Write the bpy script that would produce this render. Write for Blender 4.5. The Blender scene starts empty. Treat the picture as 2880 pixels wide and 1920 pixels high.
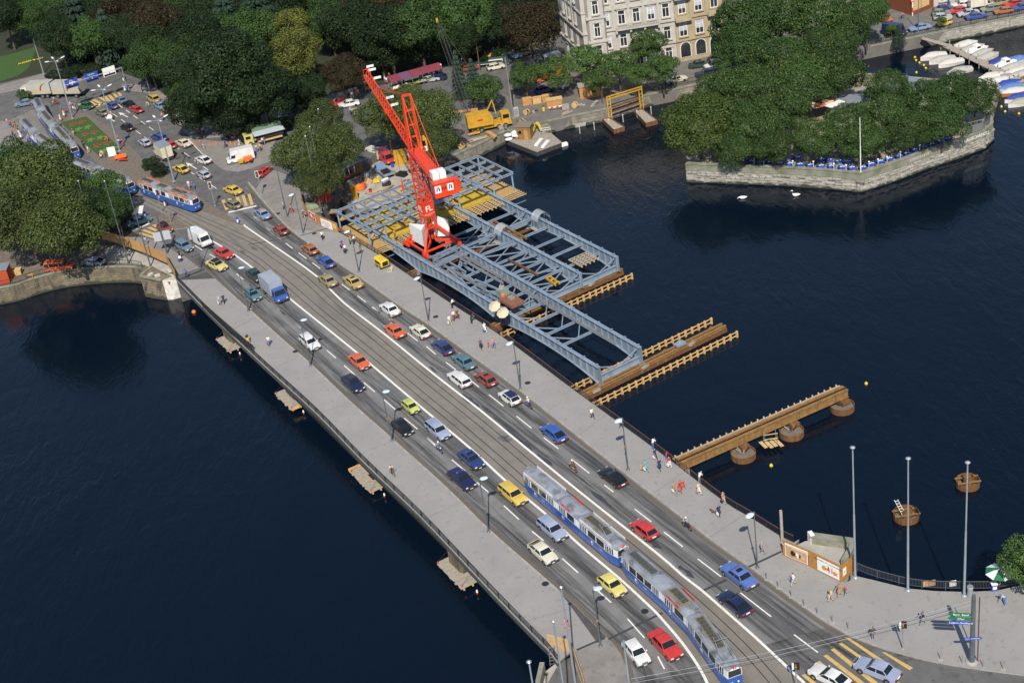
import bpy,bmesh,math,random
from mathutils import Vector,Matrix
random.seed(7)
ORD='first second third fourth fifth sixth seventh eighth ninth tenth eleventh twelfth thirteenth fourteenth fifteenth sixteenth seventeenth eighteenth nineteenth twentieth twenty-first twenty-second twenty-third twenty-fourth twenty-fifth'.split()
PI=math.pi
SC=bpy.context.scene
COL=SC.collection
# camera, sky, sun
CAM_H=106.0
FPX,PITCH,ROLL=4150.0,math.radians(29.83),math.radians(-8.738)
_d=Vector((0,math.cos(PITCH),-math.sin(PITCH)));_r0=Vector((1,0,0));_u0=_r0 .cross(_d)
_r=_r0*math.cos(ROLL)+_u0*math.sin(ROLL);_u=-_r0*math.sin(ROLL)+_u0*math.cos(ROLL)
cam=bpy.data.cameras.new('camera');cam.sensor_width=36.0;cam.lens=FPX/2880*36
cam.clip_start=1.0;cam.clip_end=6000
camo=bpy.data.objects.new('camera',cam);COL.objects.link(camo)
camo.matrix_world=Matrix(((_r.x,_u.x,-_d.x,0),(_r.y,_u.y,-_d.y,0),(_r.z,_u.z,-_d.z,CAM_H),(0,0,0,1)))
SC.camera=camo
SUN_EL,SUN_AZ=math.radians(45.5),math.radians(3.5)
sd=Vector((math.sin(SUN_AZ)*math.cos(SUN_EL),math.cos(SUN_AZ)*math.cos(SUN_EL),-math.sin(SUN_EL)))
w=bpy.data.worlds.new('World');SC.world=w;w.use_nodes=True
nt=w.node_tree;bg=nt.nodes['Background'];sky=nt.nodes.new('ShaderNodeTexSky')
sky.sky_type='NISHITA';sky.sun_disc=False;sky.sun_elevation=SUN_EL;sky.sun_rotation=math.atan2(-sd.x,-sd.y)
sky.altitude=400;sky.air_density=1.0;sky.dust_density=0.6;sky.ozone_density=1.2
nt.links.new(sky.outputs[0],bg.inputs[0]);bg.inputs[1].default_value=0.105
sl=bpy.data.lights.new('sun','SUN');sl.energy=4.5;sl.angle=math.radians(0.55);sl.color=(1.0,0.93,0.82)
so=bpy.data.objects.new('sun',sl);COL.objects.link(so);so.rotation_euler=sd.to_track_quat('-Z','Y').to_euler()
so.location=(-20,-60,150)
vs=SC.view_settings;vs.view_transform='Standard';vs.look='None';vs.exposure=0.25;vs.gamma=1.0;vs.use_curve_mapping=False
SC.cycles.max_bounces=6;SC.cycles.diffuse_bounces=2;SC.cycles.glossy_bounces=3;SC.cycles.transmission_bounces=3
SC.cycles.transparent_max_bounces=6;SC.cycles.caustics_reflective=False;SC.cycles.caustics_refractive=False
# survey: points of the photograph back onto level planes
TILE={'A':(0,0),'B':(700,0),'C':(1400,0),'D':(2080,0),'E':(0,450),'F':(700,450),'G':(1200,450),'I':(500,850),'J':(1200,850),'K':(1180,1387),'L':(2080,1387),'M':(1800,1000),'N':(1700,1387)}
def U(px,py,z=0.0):
 v=_r*((px-1440)/FPX)-_u*((py-960)/FPX)+_d
 t=(z-CAM_H)/v.z
 return Vector((v.x*t,v.y*t,z))
def pk(s,z=0.0):
 """'A505,1015 715,965 ..' -> world points on the level z; the letter names a survey tile, '.' = photograph pixels"""
 out=[];k=None
 for w_ in s.split():
  if not (w_[0].isdigit() or w_[0]=='-'):k=w_[0];w_=w_[1:]
  x,y=map(float,w_.split(','))
  if k!='.':o=TILE[k];x,y=o[0]+x/2.94,o[1]+y/2.94
  out.append(U(x,y,z))
 return out
def p1(s,z=0.0): return pk(s,z)[0]
# mesh builder
class MB:
 def __init__(s):s.v=[];s.f=[];s.m=[]
 def add(s,vs,fs,mi=0):
  b=len(s.v);s.v+=[tuple(q) for q in vs]
  for f in fs:s.f.append(tuple(b+i for i in f));s.m.append(mi)
  return s
 def hexa(s,c8,mi=0):
  return s.add(c8,[(3,2,1,0),(4,5,6,7),(0,1,5,4),(1,2,6,5),(2,3,7,6),(3,0,4,7)],mi)
 def box(s,c,sz,rz=0.0,mi=0,taper=1.0):
  x,y,z=sz[0]/2,sz[1]/2,sz[2]/2;ca,sa=math.cos(rz),math.sin(rz);o=[]
  for k,(zz,t) in enumerate(((-z,1.0),(z,taper))):
   for (a,b) in ((-x,-y),(x,-y),(x,y),(-x,y)):
    a*=t;b*=t;o.append((c[0]+a*ca-b*sa,c[1]+a*sa+b*ca,c[2]+zz))
  return s.hexa(o,mi)
 def b0(s,x0,x1,y0,y1,z0,z1,mi=0):
  return s.hexa([(x0,y0,z0),(x1,y0,z0),(x1,y1,z0),(x0,y1,z0),(x0,y0,z1),(x1,y0,z1),(x1,y1,z1),(x0,y1,z1)],mi)
 def beam(s,p,q,w_,h,mi=0,up=(0,0,1),w2=None,h2=None):
  p=Vector(p);q=Vector(q);d=q-p
  if d.length<1e-6: return s
  d.normalize();r=d.cross(Vector(up))
  if r.length<1e-4:r=d.cross(Vector((0,1,0)))
  r.normalize();u=r.cross(d);w2=w_ if w2 is None else w2;h2=h if h2 is None else h2;o=[]
  for c,a,b in ((p,w_/2,h/2),(q,w2/2,h2/2)):
   o+=[c-r*a-u*b,c+r*a-u*b,c+r*a+u*b,c-r*a+u*b]
  return s.hexa(o,mi)
 def ibeam(s,p,q,w_,h,t=0.03,mi=0):
  p=Vector(p);q=Vector(q);z=Vector((0,0,h/2-t/2))
  s.beam(p+z,q+z,w_,t,mi);s.beam(p-z,q-z,w_,t,mi);s.beam(p,q,t,h-2*t-.004,mi); return s
 def cyl(s,p,q,r0,r1=None,n=8,mi=0,caps=True):
  p=Vector(p);q=Vector(q);r1=r0 if r1 is None else r1;d=(q-p).normalized()
  a=d.orthogonal().normalized();b=d.cross(a);vs=[]
  for c,r in ((p,r0),(q,r1)):
   for i in range(n):
    t=2*PI*i/n;vs.append(c+(a*math.cos(t)+b*math.sin(t))*r)
  fs=[(i,(i+1)%n,n+(i+1)%n,n+i) for i in range(n)]
  if caps:fs+=[tuple(range(n-1,-1,-1)),tuple(range(n,2*n))]
  return s.add(vs,fs,mi)
 def tube(s,pts,r,n=6,mi=0):
  for a,b in zip(pts,pts[1:]):s.cyl(a,b,r,r,n,mi)
  return s
 def lathe(s,prof,c=(0,0,0),n=12,mi=0):
  vs=[];fs=[]
  for (r,z) in prof:
   for i in range(n):t=2*PI*i/n;vs.append((c[0]+r*math.cos(t),c[1]+r*math.sin(t),c[2]+z))
  for k in range(len(prof)-1):
   for i in range(n):j=(i+1)%n;fs.append((k*n+i,k*n+j,(k+1)*n+j,(k+1)*n+i))
  fs.append(tuple(range(n-1,-1,-1)));L=(len(prof)-1)*n;fs.append(tuple(range(L,L+n)))
  return s.add(vs,fs,mi)
 def prism(s,poly,z0,z1,mi=0,side=None):
  """poly: 2D/3D points in plan"""
  n=len(poly)
  if sum(poly[i][0]*poly[(i+1)%n][1]-poly[(i+1)%n][0]*poly[i][1] for i in range(n))<0:poly=list(reversed(poly))
  vs=[(p[0],p[1],z0) for p in poly]+[(p[0],p[1],z1) for p in poly]
  s.add(vs,[tuple(range(n,2*n)),tuple(range(n-1,-1,-1))],mi)
  return s.add(vs,[(i,(i+1)%n,n+(i+1)%n,n+i) for i in range(n)],mi if side is None else side)
 def sheet(s,poly,z,mi=0):
  n=len(poly)
  if sum(poly[i][0]*poly[(i+1)%n][1]-poly[(i+1)%n][0]*poly[i][1] for i in range(n))<0:poly=list(reversed(poly))
  return s.add([(p[0],p[1],z) for p in poly],[tuple(range(n))],mi)
 def sphere(s,c,r,n=8,m=6,mi=0,sq=(1,1,1)):
  vs=[];fs=[]
  for j in range(m+1):
   a=PI*j/m
   for i in range(n):
    t=2*PI*i/n;vs.append((c[0]+r*sq[0]*math.sin(a)*math.cos(t),c[1]+r*sq[1]*math.sin(a)*math.sin(t),c[2]-r*sq[2]*math.cos(a)))
  for j in range(m):
   for i in range(n):k=(i+1)%n;fs.append((j*n+i,j*n+k,(j+1)*n+k,(j+1)*n+i))
  return s.add(vs,fs,mi)
 def mesh(s,name,mats,smooth=False):
  me=bpy.data.meshes.new(name);me.from_pydata(s.v,[],s.f)
  for m_ in (mats if isinstance(mats,(list,tuple)) else [mats]):me.materials.append(m_)
  if any(s.m):me.polygons.foreach_set('material_index',s.m)
  if smooth:me.polygons.foreach_set('use_smooth',[True]*len(me.polygons))
  me.update(); return me
 def build(s,name,mats,parent=None,org=None,smooth=False):
  if org is not None:o_=Vector(org);s.v=[(a-o_.x,b-o_.y,c-o_.z) for a,b,c in s.v]
  o=bpy.data.objects.new(name,s.mesh(name,mats,smooth));COL.objects.link(o)
  if parent is not None:o.parent=parent
  elif org is not None:o.location=org
  return o
def tag(o,label=None,cat=None,group=None,kind=None):
 if label:o['label']=label
 if cat:o['category']=cat
 if group:o['group']=group
 if kind:o['kind']=kind
 return o
def thing(name,label,cat,loc=(0,0,0),rz=0.0,group=None):
 o=bpy.data.objects.new(name,None);COL.objects.link(o);o.location=loc;o.rotation_euler=(0,0,rz);o.empty_display_size=.5
 return tag(o,label,cat,group)
def inst(name,me,parent=None,loc=(0,0,0),rz=0.0,sc=None):
 o=bpy.data.objects.new(name,me);COL.objects.link(o);o.location=loc;o.rotation_euler=(0,0,rz)
 if sc:o.scale=sc if isinstance(sc,(tuple,list)) else (sc,sc,sc)
 if parent is not None:o.parent=parent
 return o
def paint(o,*ms):
 """own materials on shared mesh data"""
 for i,m_ in enumerate(ms):
  if m_ is not None:o.material_slots[i].link='OBJECT';o.material_slots[i].material=m_
 return o
def struct(o):o['kind']='structure'; return o
def smoothline(pts,k=4):
 """Catmull-Rom through the points"""
 out=[];n=len(pts)
 for i in range(n-1):
  a,b,c,d=pts[max(i-1,0)],pts[i],pts[i+1],pts[min(i+2,n-1)]
  for j in range(k):
   t=j/k;out.append(.5*((2*b)+(c-a)*t+(2*a-5*b+4*c-d)*t*t+(3*b-a-3*c+d)*t**3))
 return out+[pts[-1].copy()]
def offset(line,d):
 """plan offset to the left (+) of a polyline"""
 out=[];n=len(line)
 for i in range(n):
  t=(line[min(i+1,n-1)]-line[max(i-1,0)]);t.z=0;t.normalize();out.append(line[i]+Vector((-t.y,t.x,0))*d)
 return out
def along(line,step,start=0.0):
 """(point, tangent) every step metres"""
 res=[];s=start;acc=0
 for a,b in zip(line,line[1:]):
  L=(b-a).length
  if L<1e-9:continue
  while s<=acc+L:res.append((a.lerp(b,(s-acc)/L),(b-a).normalized()));s+=step
  acc+=L
 return res
def lerp_lines(a,b,f,n=40):
 def rs(l):
  L=sum((q-p).length for p,q in zip(l,l[1:])); return [x[0] for x in along(l,L/n*.99999)][:n+1]
 A,B=rs(a),rs(b); return [p.lerp(q,f) for p,q in zip(A,B)]
 # materials
_M={}
def mat(name,col,rough=.6,metal=0.0,var=0.0,scale=1.0,bump=0.0,col2=None,bscale=None,coords='world',spec=None,detail=4,emis=None,coat=0,island=0.0):
 if name in _M: return _M[name]
 m=bpy.data.materials.new(name);m.use_nodes=True;nt=m.node_tree;N=nt.nodes;L=nt.links;b=N['Principled BSDF']
 b.inputs['Roughness'].default_value=rough;b.inputs['Metallic'].default_value=metal
 if spec is not None:b.inputs['Specular IOR Level'].default_value=spec
 if coat:b.inputs['Coat Weight'].default_value=coat;b.inputs['Coat Roughness'].default_value=.08
 c=(*col,1)
 b.inputs['Base Color'].default_value=c;m.diffuse_color=c
 vec=None
 if var or bump or col2:
  if coords=='world':g=N.new('ShaderNodeNewGeometry');vec=g.outputs['Position']
  else :g=N.new('ShaderNodeTexCoord');vec=g.outputs['Object']
 if var or col2:
  n1=N.new('ShaderNodeTexNoise');n1 .inputs['Scale'].default_value=scale;n1 .inputs['Detail'].default_value=detail;n1 .inputs['Roughness'].default_value=.62
  L.new(vec,n1 .inputs['Vector'])
  r=N.new('ShaderNodeValToRGB');r.color_ramp.elements[0].position=.3;r.color_ramp.elements[1].position=.7
  a=col2 if col2 else tuple(max(0,x*(1-var)) for x in col);d=col if col2 else tuple(min(1,x*(1+var)) for x in col)
  r.color_ramp.elements[0].color=(*a,1);r.color_ramp.elements[1].color=(*d,1)
  L.new(n1 .outputs['Fac'],r.inputs['Fac']);out=r.outputs['Color']
  if island:
   g2=N.new('ShaderNodeNewGeometry');h=N.new('ShaderNodeHueSaturation');mp=N.new('ShaderNodeMapRange')
   mp.inputs['To Min'].default_value=1-island;mp.inputs['To Max'].default_value=1+island
   L.new(g2 .outputs['Random Per Island'],mp.inputs['Value']);L.new(mp.outputs[0],h.inputs['Value']);L.new(out,h.inputs['Color']);out=h.outputs['Color']
  L.new(out,b.inputs['Base Color'])
 if bump:
  n2=N.new('ShaderNodeTexNoise');n2 .inputs['Scale'].default_value=bscale or scale*4;n2 .inputs['Detail'].default_value=3
  L.new(vec,n2 .inputs['Vector']);bp=N.new('ShaderNodeBump');bp.inputs['Strength'].default_value=min(1,bump);bp.inputs['Distance'].default_value=.05
  L.new(n2 .outputs['Fac'],bp.inputs['Height']);L.new(bp.outputs['Normal'],b.inputs['Normal'])
 if emis:b.inputs['Emission Color'].default_value=(*emis[0],1);b.inputs['Emission Strength'].default_value=emis[1]
 _M[name]=m; return m
def noise_mix(m,scale,lo,hi,col,stretch=None,detail=5):
 """lay stains of colour col over a material's base colour"""
 nt=m.node_tree;N=nt.nodes;L=nt.links;b=N['Principled BSDF'];inp=b.inputs['Base Color']
 g=N.new('ShaderNodeNewGeometry');vec=g.outputs['Position']
 if stretch:
  mp=N.new('ShaderNodeMapping');mp.inputs['Scale'].default_value=stretch[0];mp.inputs['Rotation'].default_value=(0,0,stretch[1])
  mp.vector_type='TEXTURE' if len(stretch)>2 else 'POINT';L.new(vec,mp.inputs['Vector']);vec=mp.outputs[0]
 n=N.new('ShaderNodeTexNoise');n.inputs['Scale'].default_value=scale;n.inputs['Detail'].default_value=detail;L.new(vec,n.inputs['Vector'])
 r=N.new('ShaderNodeMapRange');r.inputs['From Min'].default_value=lo;r.inputs['From Max'].default_value=hi;L.new(n.outputs['Fac'],r.inputs['Value'])
 mx=N.new('ShaderNodeMix');mx.data_type='RGBA';L.new(r.outputs[0],mx.inputs[0])
 if inp.links:L.new(inp.links[0].from_socket,mx.inputs[6])
 else :mx.inputs[6].default_value=inp.default_value
 mx.inputs[7].default_value=(*col,1);L.new(mx.outputs[2],inp); return m
def courses(m,period,lo,col,run=0.0):
 """dark mortar lines: level beds every period metres, and upright joints every run metres, wandering a little"""
 nt=m.node_tree;N=nt.nodes;L=nt.links;b=N['Principled BSDF'];inp=b.inputs['Base Color'];g=N.new('ShaderNodeNewGeometry');sx=N.new('ShaderNodeSeparateXYZ');L.new(g.outputs['Position'],sx.inputs[0])
 cb=N.new('ShaderNodeCombineXYZ');ad=N.new('ShaderNodeMath');ad.operation='ADD';L.new(sx.outputs[0],ad.inputs[0]);L.new(sx.outputs[1],ad.inputs[1]);L.new(ad.outputs[0],cb.inputs[0]);L.new(sx.outputs[2],cb.inputs[1])
 t=N.new('ShaderNodeTexBrick');t.inputs['Scale'].default_value=1;t.inputs['Brick Width'].default_value=run;t.inputs['Row Height'].default_value=period;t.inputs['Mortar Size'].default_value=.035;t.inputs['Mortar Smooth'].default_value=.3;L.new(cb.outputs[0],t.inputs['Vector'])
 t.inputs['Color1'].default_value=(1,1,1,1);t.inputs['Color2'].default_value=(.72,.72,.72,1);t.inputs['Mortar'].default_value=(lo,lo,lo,1);mx=N.new('ShaderNodeMix');mx.data_type='RGBA';mx.blend_type='MULTIPLY';mx.inputs[0].default_value=1
 if inp.links:L.new(inp.links[0].from_socket,mx.inputs[6])
 L.new(t.outputs['Color'],mx.inputs[7]);L.new(mx.outputs[2],inp)
 bp=N.new('ShaderNodeBump');bp.inputs['Strength'].default_value=.5;bp.inputs['Distance'].default_value=.06;L.new(t.outputs['Fac'],bp.inputs['Height']);bp.invert=True
 if b.inputs['Normal'].links:L.new(b.inputs['Normal'].links[0].from_socket,bp.inputs['Normal'])
 L.new(bp.outputs[0],b.inputs['Normal']); return m
def waterline(m,top,col):
 """algae and damp just above the lake level"""
 nt=m.node_tree;N=nt.nodes;L=nt.links;inp=N['Principled BSDF'].inputs['Base Color'];g=N.new('ShaderNodeNewGeometry');sx=N.new('ShaderNodeSeparateXYZ');L.new(g.outputs['Position'],sx.inputs[0]);n=N.new('ShaderNodeTexNoise');n.inputs['Scale'].default_value=.7;n.inputs['Detail'].default_value=5;L.new(g.outputs['Position'],n.inputs['Vector'])
 a=N.new('ShaderNodeMath');a.operation='MULTIPLY_ADD';a.inputs[1].default_value=1.3;L.new(n.outputs['Fac'],a.inputs[0]);L.new(sx.outputs[2],a.inputs[2]);r=N.new('ShaderNodeMapRange');r.inputs['From Min'].default_value=top+.75;r.inputs['From Max'].default_value=top+.5;L.new(a.outputs[0],r.inputs['Value'])
 mx=N.new('ShaderNodeMix');mx.data_type='RGBA';L.new(r.outputs[0],mx.inputs[0]);L.new(inp.links[0].from_socket,mx.inputs[6]);mx.inputs[7].default_value=(*col,1);L.new(mx.outputs[2],inp)
 # palette
ASPH=mat('asphalt',(.115,.113,.11),.85,var=.22,scale=.35,bump=.25,bscale=14)
noise_mix(ASPH,.9,.55,.8,(.035,.035,.038))
ROADB=mat('asphalt_bridge',(.18,.177,.173),.8,var=.14,scale=.5,bump=.2,bscale=14)
noise_mix(ROADB,.55,.48,.75,(.045,.046,.05),stretch=((1.0,22,1),math.radians(27.5),1))
noise_mix(ROADB,2.2,.64,.78,(.03,.03,.034))
PAVE=mat('pavement_asphalt',(.272,.262,.25),.9,var=.07,scale=.25,bump=.25,bscale=10)
noise_mix(PAVE,1.6,.58,.8,(.19,.181,.172));noise_mix(PAVE,7,.68,.74,(.14,.135,.13))
PAVE2=mat('pavement_plaza',(.22,.205,.19),.9,var=.16,scale=.4,bump=.3,bscale=8)
noise_mix(PAVE2,1.2,.55,.75,(.15,.14,.13))
GRAVEL=mat('gravel_setts',(.15,.125,.1),.95,var=.4,scale=3.5,bump=.6,bscale=6)
TRAMB=mat('tram_bed',(.19,.172,.148),.9,var=.14,scale=.5,bump=.2,bscale=9)
noise_mix(TRAMB,.7,.55,.8,(.1,.095,.088),stretch=((1.0,14,1),math.radians(27.5),1))
KERB=mat('kerb_stone',(.3,.285,.265),.85,var=.25,scale=1.5,bump=.3)
WHITE=mat('road_white',(.72,.7,.65),.8,var=.12,scale=3);noise_mix(WHITE,5,.62,.7,(.2,.195,.19))
YELL=mat('road_yellow',(.52,.36,.13),.8,var=.15,scale=3);noise_mix(YELL,5,.62,.72,(.2,.16,.09))
RAIL=mat('rail_steel',(.05,.055,.065),.45,.6)
IRON=mat('dark_iron',(.035,.036,.04),.6,.3,var=.3,scale=3)
RUSTR=mat('handrail_rust',(.13,.05,.035),.75,var=.3,scale=4)
STONE=mat('quay_stone',(.33,.3,.25),.9,col2=(.2,.18,.145),scale=.8,bump=.6,bscale=3)
noise_mix(STONE,.9,.5,.75,(.1,.095,.08),stretch=((1,1,.12),0))
STONEW=mat('island_stone',(.47,.45,.4),.9,col2=(.31,.29,.24),scale=1.3,bump=.6,bscale=3)
noise_mix(STONEW,.8,.58,.78,(.13,.12,.09),stretch=((1,1,.15),0));noise_mix(STONEW,1.6,.6,.75,(.38,.3,.16))
STONED=mat('old_ashlar',(.27,.22,.145),.92,col2=(.13,.11,.08),scale=.7,bump=.7,bscale=2.5)
noise_mix(STONED,1.0,.5,.72,(.05,.045,.038),stretch=((1,1,.12),0));noise_mix(STONED,.35,.55,.7,(.14,.17,.07))
COPE=mat('coping_stone',(.3,.29,.25),.9,col2=(.17,.17,.12),scale=1.2,bump=.4);noise_mix(COPE,.6,.5,.7,(.11,.14,.06))
CONC=mat('yard_concrete',(.42,.4,.36),.92,col2=(.3,.28,.25),scale=.6,bump=.3,bscale=5)
CONCW=mat('white_concrete',(.72,.71,.69),.85,var=.1,scale=1.2,bump=.3,bscale=3,coords='object')
DIRT=mat('park_soil',(.035,.04,.018),.95,col2=(.02,.028,.012),scale=.6,bump=.5)
GRASS=mat('lawn',(.045,.1,.018),.95,col2=(.03,.072,.014),scale=2.5,bump=.5,bscale=20)
GRAVB=mat('beer_garden_gravel',(.3,.26,.2),.95,var=.2,scale=2,bump=.3)
MUD=mat('yard_mud',(.19,.16,.125),.95,col2=(.11,.09,.07),scale=1.3,bump=.5)
WOOD=mat('new_timber',(.52,.36,.17),.8,var=.22,scale=2.5,bump=.3,island=.25)
WOODG=mat('grey_timber',(.38,.34,.28),.9,col2=(.25,.22,.18),scale=2.2,bump=.5,island=.2)
WOODO=mat('hoarding_timber',(.42,.22,.075),.8,var=.2,scale=2.2,bump=.3,island=.14)
WOODT=mat('fender_timber',(.56,.35,.13),.8,var=.25,scale=3,bump=.3,island=.2)
RUST=mat('rusty_steel',(.2,.085,.026),.9,col2=(.1,.05,.02),scale=2.2,bump=.4);noise_mix(RUST,1.2,.55,.75,(.27,.14,.045),stretch=((1,1,.2),0))
RUSTY=mat('ochre_steel',(.3,.17,.055),.85,col2=(.16,.085,.03),scale=1.7,bump=.3)
STEELB=mat('primer_blue_steel',(.235,.3,.375),.45,.15,var=.1,scale=.8,bump=.1);noise_mix(STEELB,1.4,.6,.8,(.16,.2,.25),stretch=((1,1,.2),0))
STEELG=mat('galvanised',(.42,.44,.46),.45,.6,var=.12,scale=2)
POLE=mat('painted_pole',(.3,.34,.38),.5,.3,var=.12,scale=1.0)
POLED=mat('dark_pole',(.12,.14,.155),.55,.3,var=.2,scale=1.0)
RED=mat('crane_red',(.68,.05,.012),.5,var=.14,scale=.9,coat=.15)
noise_mix(RED,.9,.56,.78,(.45,.04,.02),stretch=((1,1,.2),0));noise_mix(RED,6,.7,.76,(.2,.06,.03));noise_mix(STEELB,3.2,.68,.76,(.2,.13,.09));noise_mix(STEELB,.35,.5,.7,(.29,.35,.42))
YFORM=mat('formwork_yellow',(.48,.33,.04),.7,var=.18,scale=.9,bump=.15,island=.08);noise_mix(YFORM,.8,.55,.75,(.34,.24,.05))
YMACH=mat('machine_yellow',(.5,.28,.025),.55,var=.15,scale=1.2);noise_mix(YMACH,2.5,.62,.75,(.25,.13,.03))
YLITE=mat('machine_light_yellow',(.62,.45,.03),.55,var=.12,scale=1.2)
BLACK=mat('black_rubber',(.014,.014,.015),.7)
GLASS=mat('dark_glass',(.012,.016,.02),.08,spec=.6)
GLASSB=mat('window_glass',(.03,.035,.04),.06,spec=.7,var=.5,scale=.35)
CHROME=mat('chrome',(.6,.6,.6),.25,.9)
WPLAIN=mat('plain_white',(.78,.77,.74),.6);BLUEP=mat('plain_blue',(.03,.07,.4),.5);REDP=mat('plain_red',(.6,.03,.02),.5)
GREENP=mat('plain_green',(.02,.16,.07),.5);ORNGP=mat('plain_orange',(.72,.16,.02),.6);GREYP=mat('plain_grey',(.4,.42,.45),.6)
def water_mat():
 m=bpy.data.materials.new('lake_water');m.use_nodes=True;nt=m.node_tree;N=nt.nodes;L=nt.links;b=N['Principled BSDF']
 b.inputs['Base Color'].default_value=(.002,.006,.0135,1);b.inputs['Roughness'].default_value=.06;b.inputs['IOR'].default_value=1.33
 g=N.new('ShaderNodeNewGeometry');last=None
 for sc,st,di,stretch,rz in ((.6,.7,.15,(1,.4,1),.35),(2.4,.7,.055,(1,.5,1),-.2),(.05,.5,.6,(1,.6,1),.9)):
  mp=N.new('ShaderNodeMapping');mp.inputs['Scale'].default_value=stretch;mp.inputs['Rotation'].default_value=(0,0,rz);L.new(g.outputs['Position'],mp.inputs['Vector'])
  n=N.new('ShaderNodeTexNoise');n.inputs['Scale'].default_value=sc;n.inputs['Detail'].default_value=4;n.inputs['Distortion'].default_value=.6;L.new(mp.outputs[0],n.inputs['Vector'])
  bp=N.new('ShaderNodeBump');bp.inputs['Strength'].default_value=st;bp.inputs['Distance'].default_value=di;L.new(n.outputs['Fac'],bp.inputs['Height'])
  if last:L.new(last.outputs['Normal'],bp.inputs['Normal'])
  last=bp
 pn=N.new('ShaderNodeTexNoise');pn.inputs['Scale'].default_value=.022;pn.inputs['Detail'].default_value=3;L.new(g.outputs['Position'],pn.inputs['Vector']);pr=N.new('ShaderNodeMapRange');pr.inputs['From Min'].default_value=.35;pr.inputs['From Max'].default_value=.65;pr.inputs['To Min'].default_value=.25;pr.inputs['To Max'].default_value=1.0;L.new(pn.outputs['Fac'],pr.inputs['Value'])
 for x in N:
  if x.type=='BUMP' and x.inputs['Distance'].default_value<.3:L.new(pr.outputs[0],x.inputs['Strength'])
 L.new(last.outputs['Normal'],b.inputs['Normal']); return m
WATER=water_mat()
WZ=-4.0
courses(STONED,.42,.45,0,.95);courses(STONE,.6,.6,0,1.8);courses(STONEW,.5,.55,0,1.2)
for m_ in (STONED,STONE,STONEW):waterline(m_,WZ+.45,(.045,.047,.03))
# water and land
o=MB().sheet([(-2500,-1500),(2500,-1500),(2500,3500),(-2500,3500)],WZ).build('water',WATER);struct(o)
LP=smoothline(pk('E1447,955 1700,1210 1900,1400 2090,1537 I200,0 620,405 1130,870 1530,1280 K0,150 560,740 930,1120 1050,1240 1130,1345',1.0),4)
for p in LP:p.z=0
RP=smoothline(pk('F745,602 1000,745 1210,880 1640,1170 J640,300 1190,710 1590,1000 2000,1300 N985,70 1200,200 1450,355 1565,412'),4)
LK=smoothline(pk('E1395,690 1500,760 1600,850 1690,905 1780,985 2065,1240 I598,62 850,290 1112,518 1440,830 1790,1140 2230,1535 K585,305 1150,800 1530,1170 1640,1300 1700,1430 1740,1567'),3)
LW=smoothline(pk('E1750,665 1950,790 2190,970 I970,5 1480,415 2060,905 J360,1205 660,1480 K1050,175 1330,430 1640,690 1870,900 1958,985 N540,1110 640,1230 720,1340 790,1450 850,1567 880,1680 925,1860'),3)
RW=smoothline(pk('E2015,535 F0,570 280,760 560,960 I1375,5 1700,255 2120,595 J430,880 800,1185 1265,1565 N430,490 650,680 805,800 1000,970 1250,1190 1540,1460 1680,1590 1850,1750'),3)
RK=smoothline(pk('F-10,190 75,300 200,440 340,580 560,740 900,965 1290,1240 J0,180 430,490 770,735 1250,1115 1650,1430 N860,375 1170,595 1300,690 1560,880 1800,1050 2000,1168 L990,1215 1200,1290 1580,1390 2000,1460 2400,1512'),3)
main=pk('E-500,700 850,640 970,660 1380,820 1447,955')+[LP[0],RP[0]]+pk('F500,445 600,425 650,380 690,300 790,200 930,118 B1010,1300 1250,1150 1700,985 C60,760 330,560 520,440')
main+=[Vector((60,420,0)),Vector((200,460,0)),Vector((200,1500,0)),Vector((-900,1500,0)),Vector((-900,260,0))]
land=struct(MB().prism(main,-7,-.02).build('ground',ASPH))
QZ=-1.6
quay=pk('F690,300 790,200 930,118',QZ)
quay=pk('F640,420 760,330 900,420 1180,420 1500,330 1850,150 B1560,1345 1700,1290 2130,1085 C30,1060 100,1090 400,1010 600,965 900,905 1240,790 1500,735 1800,670',QZ)+pk('D1100,385 1700,262 2352,128 3200,-50',QZ)
quay+=[Vector((420,330,0)),Vector((420,1500,0)),Vector((150,1500,0))]+pk('C560,400 300,520 20,720 B1700,950 1250,1110 1000,1250',QZ)
struct(MB().prism(quay,-7,QZ).build('quay_ground',mat('quay_asphalt',(.17,.16,.145),.92,col2=(.12,.11,.1),scale=.5,bump=.3,bscale=6)))
ra=pk('B1010,1300 1250,1150 1700,985 C60,760 330,560 520,440');rb=pk('B1030,1345 1300,1230 1760,1060 C140,830 430,640 640,500',QZ+.01)
m_=MB()
for i in range(len(ra)-1):m_.add([ra[i]+Vector((0,0,-.015)),ra[i+1]+Vector((0,0,-.015)),rb[i+1],rb[i]],[(3,2,1,0)])
struct(m_.build('ground_ramp',ASPH))
struct(MB().sheet(pk('F930,130 1000,20 B1250,1240 1330,1200 F1500,200 1350,330 1100,400 900,400 840,330',QZ+.01),QZ+.01).build('yard_slab',CONC))
LQ=-1.1
crv=smoothline(pk('E-120,1085 120,1040 280,985 480,935 700,905 900,890 1080,890 1170,905',LQ),4)
lowq=crv+pk('E1250,880 1160,960 1330,995 1400,1010 1445,985 1380,820 970,660 850,640 -300,640',LQ)
struct(MB().prism(lowq,-7,LQ).build('lower_quay',MUD))
qy=MB().sheet(pk('E860,740 960,700 1390,860 1440,985 1330,985 1270,900 1200,870 880,850',LQ),LQ+.006).build('quay_concrete',CONC);struct(qy)
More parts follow.
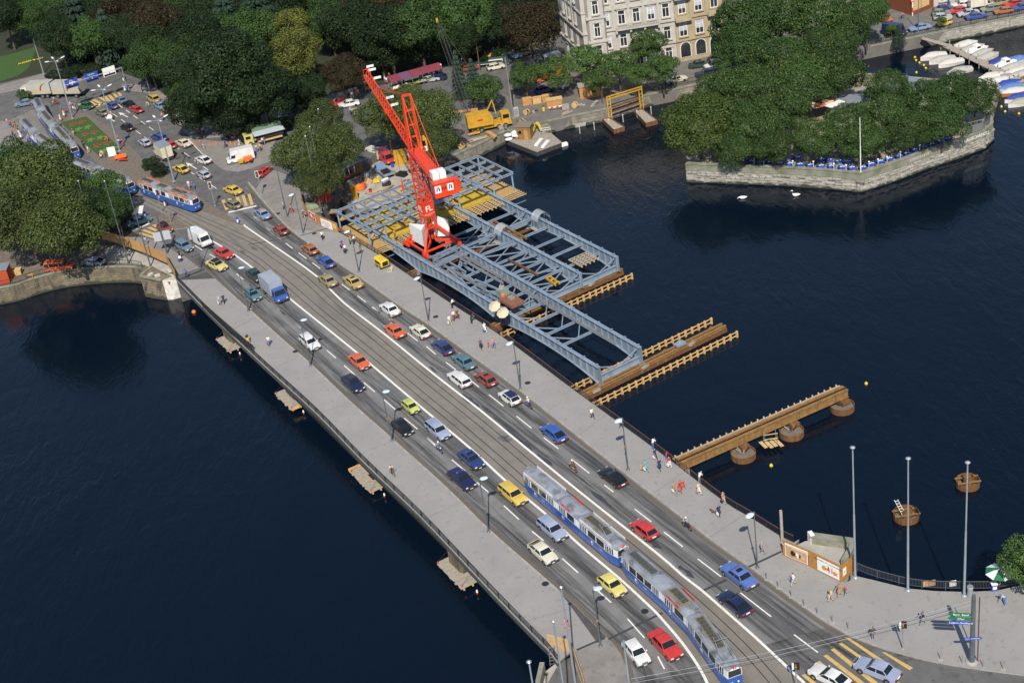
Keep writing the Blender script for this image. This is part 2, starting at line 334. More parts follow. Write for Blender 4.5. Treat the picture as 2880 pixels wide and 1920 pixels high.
def wall_along(name,line,z0,z1,th,mt,label,cat,cope=None,copew=.5,coph=.3,inward=1,batter=0):
 root=thing(name,label,cat,line[0].copy())
 a=line;b=offset(line,th*inward);a0=offset(line,-batter*inward);m=MB()
 for i in range(len(line)-1):
  q=[Vector((p.x,p.y,z)) for z,(s,t_) in ((z0,(a0,b)),(z1,(a,b))) for p in (s[i],s[i+1],t_[i+1],t_[i])]
  m.hexa(q)
 m.build('masonry',mt,root,org=line[0])
 if cope:
  m=MB();c0=offset(line,-.08*inward);c1=offset(line,copew*inward);st=along(line,1.6)
  for i in range(len(line)-1):
   q=[Vector((p.x,p.y,z)) for z in (z1+.003,z1+coph) for p in (c0[i],c0[i+1],c1[i+1],c1[i])];m.hexa(q)
  m.build('coping',cope,root,org=line[0])
 return root
def blocks(root,line,z0,z1,mt,rows,ln,rnd,proud=.05,lim=300,dense=1.0,org=None):
 """single ashlar blocks standing a little proud of a wall face, each its own part"""
 n=0;h=(z1-z0)/rows;tot=sum((q-p).length for p,q in zip(line,line[1:]))
 cache={}
 for r in range(rows):
  s=-rnd.random()*ln
  while s<tot:
   L=ln*rnd.choice((.7,.9,1.1,1.35));c=s+L/2
   if 0.1<c-L/2 and c+L/2<tot-.1 and n<lim and rnd.random()<dense:
    (p,t_),=along(line,1e9,c) or [(line[-1],Vector((1,0,0)))]
    key=(round(L,2),rnd.randrange(4))
    if key not in cache:
     pr=proud*rnd.uniform(.5,1.4);mm=MB();x=L/2-.025;y=h/2-.02;e=.05
     mm.hexa([(-x,-pr*.1,-y),(x,-pr*.1,-y),(x,.1,-y),(-x,.1,-y),(-x,-pr*.1,y),(x,-pr*.1,y),(x,.1,y),(-x,.1,y)])
     mm.hexa([(-x+e,-pr,-y+e),(x-e,-pr,-y+e),(x,-pr*.1-.002,-y),(-x,-pr*.1-.002,-y),(-x+e,-pr,y-e),(x-e,-pr,y-e),(x,-pr*.1-.002,y),(-x,-pr*.1-.002,y)])
     cache[key]=mm.mesh('stone_block',mt)
    b=inst('stone_block',cache[key],root,(p.x-org.x,p.y-org.y,z0+h*(r+.5)-org.z),math.atan2(t_.y,t_.x));n+=1
   s+=L
 return n
cw=offset(crv,.0)
wl=wall_along('curved_quay_wall',crv,-6,LQ+.05,.6,STONED,'dark mossy ashlar quay wall curving round the left bay','wall',COPE,.6,.25,1,.25)
ab=thing('old_abutment','broken stone bridge abutment with pale rough masonry beside the left pavement','abutment',p1('E1300,1000',LQ))
f0=pk('E1160,960 1335,992 1250,880',LQ);f1=pk('E1335,992 1445,985 1555,1115 1410,1165',-4)
m_=MB();q0=p1('E1160,958',LQ+.3);q1=p1('E1338,995',LQ+.3);q2=p1('E1260,878',LQ+.3);q3=p1('E1420,960',LQ+.3)
b0_,b1_=p1('E1203,1150',-4),p1('E1385,1175',-4)
m_.hexa([b0_-Vector((0,0,2)),b1_-Vector((0,0,2)),Vector((q3 .x+1,q3 .y,-6)),Vector((q2 .x,q2 .y,-6)),q0,q1,q3,q2])
m_.build('dressed_masonry',STONED,ab,org=ab.location)
m_=MB();c0_=p1('E1340,995',LQ+.28);c1_=p1('E1470,990',LQ+.2);c2_=p1('E1388,1172',-4);c3_=p1('E1560,1125',-4)
RUB=mat('rubble_face',(.62,.59,.54),.95,col2=(.36,.34,.3),scale=1.6,bump=1,bscale=2.2)
m_.hexa([c2_-Vector((0,0,2)),c3_-Vector((0,0,2)),c3_+Vector((.5,4,-2)),c2_+Vector((-.5,4,-2)),c0_,c1_,c1_+Vector((.5,2,0)),c0_+Vector((-.5,2,0))])
m_.build('rubble_core',RUB,ab,org=ab.location)
m_=MB();m_.beam(p1('E1160,958',LQ+.42),p1('E1335,993',LQ+.42),.5,.28);m_.beam(p1('E1165,952',LQ+.42),p1('E1255,882',LQ+.42),.5,.28);m_.build('coping',COPE,ab,org=ab.location)
for s_ in ('E1245,945','E1300,955','E1400,915'):c_=p1(s_,LQ+.45);m_=MB();m_.box(c_,(.9,.6,.35),random.random()*3);m_.build('loose_stone',RUB,ab,org=ab.location)
fq=smoothline(pk('B1560,1345 1700,1290 2130,1085 C30,1060 100,1090 400,1010 600,965 900,905 1240,790 1500,735 1800,670',QZ),2)
wall_along('far_quay_wall',fq,-6,QZ-.02,.5,STONE,'long grey quay wall behind the moored work barge','wall',COPE,.5,.22,1,.1)
fr=pk('D1080,388 1300,340 1700,262 2352,128 2900,15',QZ)
wall_along('boat_quay_wall',fr,-6,QZ-.02,.5,STONEW,'pale stone quay wall above the moored boats','wall',COPE,.5,.25,1,.1)
IZ=-1.3
isl=pk('C1555,1375 1880,1345 2352,1370',IZ)
isl=pk('C1555,1390 D350,1420 700,1440 1003,1470 1300,1375 1560,1275 1850,1180 2020,1115 2090,1050 2075,960',IZ)
islb=isl+[p1('D2150,700',IZ),p1('D1500,640',IZ),p1('D1000,600',IZ),p1('C1950,620',IZ),p1('C1640,1000',IZ),p1('C1560,1250',IZ)]
struct(MB().prism(islb,-7,IZ).build('island_ground',GRAVB))
iw=thing('island_wall','pale stone retaining wall round the leafy beer garden island','wall',isl[3])
m_=MB();a_,b_,c_=offset(isl,-.25),isl,offset(isl,.55)
for i in range(len(isl)-1):
 m_.hexa([Vector((p.x,p.y,z)) for z,l in ((-6,a_),(IZ-.45,b_)) for p in (l[i],l[i+1],c_[i+1],c_[i])])
m_.build('masonry',STONEW,iw,org=isl[3])
m_=MB();a_=offset(isl,-.1)
for i in range(len(isl)-1):m_.hexa([Vector((p.x,p.y,z)) for z in (IZ-.447,IZ+.75) for p in (a_[i],a_[i+1],c_[i+1],c_[i])])
m_.build('parapet',COPE,iw,org=isl[3])
m_=MB();a_=offset(isl,-.2);c_=offset(isl,.6)
for i in range(len(isl)-1):m_.hexa([Vector((p.x,p.y,z)) for z in (IZ+.753,IZ+.9) for p in (a_[i],a_[i+1],c_[i+1],c_[i])])
m_.build('coping',COPE,iw,org=isl[3])
blocks(iw,offset(isl,-.17),-3.9,IZ-.5,STONEW,5,1.15,random.Random(3),.09,300,.62,isl[3])
# the old bridge
br=thing('road_bridge','long road bridge carrying traffic, trams and two broad pavements','bridge',(0,180,0))
O=br.location
m_=MB();m_.prism(LP+list(reversed(RP)),-.75,-.03);m_.build('deck_slab',mat('deck_concrete',(.07,.068,.064),.9,var=.25,scale=.8,bump=.3),br,org=O)
PIERS=[('I440,330',0),('I960,800',0),('I1640,1440',0),('K330,640',0)]
bd=Vector((-.461,.887,0));bn=Vector((.887,.461,0))
for s_,_ in PIERS:
 c_=p1(s_,WZ)+bn*12;m_=MB();m_.beam(c_-bn*12.5+Vector((0,0,1)),c_+bn*13+Vector((0,0,1)),2.6,5.4);m_.build('pier',STONED,br,org=O)
m_=MB()
for k in range(6):
 a_,b_=LP[6]+bn*(1+k*5),LP[-8]+bn*(1+k*5);m_.beam(a_+Vector((0,0,-1.3)),b_+Vector((0,0,-1.3)),.3,1.0)
m_.build('girder',IRON,br,org=O)
def strip(name,a,b,z,mt,par=br,org=O): return MB().sheet(a+list(reversed(b)),z).build(name,mt,par,org)
la_=[p for p in LK[6:]];ra_=[p for p in RK if p.y>116]
m_=MB();nS=70;qa,qb=lerp_lines(la_,la_,0,nS),lerp_lines(ra_,ra_,0,nS);nS=min(len(qa),len(qb))-1
for i in range(nS):m_.add([qa[i],qa[i+1],qb[i+1],qb[i]],[(0,1,2,3)])
road=struct(m_.build('road',ROADB))
struct(MB().prism(LP+pk('K1160,1390 1240,1320 1330,1300 1470,1240')+list(reversed([p for p in LK if p.y<LP[0].y-1 and p.y>127])),-.02,.12,0,1).build('left_pavement',[PAVE,KERB]))
rpv=RP+pk('N1610,385 L450,440 480,560 880,745 970,690 L1100,720 1385,790 1600,812 1860,820 2120,810 2352,760 2700,740 2700,1560')+list(reversed([p for p in RK if p.y<RP[0].y+7]))
struct(MB().prism(rpv,-.02,.12,0,1).build('right_pavement',[PAVE,KERB]))
nq=pk('N1460,480 1610,385 L450,440 480,560 880,745 970,690 1100,720 1385,790 1600,812 1860,820 2120,810 2352,760 2900,700')
struct(MB().prism(nq+[Vector((120,60,0)),Vector((-8,60,0))]+pk('K980,1700 1130,1440 1240,1330 1330,1290 N400,1270 900,900'),-7,-.03).build('near_ground',ASPH))
LPe=pk('K1130,1345 1180,1400 1240,1330 1290,1240 1450,1160 1540,1170')
tb=struct(MB().sheet(LW+list(reversed(RW)),.005).build('tram_bed',TRAMB))
def ribbon(line,w_,z,mt,name,par,org=(0,0,0),d=0.0):
 a=offset(line,d-w_/2);b=offset(line,d+w_/2);m=MB()
 for i in range(len(line)-1):m.add([(a[i].x,a[i].y,z),(a[i+1].x,a[i+1].y,z),(b[i+1].x,b[i+1].y,z),(b[i].x,b[i].y,z)],[(0,1,2,3)])
 return m.build(name,mt,par,org)
ribbon(LW,.3,.011,WHITE,'edge_line',road);ribbon(RW,.3,.011,WHITE,'edge_line',road)
c1=lerp_lines(LW,RW,.28);c2=lerp_lines(LW,RW,.72)
far1=smoothline(pk('A120,1060 200,1150 330,1290 450,1390 E620,60 900,190 1150,300 1400,420 1600,530'),3)+c1[2:]
far2=smoothline(pk('A330,880 400,1080 560,1290 E650,20 900,140 1150,250 1400,360 1650,480'),3)+c2[2:]
c1=smoothline(far1[::2],3);c2=smoothline(far2[::2],3)
for k,c_ in enumerate((c1,c2)):
 for d in (-.5,.5):ribbon(c_,.1,.017,RAIL,'tram_rail',tb,d=d)
b3=MB();w1=offset(far1,1.7);w2=offset(far2,-1.7)
struct(b3 .sheet(smoothline(pk('A60,1000 150,1120 300,1330 E420,60 600,130 880,240 1130,340 1400,470 1620,580 1760,670 2000,535 1750,430 1400,320 1100,200 800,80 500,-60 A520,1180 420,980 380,860'),2),.002).build('tram_bed_square',TRAMB))
# painted markings
def dash(a,b,w_=.16,mt=WHITE,name='lane_dash',z=.012):
 d=(b-a);d.z=0;n=Vector((-d.y,d.x,0)).normalized()*(w_/2);c_=(a+b)/2
 m=MB().add([(a-n)-c_,(b-n)-c_,(b+n)-c_,(a+n)-c_],[(0,1,2,3)]);o=m.build(name,mt,road);o.location=(c_.x,c_.y,z); return o
DASH='''I825,50 895,110 950,158 1015,215 1233,397 1307,460 1375,522 1465,600 1538,662 1630,740 1705,803 1797,885 1873,957 1983,1048 1605,40 1680,92 1750,142 1800,178 2062,1118 2130,1175
J0,365 75,430 160,495 240,557 370,650 433,700 515,763 635,857 742,940 868,1040 967,1117 1090,1210 1200,1297 1345,1412 1468,1508 1545,1567 5,1122 75,1188 208,1300 318,1393 418,1488 510,1567
N250,128 388,235 492,318 648,440 772,540 965,688 1125,820 1378,1017 1567,1165 1765,1313
F47,470 92,507 128,543 177,582 217,617 265,655 305,688 362,732 410,767 478,817 524,850 590,897 767,1027 833,1075 898,1123 968,1175 1022,1213 1093,1270 1162,1320 1215,1355 1312,1430 1395,1495 5,1030 65,1083 117,1127 183,1180 237,1228 307,1285 362,1333 430,1390
E1610,705 1672,745 1733,778 1790,812 1870,870 1905,900 1955,940 2010,988 2063,1030 2120,1083 2175,1127 2240,1180 2100,470 2150,508 2185,543 2230,582 2275,617 2320,655
K697,100 822,215 930,312 1025,390 1180,537 1312,655 1437,770 1583,900 1720,1035 1860,1193 1970,1345 2025,1450
A980,865 1012,892 1040,910 1075,935 1103,955 1138,982 1165,1002 1200,1028 1232,1050 1270,1078 930,940 970,966 1000,988 1035,1012 1068,1040 1097,1062 1125,1083 1163,1110 1193,1133 1235,1160 1140,930 1160,945 1445,1205 1483,1235 1523,1263 1565,1293 1605,1325 1640,1350 1680,1378 1722,1407 1565,1415 1607,1443 1650,1470 1695,1498 1735,1523 1790,1560'''
dp=pk(DASH.replace('\n',' '))
for i in range(0,len(dp),2):dash(dp[i],dp[i+1])
def quads(s,mt,name,z=.012):
 q=pk(s)
 for i in range(0,len(q),4):
  c_=sum(q[i:i+4],Vector())/4;o=MB().sheet([p-c_ for p in q[i:i+4]],0).build(name,mt,road);o.location=(c_.x,c_.y,z)
quads('E1830,332 1858,327 1890,408 1865,415 1882,320 1912,317 1945,396 1917,402 1948,307 1975,304 2003,388 1972,392 1997,293 2022,290 2050,378 2025,383 2045,282 2070,279 2098,370 2072,376',YELL,'crossing_stripe')
quads('E1252,540 1285,532 1325,550 1290,558 1212,560 1245,552 1310,580 1280,590 1168,582 1200,574 1310,615 1280,626 1135,605 1165,598 1310,642 1285,655 1110,632 1135,625 1265,662 1240,672',YELL,'crossing_stripe')
quads('L870,1190 900,1188 1350,1482 1318,1503 815,1240 843,1230 1330,1567 1280,1567 752,1290 783,1278 1150,1567 1090,1567 692,1342 722,1330 1040,1567 980,1567 632,1395 662,1383 900,1567 840,1567 575,1450 600,1437 770,1567 710,1567 510,1500 540,1490 640,1567 590,1567 1175,1310 1205,1312 1435,1440 1405,1460',YELL,'crossing_stripe')
quads('A640,860 670,858 720,905 690,912 730,842 760,838 830,882 800,890 755,828 790,822 870,865 840,872 812,808 840,804 890,835 865,842 850,800 880,796 920,838 895,843 890,790 915,786 955,830 930,835 930,778 955,775 990,810 965,816 968,768 990,766 1015,795 990,798',YELL,'crossing_stripe')
quads('A640,550 900,480 905,487 660,560 690,552 905,498 910,505 720,560 720,538 880,488 900,492 740,548',YELL,'hatch_line')
quads('A1830,1170 2040,1135 2040,1142 1840,1178 1840,1185 2040,1150 2040,1157 1850,1195 1855,1200 2040,1165 2040,1173 1870,1208',YELL,'crossing_stripe')
quads('B800,860 905,830 905,838 810,870 820,885 920,850 920,858 835,893 835,905 890,890 890,900 850,913',YELL,'crossing_stripe')
quads('E1890,438 1888,428 2120,375 2122,385 A695,915 690,906 860,852 865,860 E1140,480 1150,380 1188,375 1170,480 E1085,595 1080,585 1230,518 1240,528',WHITE,'stop_line')
quads('A1550,1150 1580,1145 1735,1300 1700,1305',WHITE,'stop_line')
def arrow(s):
 a,b=pk(s);d=(b-a);d.z=0;L=d.length;d.normalize();n=Vector((-d.y,d.x,0));c_=(a+b)/2
 h=[a-n*.12,a+n*.12,a+d*L*.6+n*.12,a+d*L*.55+n*.55,b,a+d*L*.55-n*.55,a+d*L*.6-n*.12]
 o=MB().sheet([p-c_ for p in h],0).build('lane_arrow',WHITE,road);o.location=(c_.x,c_.y,.013)
for s_ in ('A1058,970 980,930','A950,1005 868,965','A1625,1397 1537,1345','A1480,1412 1420,1385'):arrow(s_)
# squares, pavements and park ground on the land
def pav(name,s,mt=PAVE2,z=.1,side=KERB): return struct(MB().prism(pk(s),-.03,z,0,1).build(name,[mt,side]))
pav('refuge','A430,960 720,935 960,1100 1180,1320 1440,1490 E1440,200 1660,320 2015,540 1990,545 1680,430 1300,250 1000,130 A800,1340 620,1180 520,1060',GRAVEL,.06)
pav('park_pavement','A1000,740 1240,770 1420,920 1500,1080 1620,1150 2040,1110 B330,1010 600,880 900,790 B900,720 300,900 -100,1000 A1900,1000 1500,900 1240,700 1010,700',PAVE2)
pav('market_pavement','A1560,1150 1700,1300 1840,1400 1960,1420 B20,1390 180,1330 240,1100 B-20,1130 A1840,1175',PAVE2)
pav('far_pavement','A-100,790 130,745 600,590 890,500 900,470 560,570 370,610 0,710',PAVE2)
pav('corner_pavement','F20,200 60,280 190,430 330,575 560,735 745,600 500,445 600,425 700,300 560,50 B400,1480 180,1400 100,1500 60,1567',PAVE2,.105)
pav('stop_platform','A-100,1000 60,1010 190,1160 300,1330 E380,40 300,60 -100,60',PAVE2)
pav('left_corner_pavement','E1000,640 1180,640 1350,690 1440,760 1530,800 1640,890 1447,955 1380,820 970,660',PAVE2,.1)
pav('left_refuge','E1200,480 1420,455 1560,560 1420,580 1300,530',GRAVEL,.08)
struct(MB().sheet([Vector((-400,300,0)),Vector((-400,1200,0)),Vector((160,1200,0)),Vector((50,425,0))]+pk('C500,300 200,410 -20,470 B1750,540 1600,560 1150,690 950,740 700,850 300,950 A2200,960 1900,990 1500,900 1250,690 1000,600 900,470 600,540 370,600 0,690 -300,760'),.04).build('park_ground',DIRT))
struct(MB().sheet(pk('A-40,480 130,440 300,390 280,460 240,560 150,630 -40,690'),.06).build('lawn',GRASS))
struct(MB().sheet(pk('A350,350 420,290 500,300 440,370 380,390'),.06).build('lawn_patch',GRASS))
struct(MB().sheet(pk('E-500,640 850,645 960,665 1180,640 1110,600 1000,520 1010,330 880,200 600,100 300,60 -500,50'),.03).build('park_ground_left',DIRT))
WEAR=mat('tyre_wear',(.03,.031,.035),.75)
def wear_alpha(m):
 nt=m.node_tree;N=nt.nodes;L=nt.links;g=N.new('ShaderNodeNewGeometry');mp=N.new('ShaderNodeMapping');mp.vector_type='TEXTURE';mp.inputs['Scale'].default_value=(.35,9,1);mp.inputs['Rotation'].default_value=(0,0,math.radians(27.5));L.new(g.outputs['Position'],mp.inputs['Vector'])
 n=N.new('ShaderNodeTexNoise');n.inputs['Scale'].default_value=1.0;n.inputs['Detail'].default_value=5;L.new(mp.outputs[0],n.inputs['Vector']);r=N.new('ShaderNodeMapRange');r.inputs['From Min'].default_value=.38;r.inputs['From Max'].default_value=.75;r.inputs['To Max'].default_value=.34;L.new(n.outputs['Fac'],r.inputs['Value']);L.new(r.outputs[0],N['Principled BSDF'].inputs['Alpha'])
wear_alpha(WEAR)
lkk=[p for p in LK if LW[2].y>p.y>112];rkk=[p for p in RK if p.y>112];lww=[p for p in LW if p.y>105];rww=[p for p in RW if p.y>108]
for a_,b_,f_ in ((lkk,lww,.24),(lkk,lww,.72),(rww,rkk,.26),(rww,rkk,.72)):
 l_=lerp_lines(a_,b_,f_)
 for k_,(w2,d2) in enumerate(((2.0,0),(.9,-.35),(.9,.35))):ribbon(l_,w2,.0035+.0015*k_,WEAR,'tyre_wear',road,d=d2)
PATCH=mat('bitumen_patch',(.05,.052,.06),.6,var=.3,scale=3)
rp_=random.Random(9)
for s_,L_,w2 in (('J365,815',5,1.1),('J640,1010',6,.5),('J500,890',3,.5),('J720,1095',4.5,.8),('J820,1180',3.5,.7),('J970,1295',4,.8),('K1500,40',5,.7),('K1950,420',3,1.0),('K2200,640',3,.8),('I2110,555',2.5,.5),('K1862,972',1.0,.8),('E2100,730',2.5,.8),('E2010,760',2.5,.8),('J640,1130',2.2,1.6)):
 c_=p1(s_);n_=14;pts=[]
 for k_ in range(n_):t_=2*PI*k_/n_;q_=-bd*(math.cos(t_)*L_/2*rp_.uniform(.75,1.1))+bn*(math.sin(t_)*w2/2*rp_.uniform(.25,1.3));pts.append(q_)
 o=MB().sheet(pts,0).build('asphalt_patch',PATCH if s_ not in ('J640,1130','E2100,730','E2010,760') else ASPH,road);o.location=(c_.x,c_.y,.0095)
JOINT=mat('joint_steel',(.07,.072,.08),.5,.3)
for s_,w2,z_ in (('N795,812 1010,712',.35,.0105),('K1560,1205 2010,985',.3,.0105),('N1195,612 1465,485',.3,.126),('K1300,1300 1530,1200',.3,.126),('F420,632 690,560',.25,.126),('E1500,985 1690,905',.25,.126),('E2050,700 F360,640',.25,.0105)):
 a_,b_=pk(s_);m_=MB();d_=(b_-a_).normalized();n_=Vector((-d_.y,d_.x,0))*w2/2;m_.add([a_-n_,b_-n_,b_+n_,a_+n_],[(0,1,2,3)]);o=m_.build('expansion_joint',JOINT,road);o.location.z=z_
GUT=mat('gutter_dust',(.16,.135,.1),.95);GUT.node_tree.nodes['Principled BSDF'].inputs['Alpha'].default_value=.55
ribbon(lkk,.55,.0025,GUT,'gutter',road,d=.35);ribbon(rkk,.55,.0025,GUT,'gutter',road,d=-.35)
ribbon([p for p in LK if 128<p.y<LP[0].y-3],.28,.1245,KERB,'kerb_stones',road,d=-.16);ribbon(rkk,.28,.1245,KERB,'kerb_stones',road,d=.16)
rp_=random.Random(4);SEAM=mat('pavement_seam',(.15,.143,.135),.9)
for k_ in range(9):
 for A_,B_ in ((LP,lkk),(RP,rkk)):
  f_=(k_+rp_.uniform(.2,.8))/9;a_=lerp_lines(A_,A_,0,60)[int(f_*59)];b_=min(B_,key= lambda p:abs((p-a_).dot(bd)))
  d_=(b_-a_).normalized();n_=Vector((-d_.y,d_.x,0))*.025;m_=MB();m_.add([a_-n_,b_-n_,b_+n_,a_+n_],[(0,1,2,3)]);o=m_.build('pavement_seam',SEAM,road);o.location.z=.1235
  # vehicles
def pcol(name,c):
 g=.3*c[0]+.5*c[1]+.2*c[2];c=tuple(.9*(x*.86+g*.14) for x in c); return mat('paint_'+name,c,.34,0,var=.12,scale=1.1,coat=.5)
PC={k:pcol(k,v) for k,v in dict(white=(.72,.72,.7),cream=(.68,.64,.5),red=(.52,.018,.016),orange=(.72,.11,.012),blue=(.035,.075,.3),navy=(.012,.02,.075),black=(.012,.012,.014),silver=(.42,.45,.52),silverblue=(.3,.36,.52),teal=(.07,.19,.24),greyblue=(.13,.21,.3),green=(.02,.14,.05),darkgreen=(.03,.06,.05),lime=(.5,.55,.07),yellow=(.68,.47,.03),paleyellow=(.66,.56,.16),mustard=(.5,.36,.07),khaki=(.34,.28,.12),brown=(.19,.06,.025),rust=(.3,.05,.022),maroon=(.16,.02,.02),brightblue=(.02,.1,.42),lightblue=(.2,.3,.5),olive=(.22,.2,.12),tan=(.38,.26,.12),skyblue=(.08,.17,.5),brightred=(.6,.02,.015),grey=(.3,.31,.32),sage=(.2,.24,.2),darkblue=(.02,.045,.18),copper=(.42,.13,.03),lightyellow=(.7,.6,.12)).items()}
LENS=mat('headlight_lens',(.7,.7,.66),.15);TAIL=mat('tail_lens',(.5,.02,.012),.3);AMB=mat('amber_lens',(.75,.25,.02),.3);PLATE=mat('number_plate',(.8,.8,.78),.5);TRIM=mat('bumper_trim',(.04,.04,.043),.6)
ALLOY=mat('wheel_hub',(.36,.36,.36),.4,.7);TYRE=mat('tyre',(.016,.016,.017),.85)
TYPES=dict(sedan=(4.5,1.72,1.40,.90,1.25,.55,.5,.85),hatch=(3.85,1.62,1.39,.90,1.05,.55,.55,.05),estate=(4.6,1.72,1.44,.9,1.25,.55,.3,.04),coupe=(4.3,1.69,1.29,.86,1.3,.7,.95,.3),fast=(4.35,1.7,1.36,.88,1.15,.6,1.1,.12),mini=(3.15,1.43,1.34,.86,.72,.45,.35,.08),bigsedan=(4.75,1.78,1.43,.92,1.35,.6,.55,1.0),tall=(4.3,1.75,1.75,1.0,1.1,.4,.15,.03),deux=(3.8,1.46,1.58,.95,1.0,.5,.8,.25))
def zs(o):
 o.data.set_sharp_from_angle(angle=math.radians(35)); return o
_proto={}
def ring(x,w,zb,zt,cr):
 return [(x,-w*.86,zb),(x,-w,zb+.12),(x,-w,(zb+zt)/2+.02),(x,-w*.95,zt),(x,-w*.55,zt+cr),(x,w*.55,zt+cr),(x,w*.95,zt),(x,w,(zb+zt)/2+.02),(x,w,zb+.12),(x,w*.86,zb)]
def loft(m,rings,mi=0):
 n=len(rings[0]);vs=[p for r in rings for p in r];fs=[]
 for k in range(len(rings)-1):
  for i in range(n):j=(i+1)%n;fs.append((k*n+i,k*n+j,(k+1)*n+j,(k+1)*n+i))
 fs.append(tuple(range(n)));L=(len(rings)-1)*n;fs.append(tuple(range(L+n-1,L-1,-1)));m.add(vs,fs,mi)
def lerp3(a,b,t): return tuple(a[i]+(b[i]-a[i])*t for i in range(3))
def car_meshes(ty):
 if ty in _proto: return _proto[ty]
 L,W,H,zb,hood,ws,rs,deck=TYPES[ty];w=W/2;h=L/2;R={}
 xa,xe=h-hood,-h+deck;xb,xd=xa-ws,xe+rs
 m=MB();g=.2;dk=zb-(.05 if deck>.2 else 0)
 loft(m,[ring(-h,w*.88,g+.16,dk-.12,.02),ring(-h+.06,w*.95,g+.04,dk-.03,.03),ring(-h+.45,w,g,dk,.03),ring(xe+.05,w,g,zb-.02,.03),ring(0,w,g,zb,.02),ring(xa,w,g,zb-.01,.02),ring(xa+hood*.5,w*.99,g,zb-.07,.04),ring(h-.25,w*.96,g+.02,zb-.14,.04),ring(h-.04,w*.92,g+.05,zb-.2,.03),ring(h,w*.86,g+.16,zb-.28,.01)])
 wr=w*.78;wb=w*.93
 A=[(xa,-wb,zb),(xa,wb,zb),(xe,wb,zb),(xe,-wb,zb)];B=[(xb,-wr,H-.04),(xb,wr,H-.04),(xd,wr,H-.04),(xd,-wr,H-.04)]
 Ct=[(xb-.12,-wr*.9,H),(xb-.12,wr*.9,H),(xd+.1,wr*.9,H),(xd+.1,-wr*.9,H)]
 m.add(A+B+Ct,[(0,1,5,4),(1,2,6,5),(2,3,7,6),(3,0,4,7),(4,5,9,8),(5,6,10,9),(6,7,11,10),(7,4,8,11),(8,9,10,11)])
 for y in (-1,1):m.box((xa-.18,y*(w+.06),zb+.08),(.12,.16,.12))
 R['body']=m.mesh('car_body',[PC['white']],True);R['body'].set_sharp_from_angle(angle=math.radians(30))
 def pane(p,q,r_,s_,e=.07,out=.012,e2=None):
  p,q,r_,s_=map(Vector,(p,q,r_,s_));c=(p+q+r_+s_)/4;n=(q-p).cross(s_-p).normalized()
  e2=e if e2 is None else e2;o=[]
  def bl(u,v): return (p*(1-u)+q*u)*(1-v)+(s_*(1-u)+r_*u)*v
  a=[bl(e,e2),bl(1-e,e2),bl(1-e,1-e2),bl(e,1-e2)]
  mm=MB();mm.hexa([x-n*.02 for x in a]+[x+n*out for x in a]); return mm
 R['windscreen']=pane(A[0],A[1],B[1],B[0],.05,.012,.08).mesh('windscreen',[GLASS])
 R['rear_window']=pane(A[2],A[3],B[3],B[2],.07,.012,.1).mesh('rear_window',[GLASS])
 xm=(xa+xb)/2*.5+(xd+xe)/2*.5
 R['side']=[]
 for y in (0,1):
  P0,P1,Q1,Q0=(A[1],A[2],B[2],B[1]) if y else (A[3],A[0],B[0],B[3])
  nW=2 if ty not in ('estate','tall') else 3
  for k in range(nW):
   u0,u1=k/nW,(k+1)/nW
   R['side'].append(pane(lerp3(P0,P1,u0),lerp3(P0,P1,u1),lerp3(Q0,Q1,u1),lerp3(Q0,Q1,u0),.05,.012,.12).mesh('side_window',[GLASS]))
 rad=.29 if ty!='mini' else .25;bx=h-.78 if ty!='mini' else h-.55;rx=-h+(.85 if deck>.3 or ty=='estate' else .68)
 m=MB();m.cyl((0,-.085,0),(0,.085,0),rad,rad,14);R['wheel']=m.mesh('wheel',[TYRE]);m=MB();m.cyl((0,-.095,0),(0,.095,0),rad*.58,rad*.58,10);R['hub']=m.mesh('hub',[ALLOY])
 R['wpos']=[(x,y*(w-.075),rad) for x in (bx,rx) for y in (-1,1)]
 R['arch']=[]
 for x in (bx,rx):
  for y in (-1,1):m=MB();m.cyl((x,y*(w-.01),rad+.03),(x,y*(w+.004),rad+.03),rad+.07,rad+.07,14);R['arch'].append(m.mesh('wheel_arch',[TYRE]))
 m=MB();m.box((h+.02,0,.44),(.14,W*.96,.16));R['fb']=m.mesh('bumper',[TRIM]);m=MB();m.box((-h-.02,0,.46),(.14,W*.96,.16));R['rb']=m.mesh('bumper',[TRIM])
 R['hl']=[]
 for y in (-1,1):m=MB();m.box((h-.01,y*w*.66,zb-.24),(.07,.3,.13));R['hl'].append(m.mesh('headlight',[LENS]))
 R['tl']=[]
 for y in (-1,1):m=MB();m.box((-h+.0,y*w*.68,zb-.2),(.06,.34,.14));R['tl'].append(m.mesh('tail_light',[TAIL]))
 m=MB();m.box((h,0,zb-.25),(.05,w*.8,.12));R['grille']=m.mesh('grille',[TRIM])
 m=MB();m.box((h+.095,0,.44),(.012,.36,.1));R['fp']=m.mesh('number_plate',[PLATE]);m=MB();m.box((-h-.045,0,.62),(.07,.5,.12));R['rp']=m.mesh('number_plate',[PLATE])
 _proto[ty]=R; return R
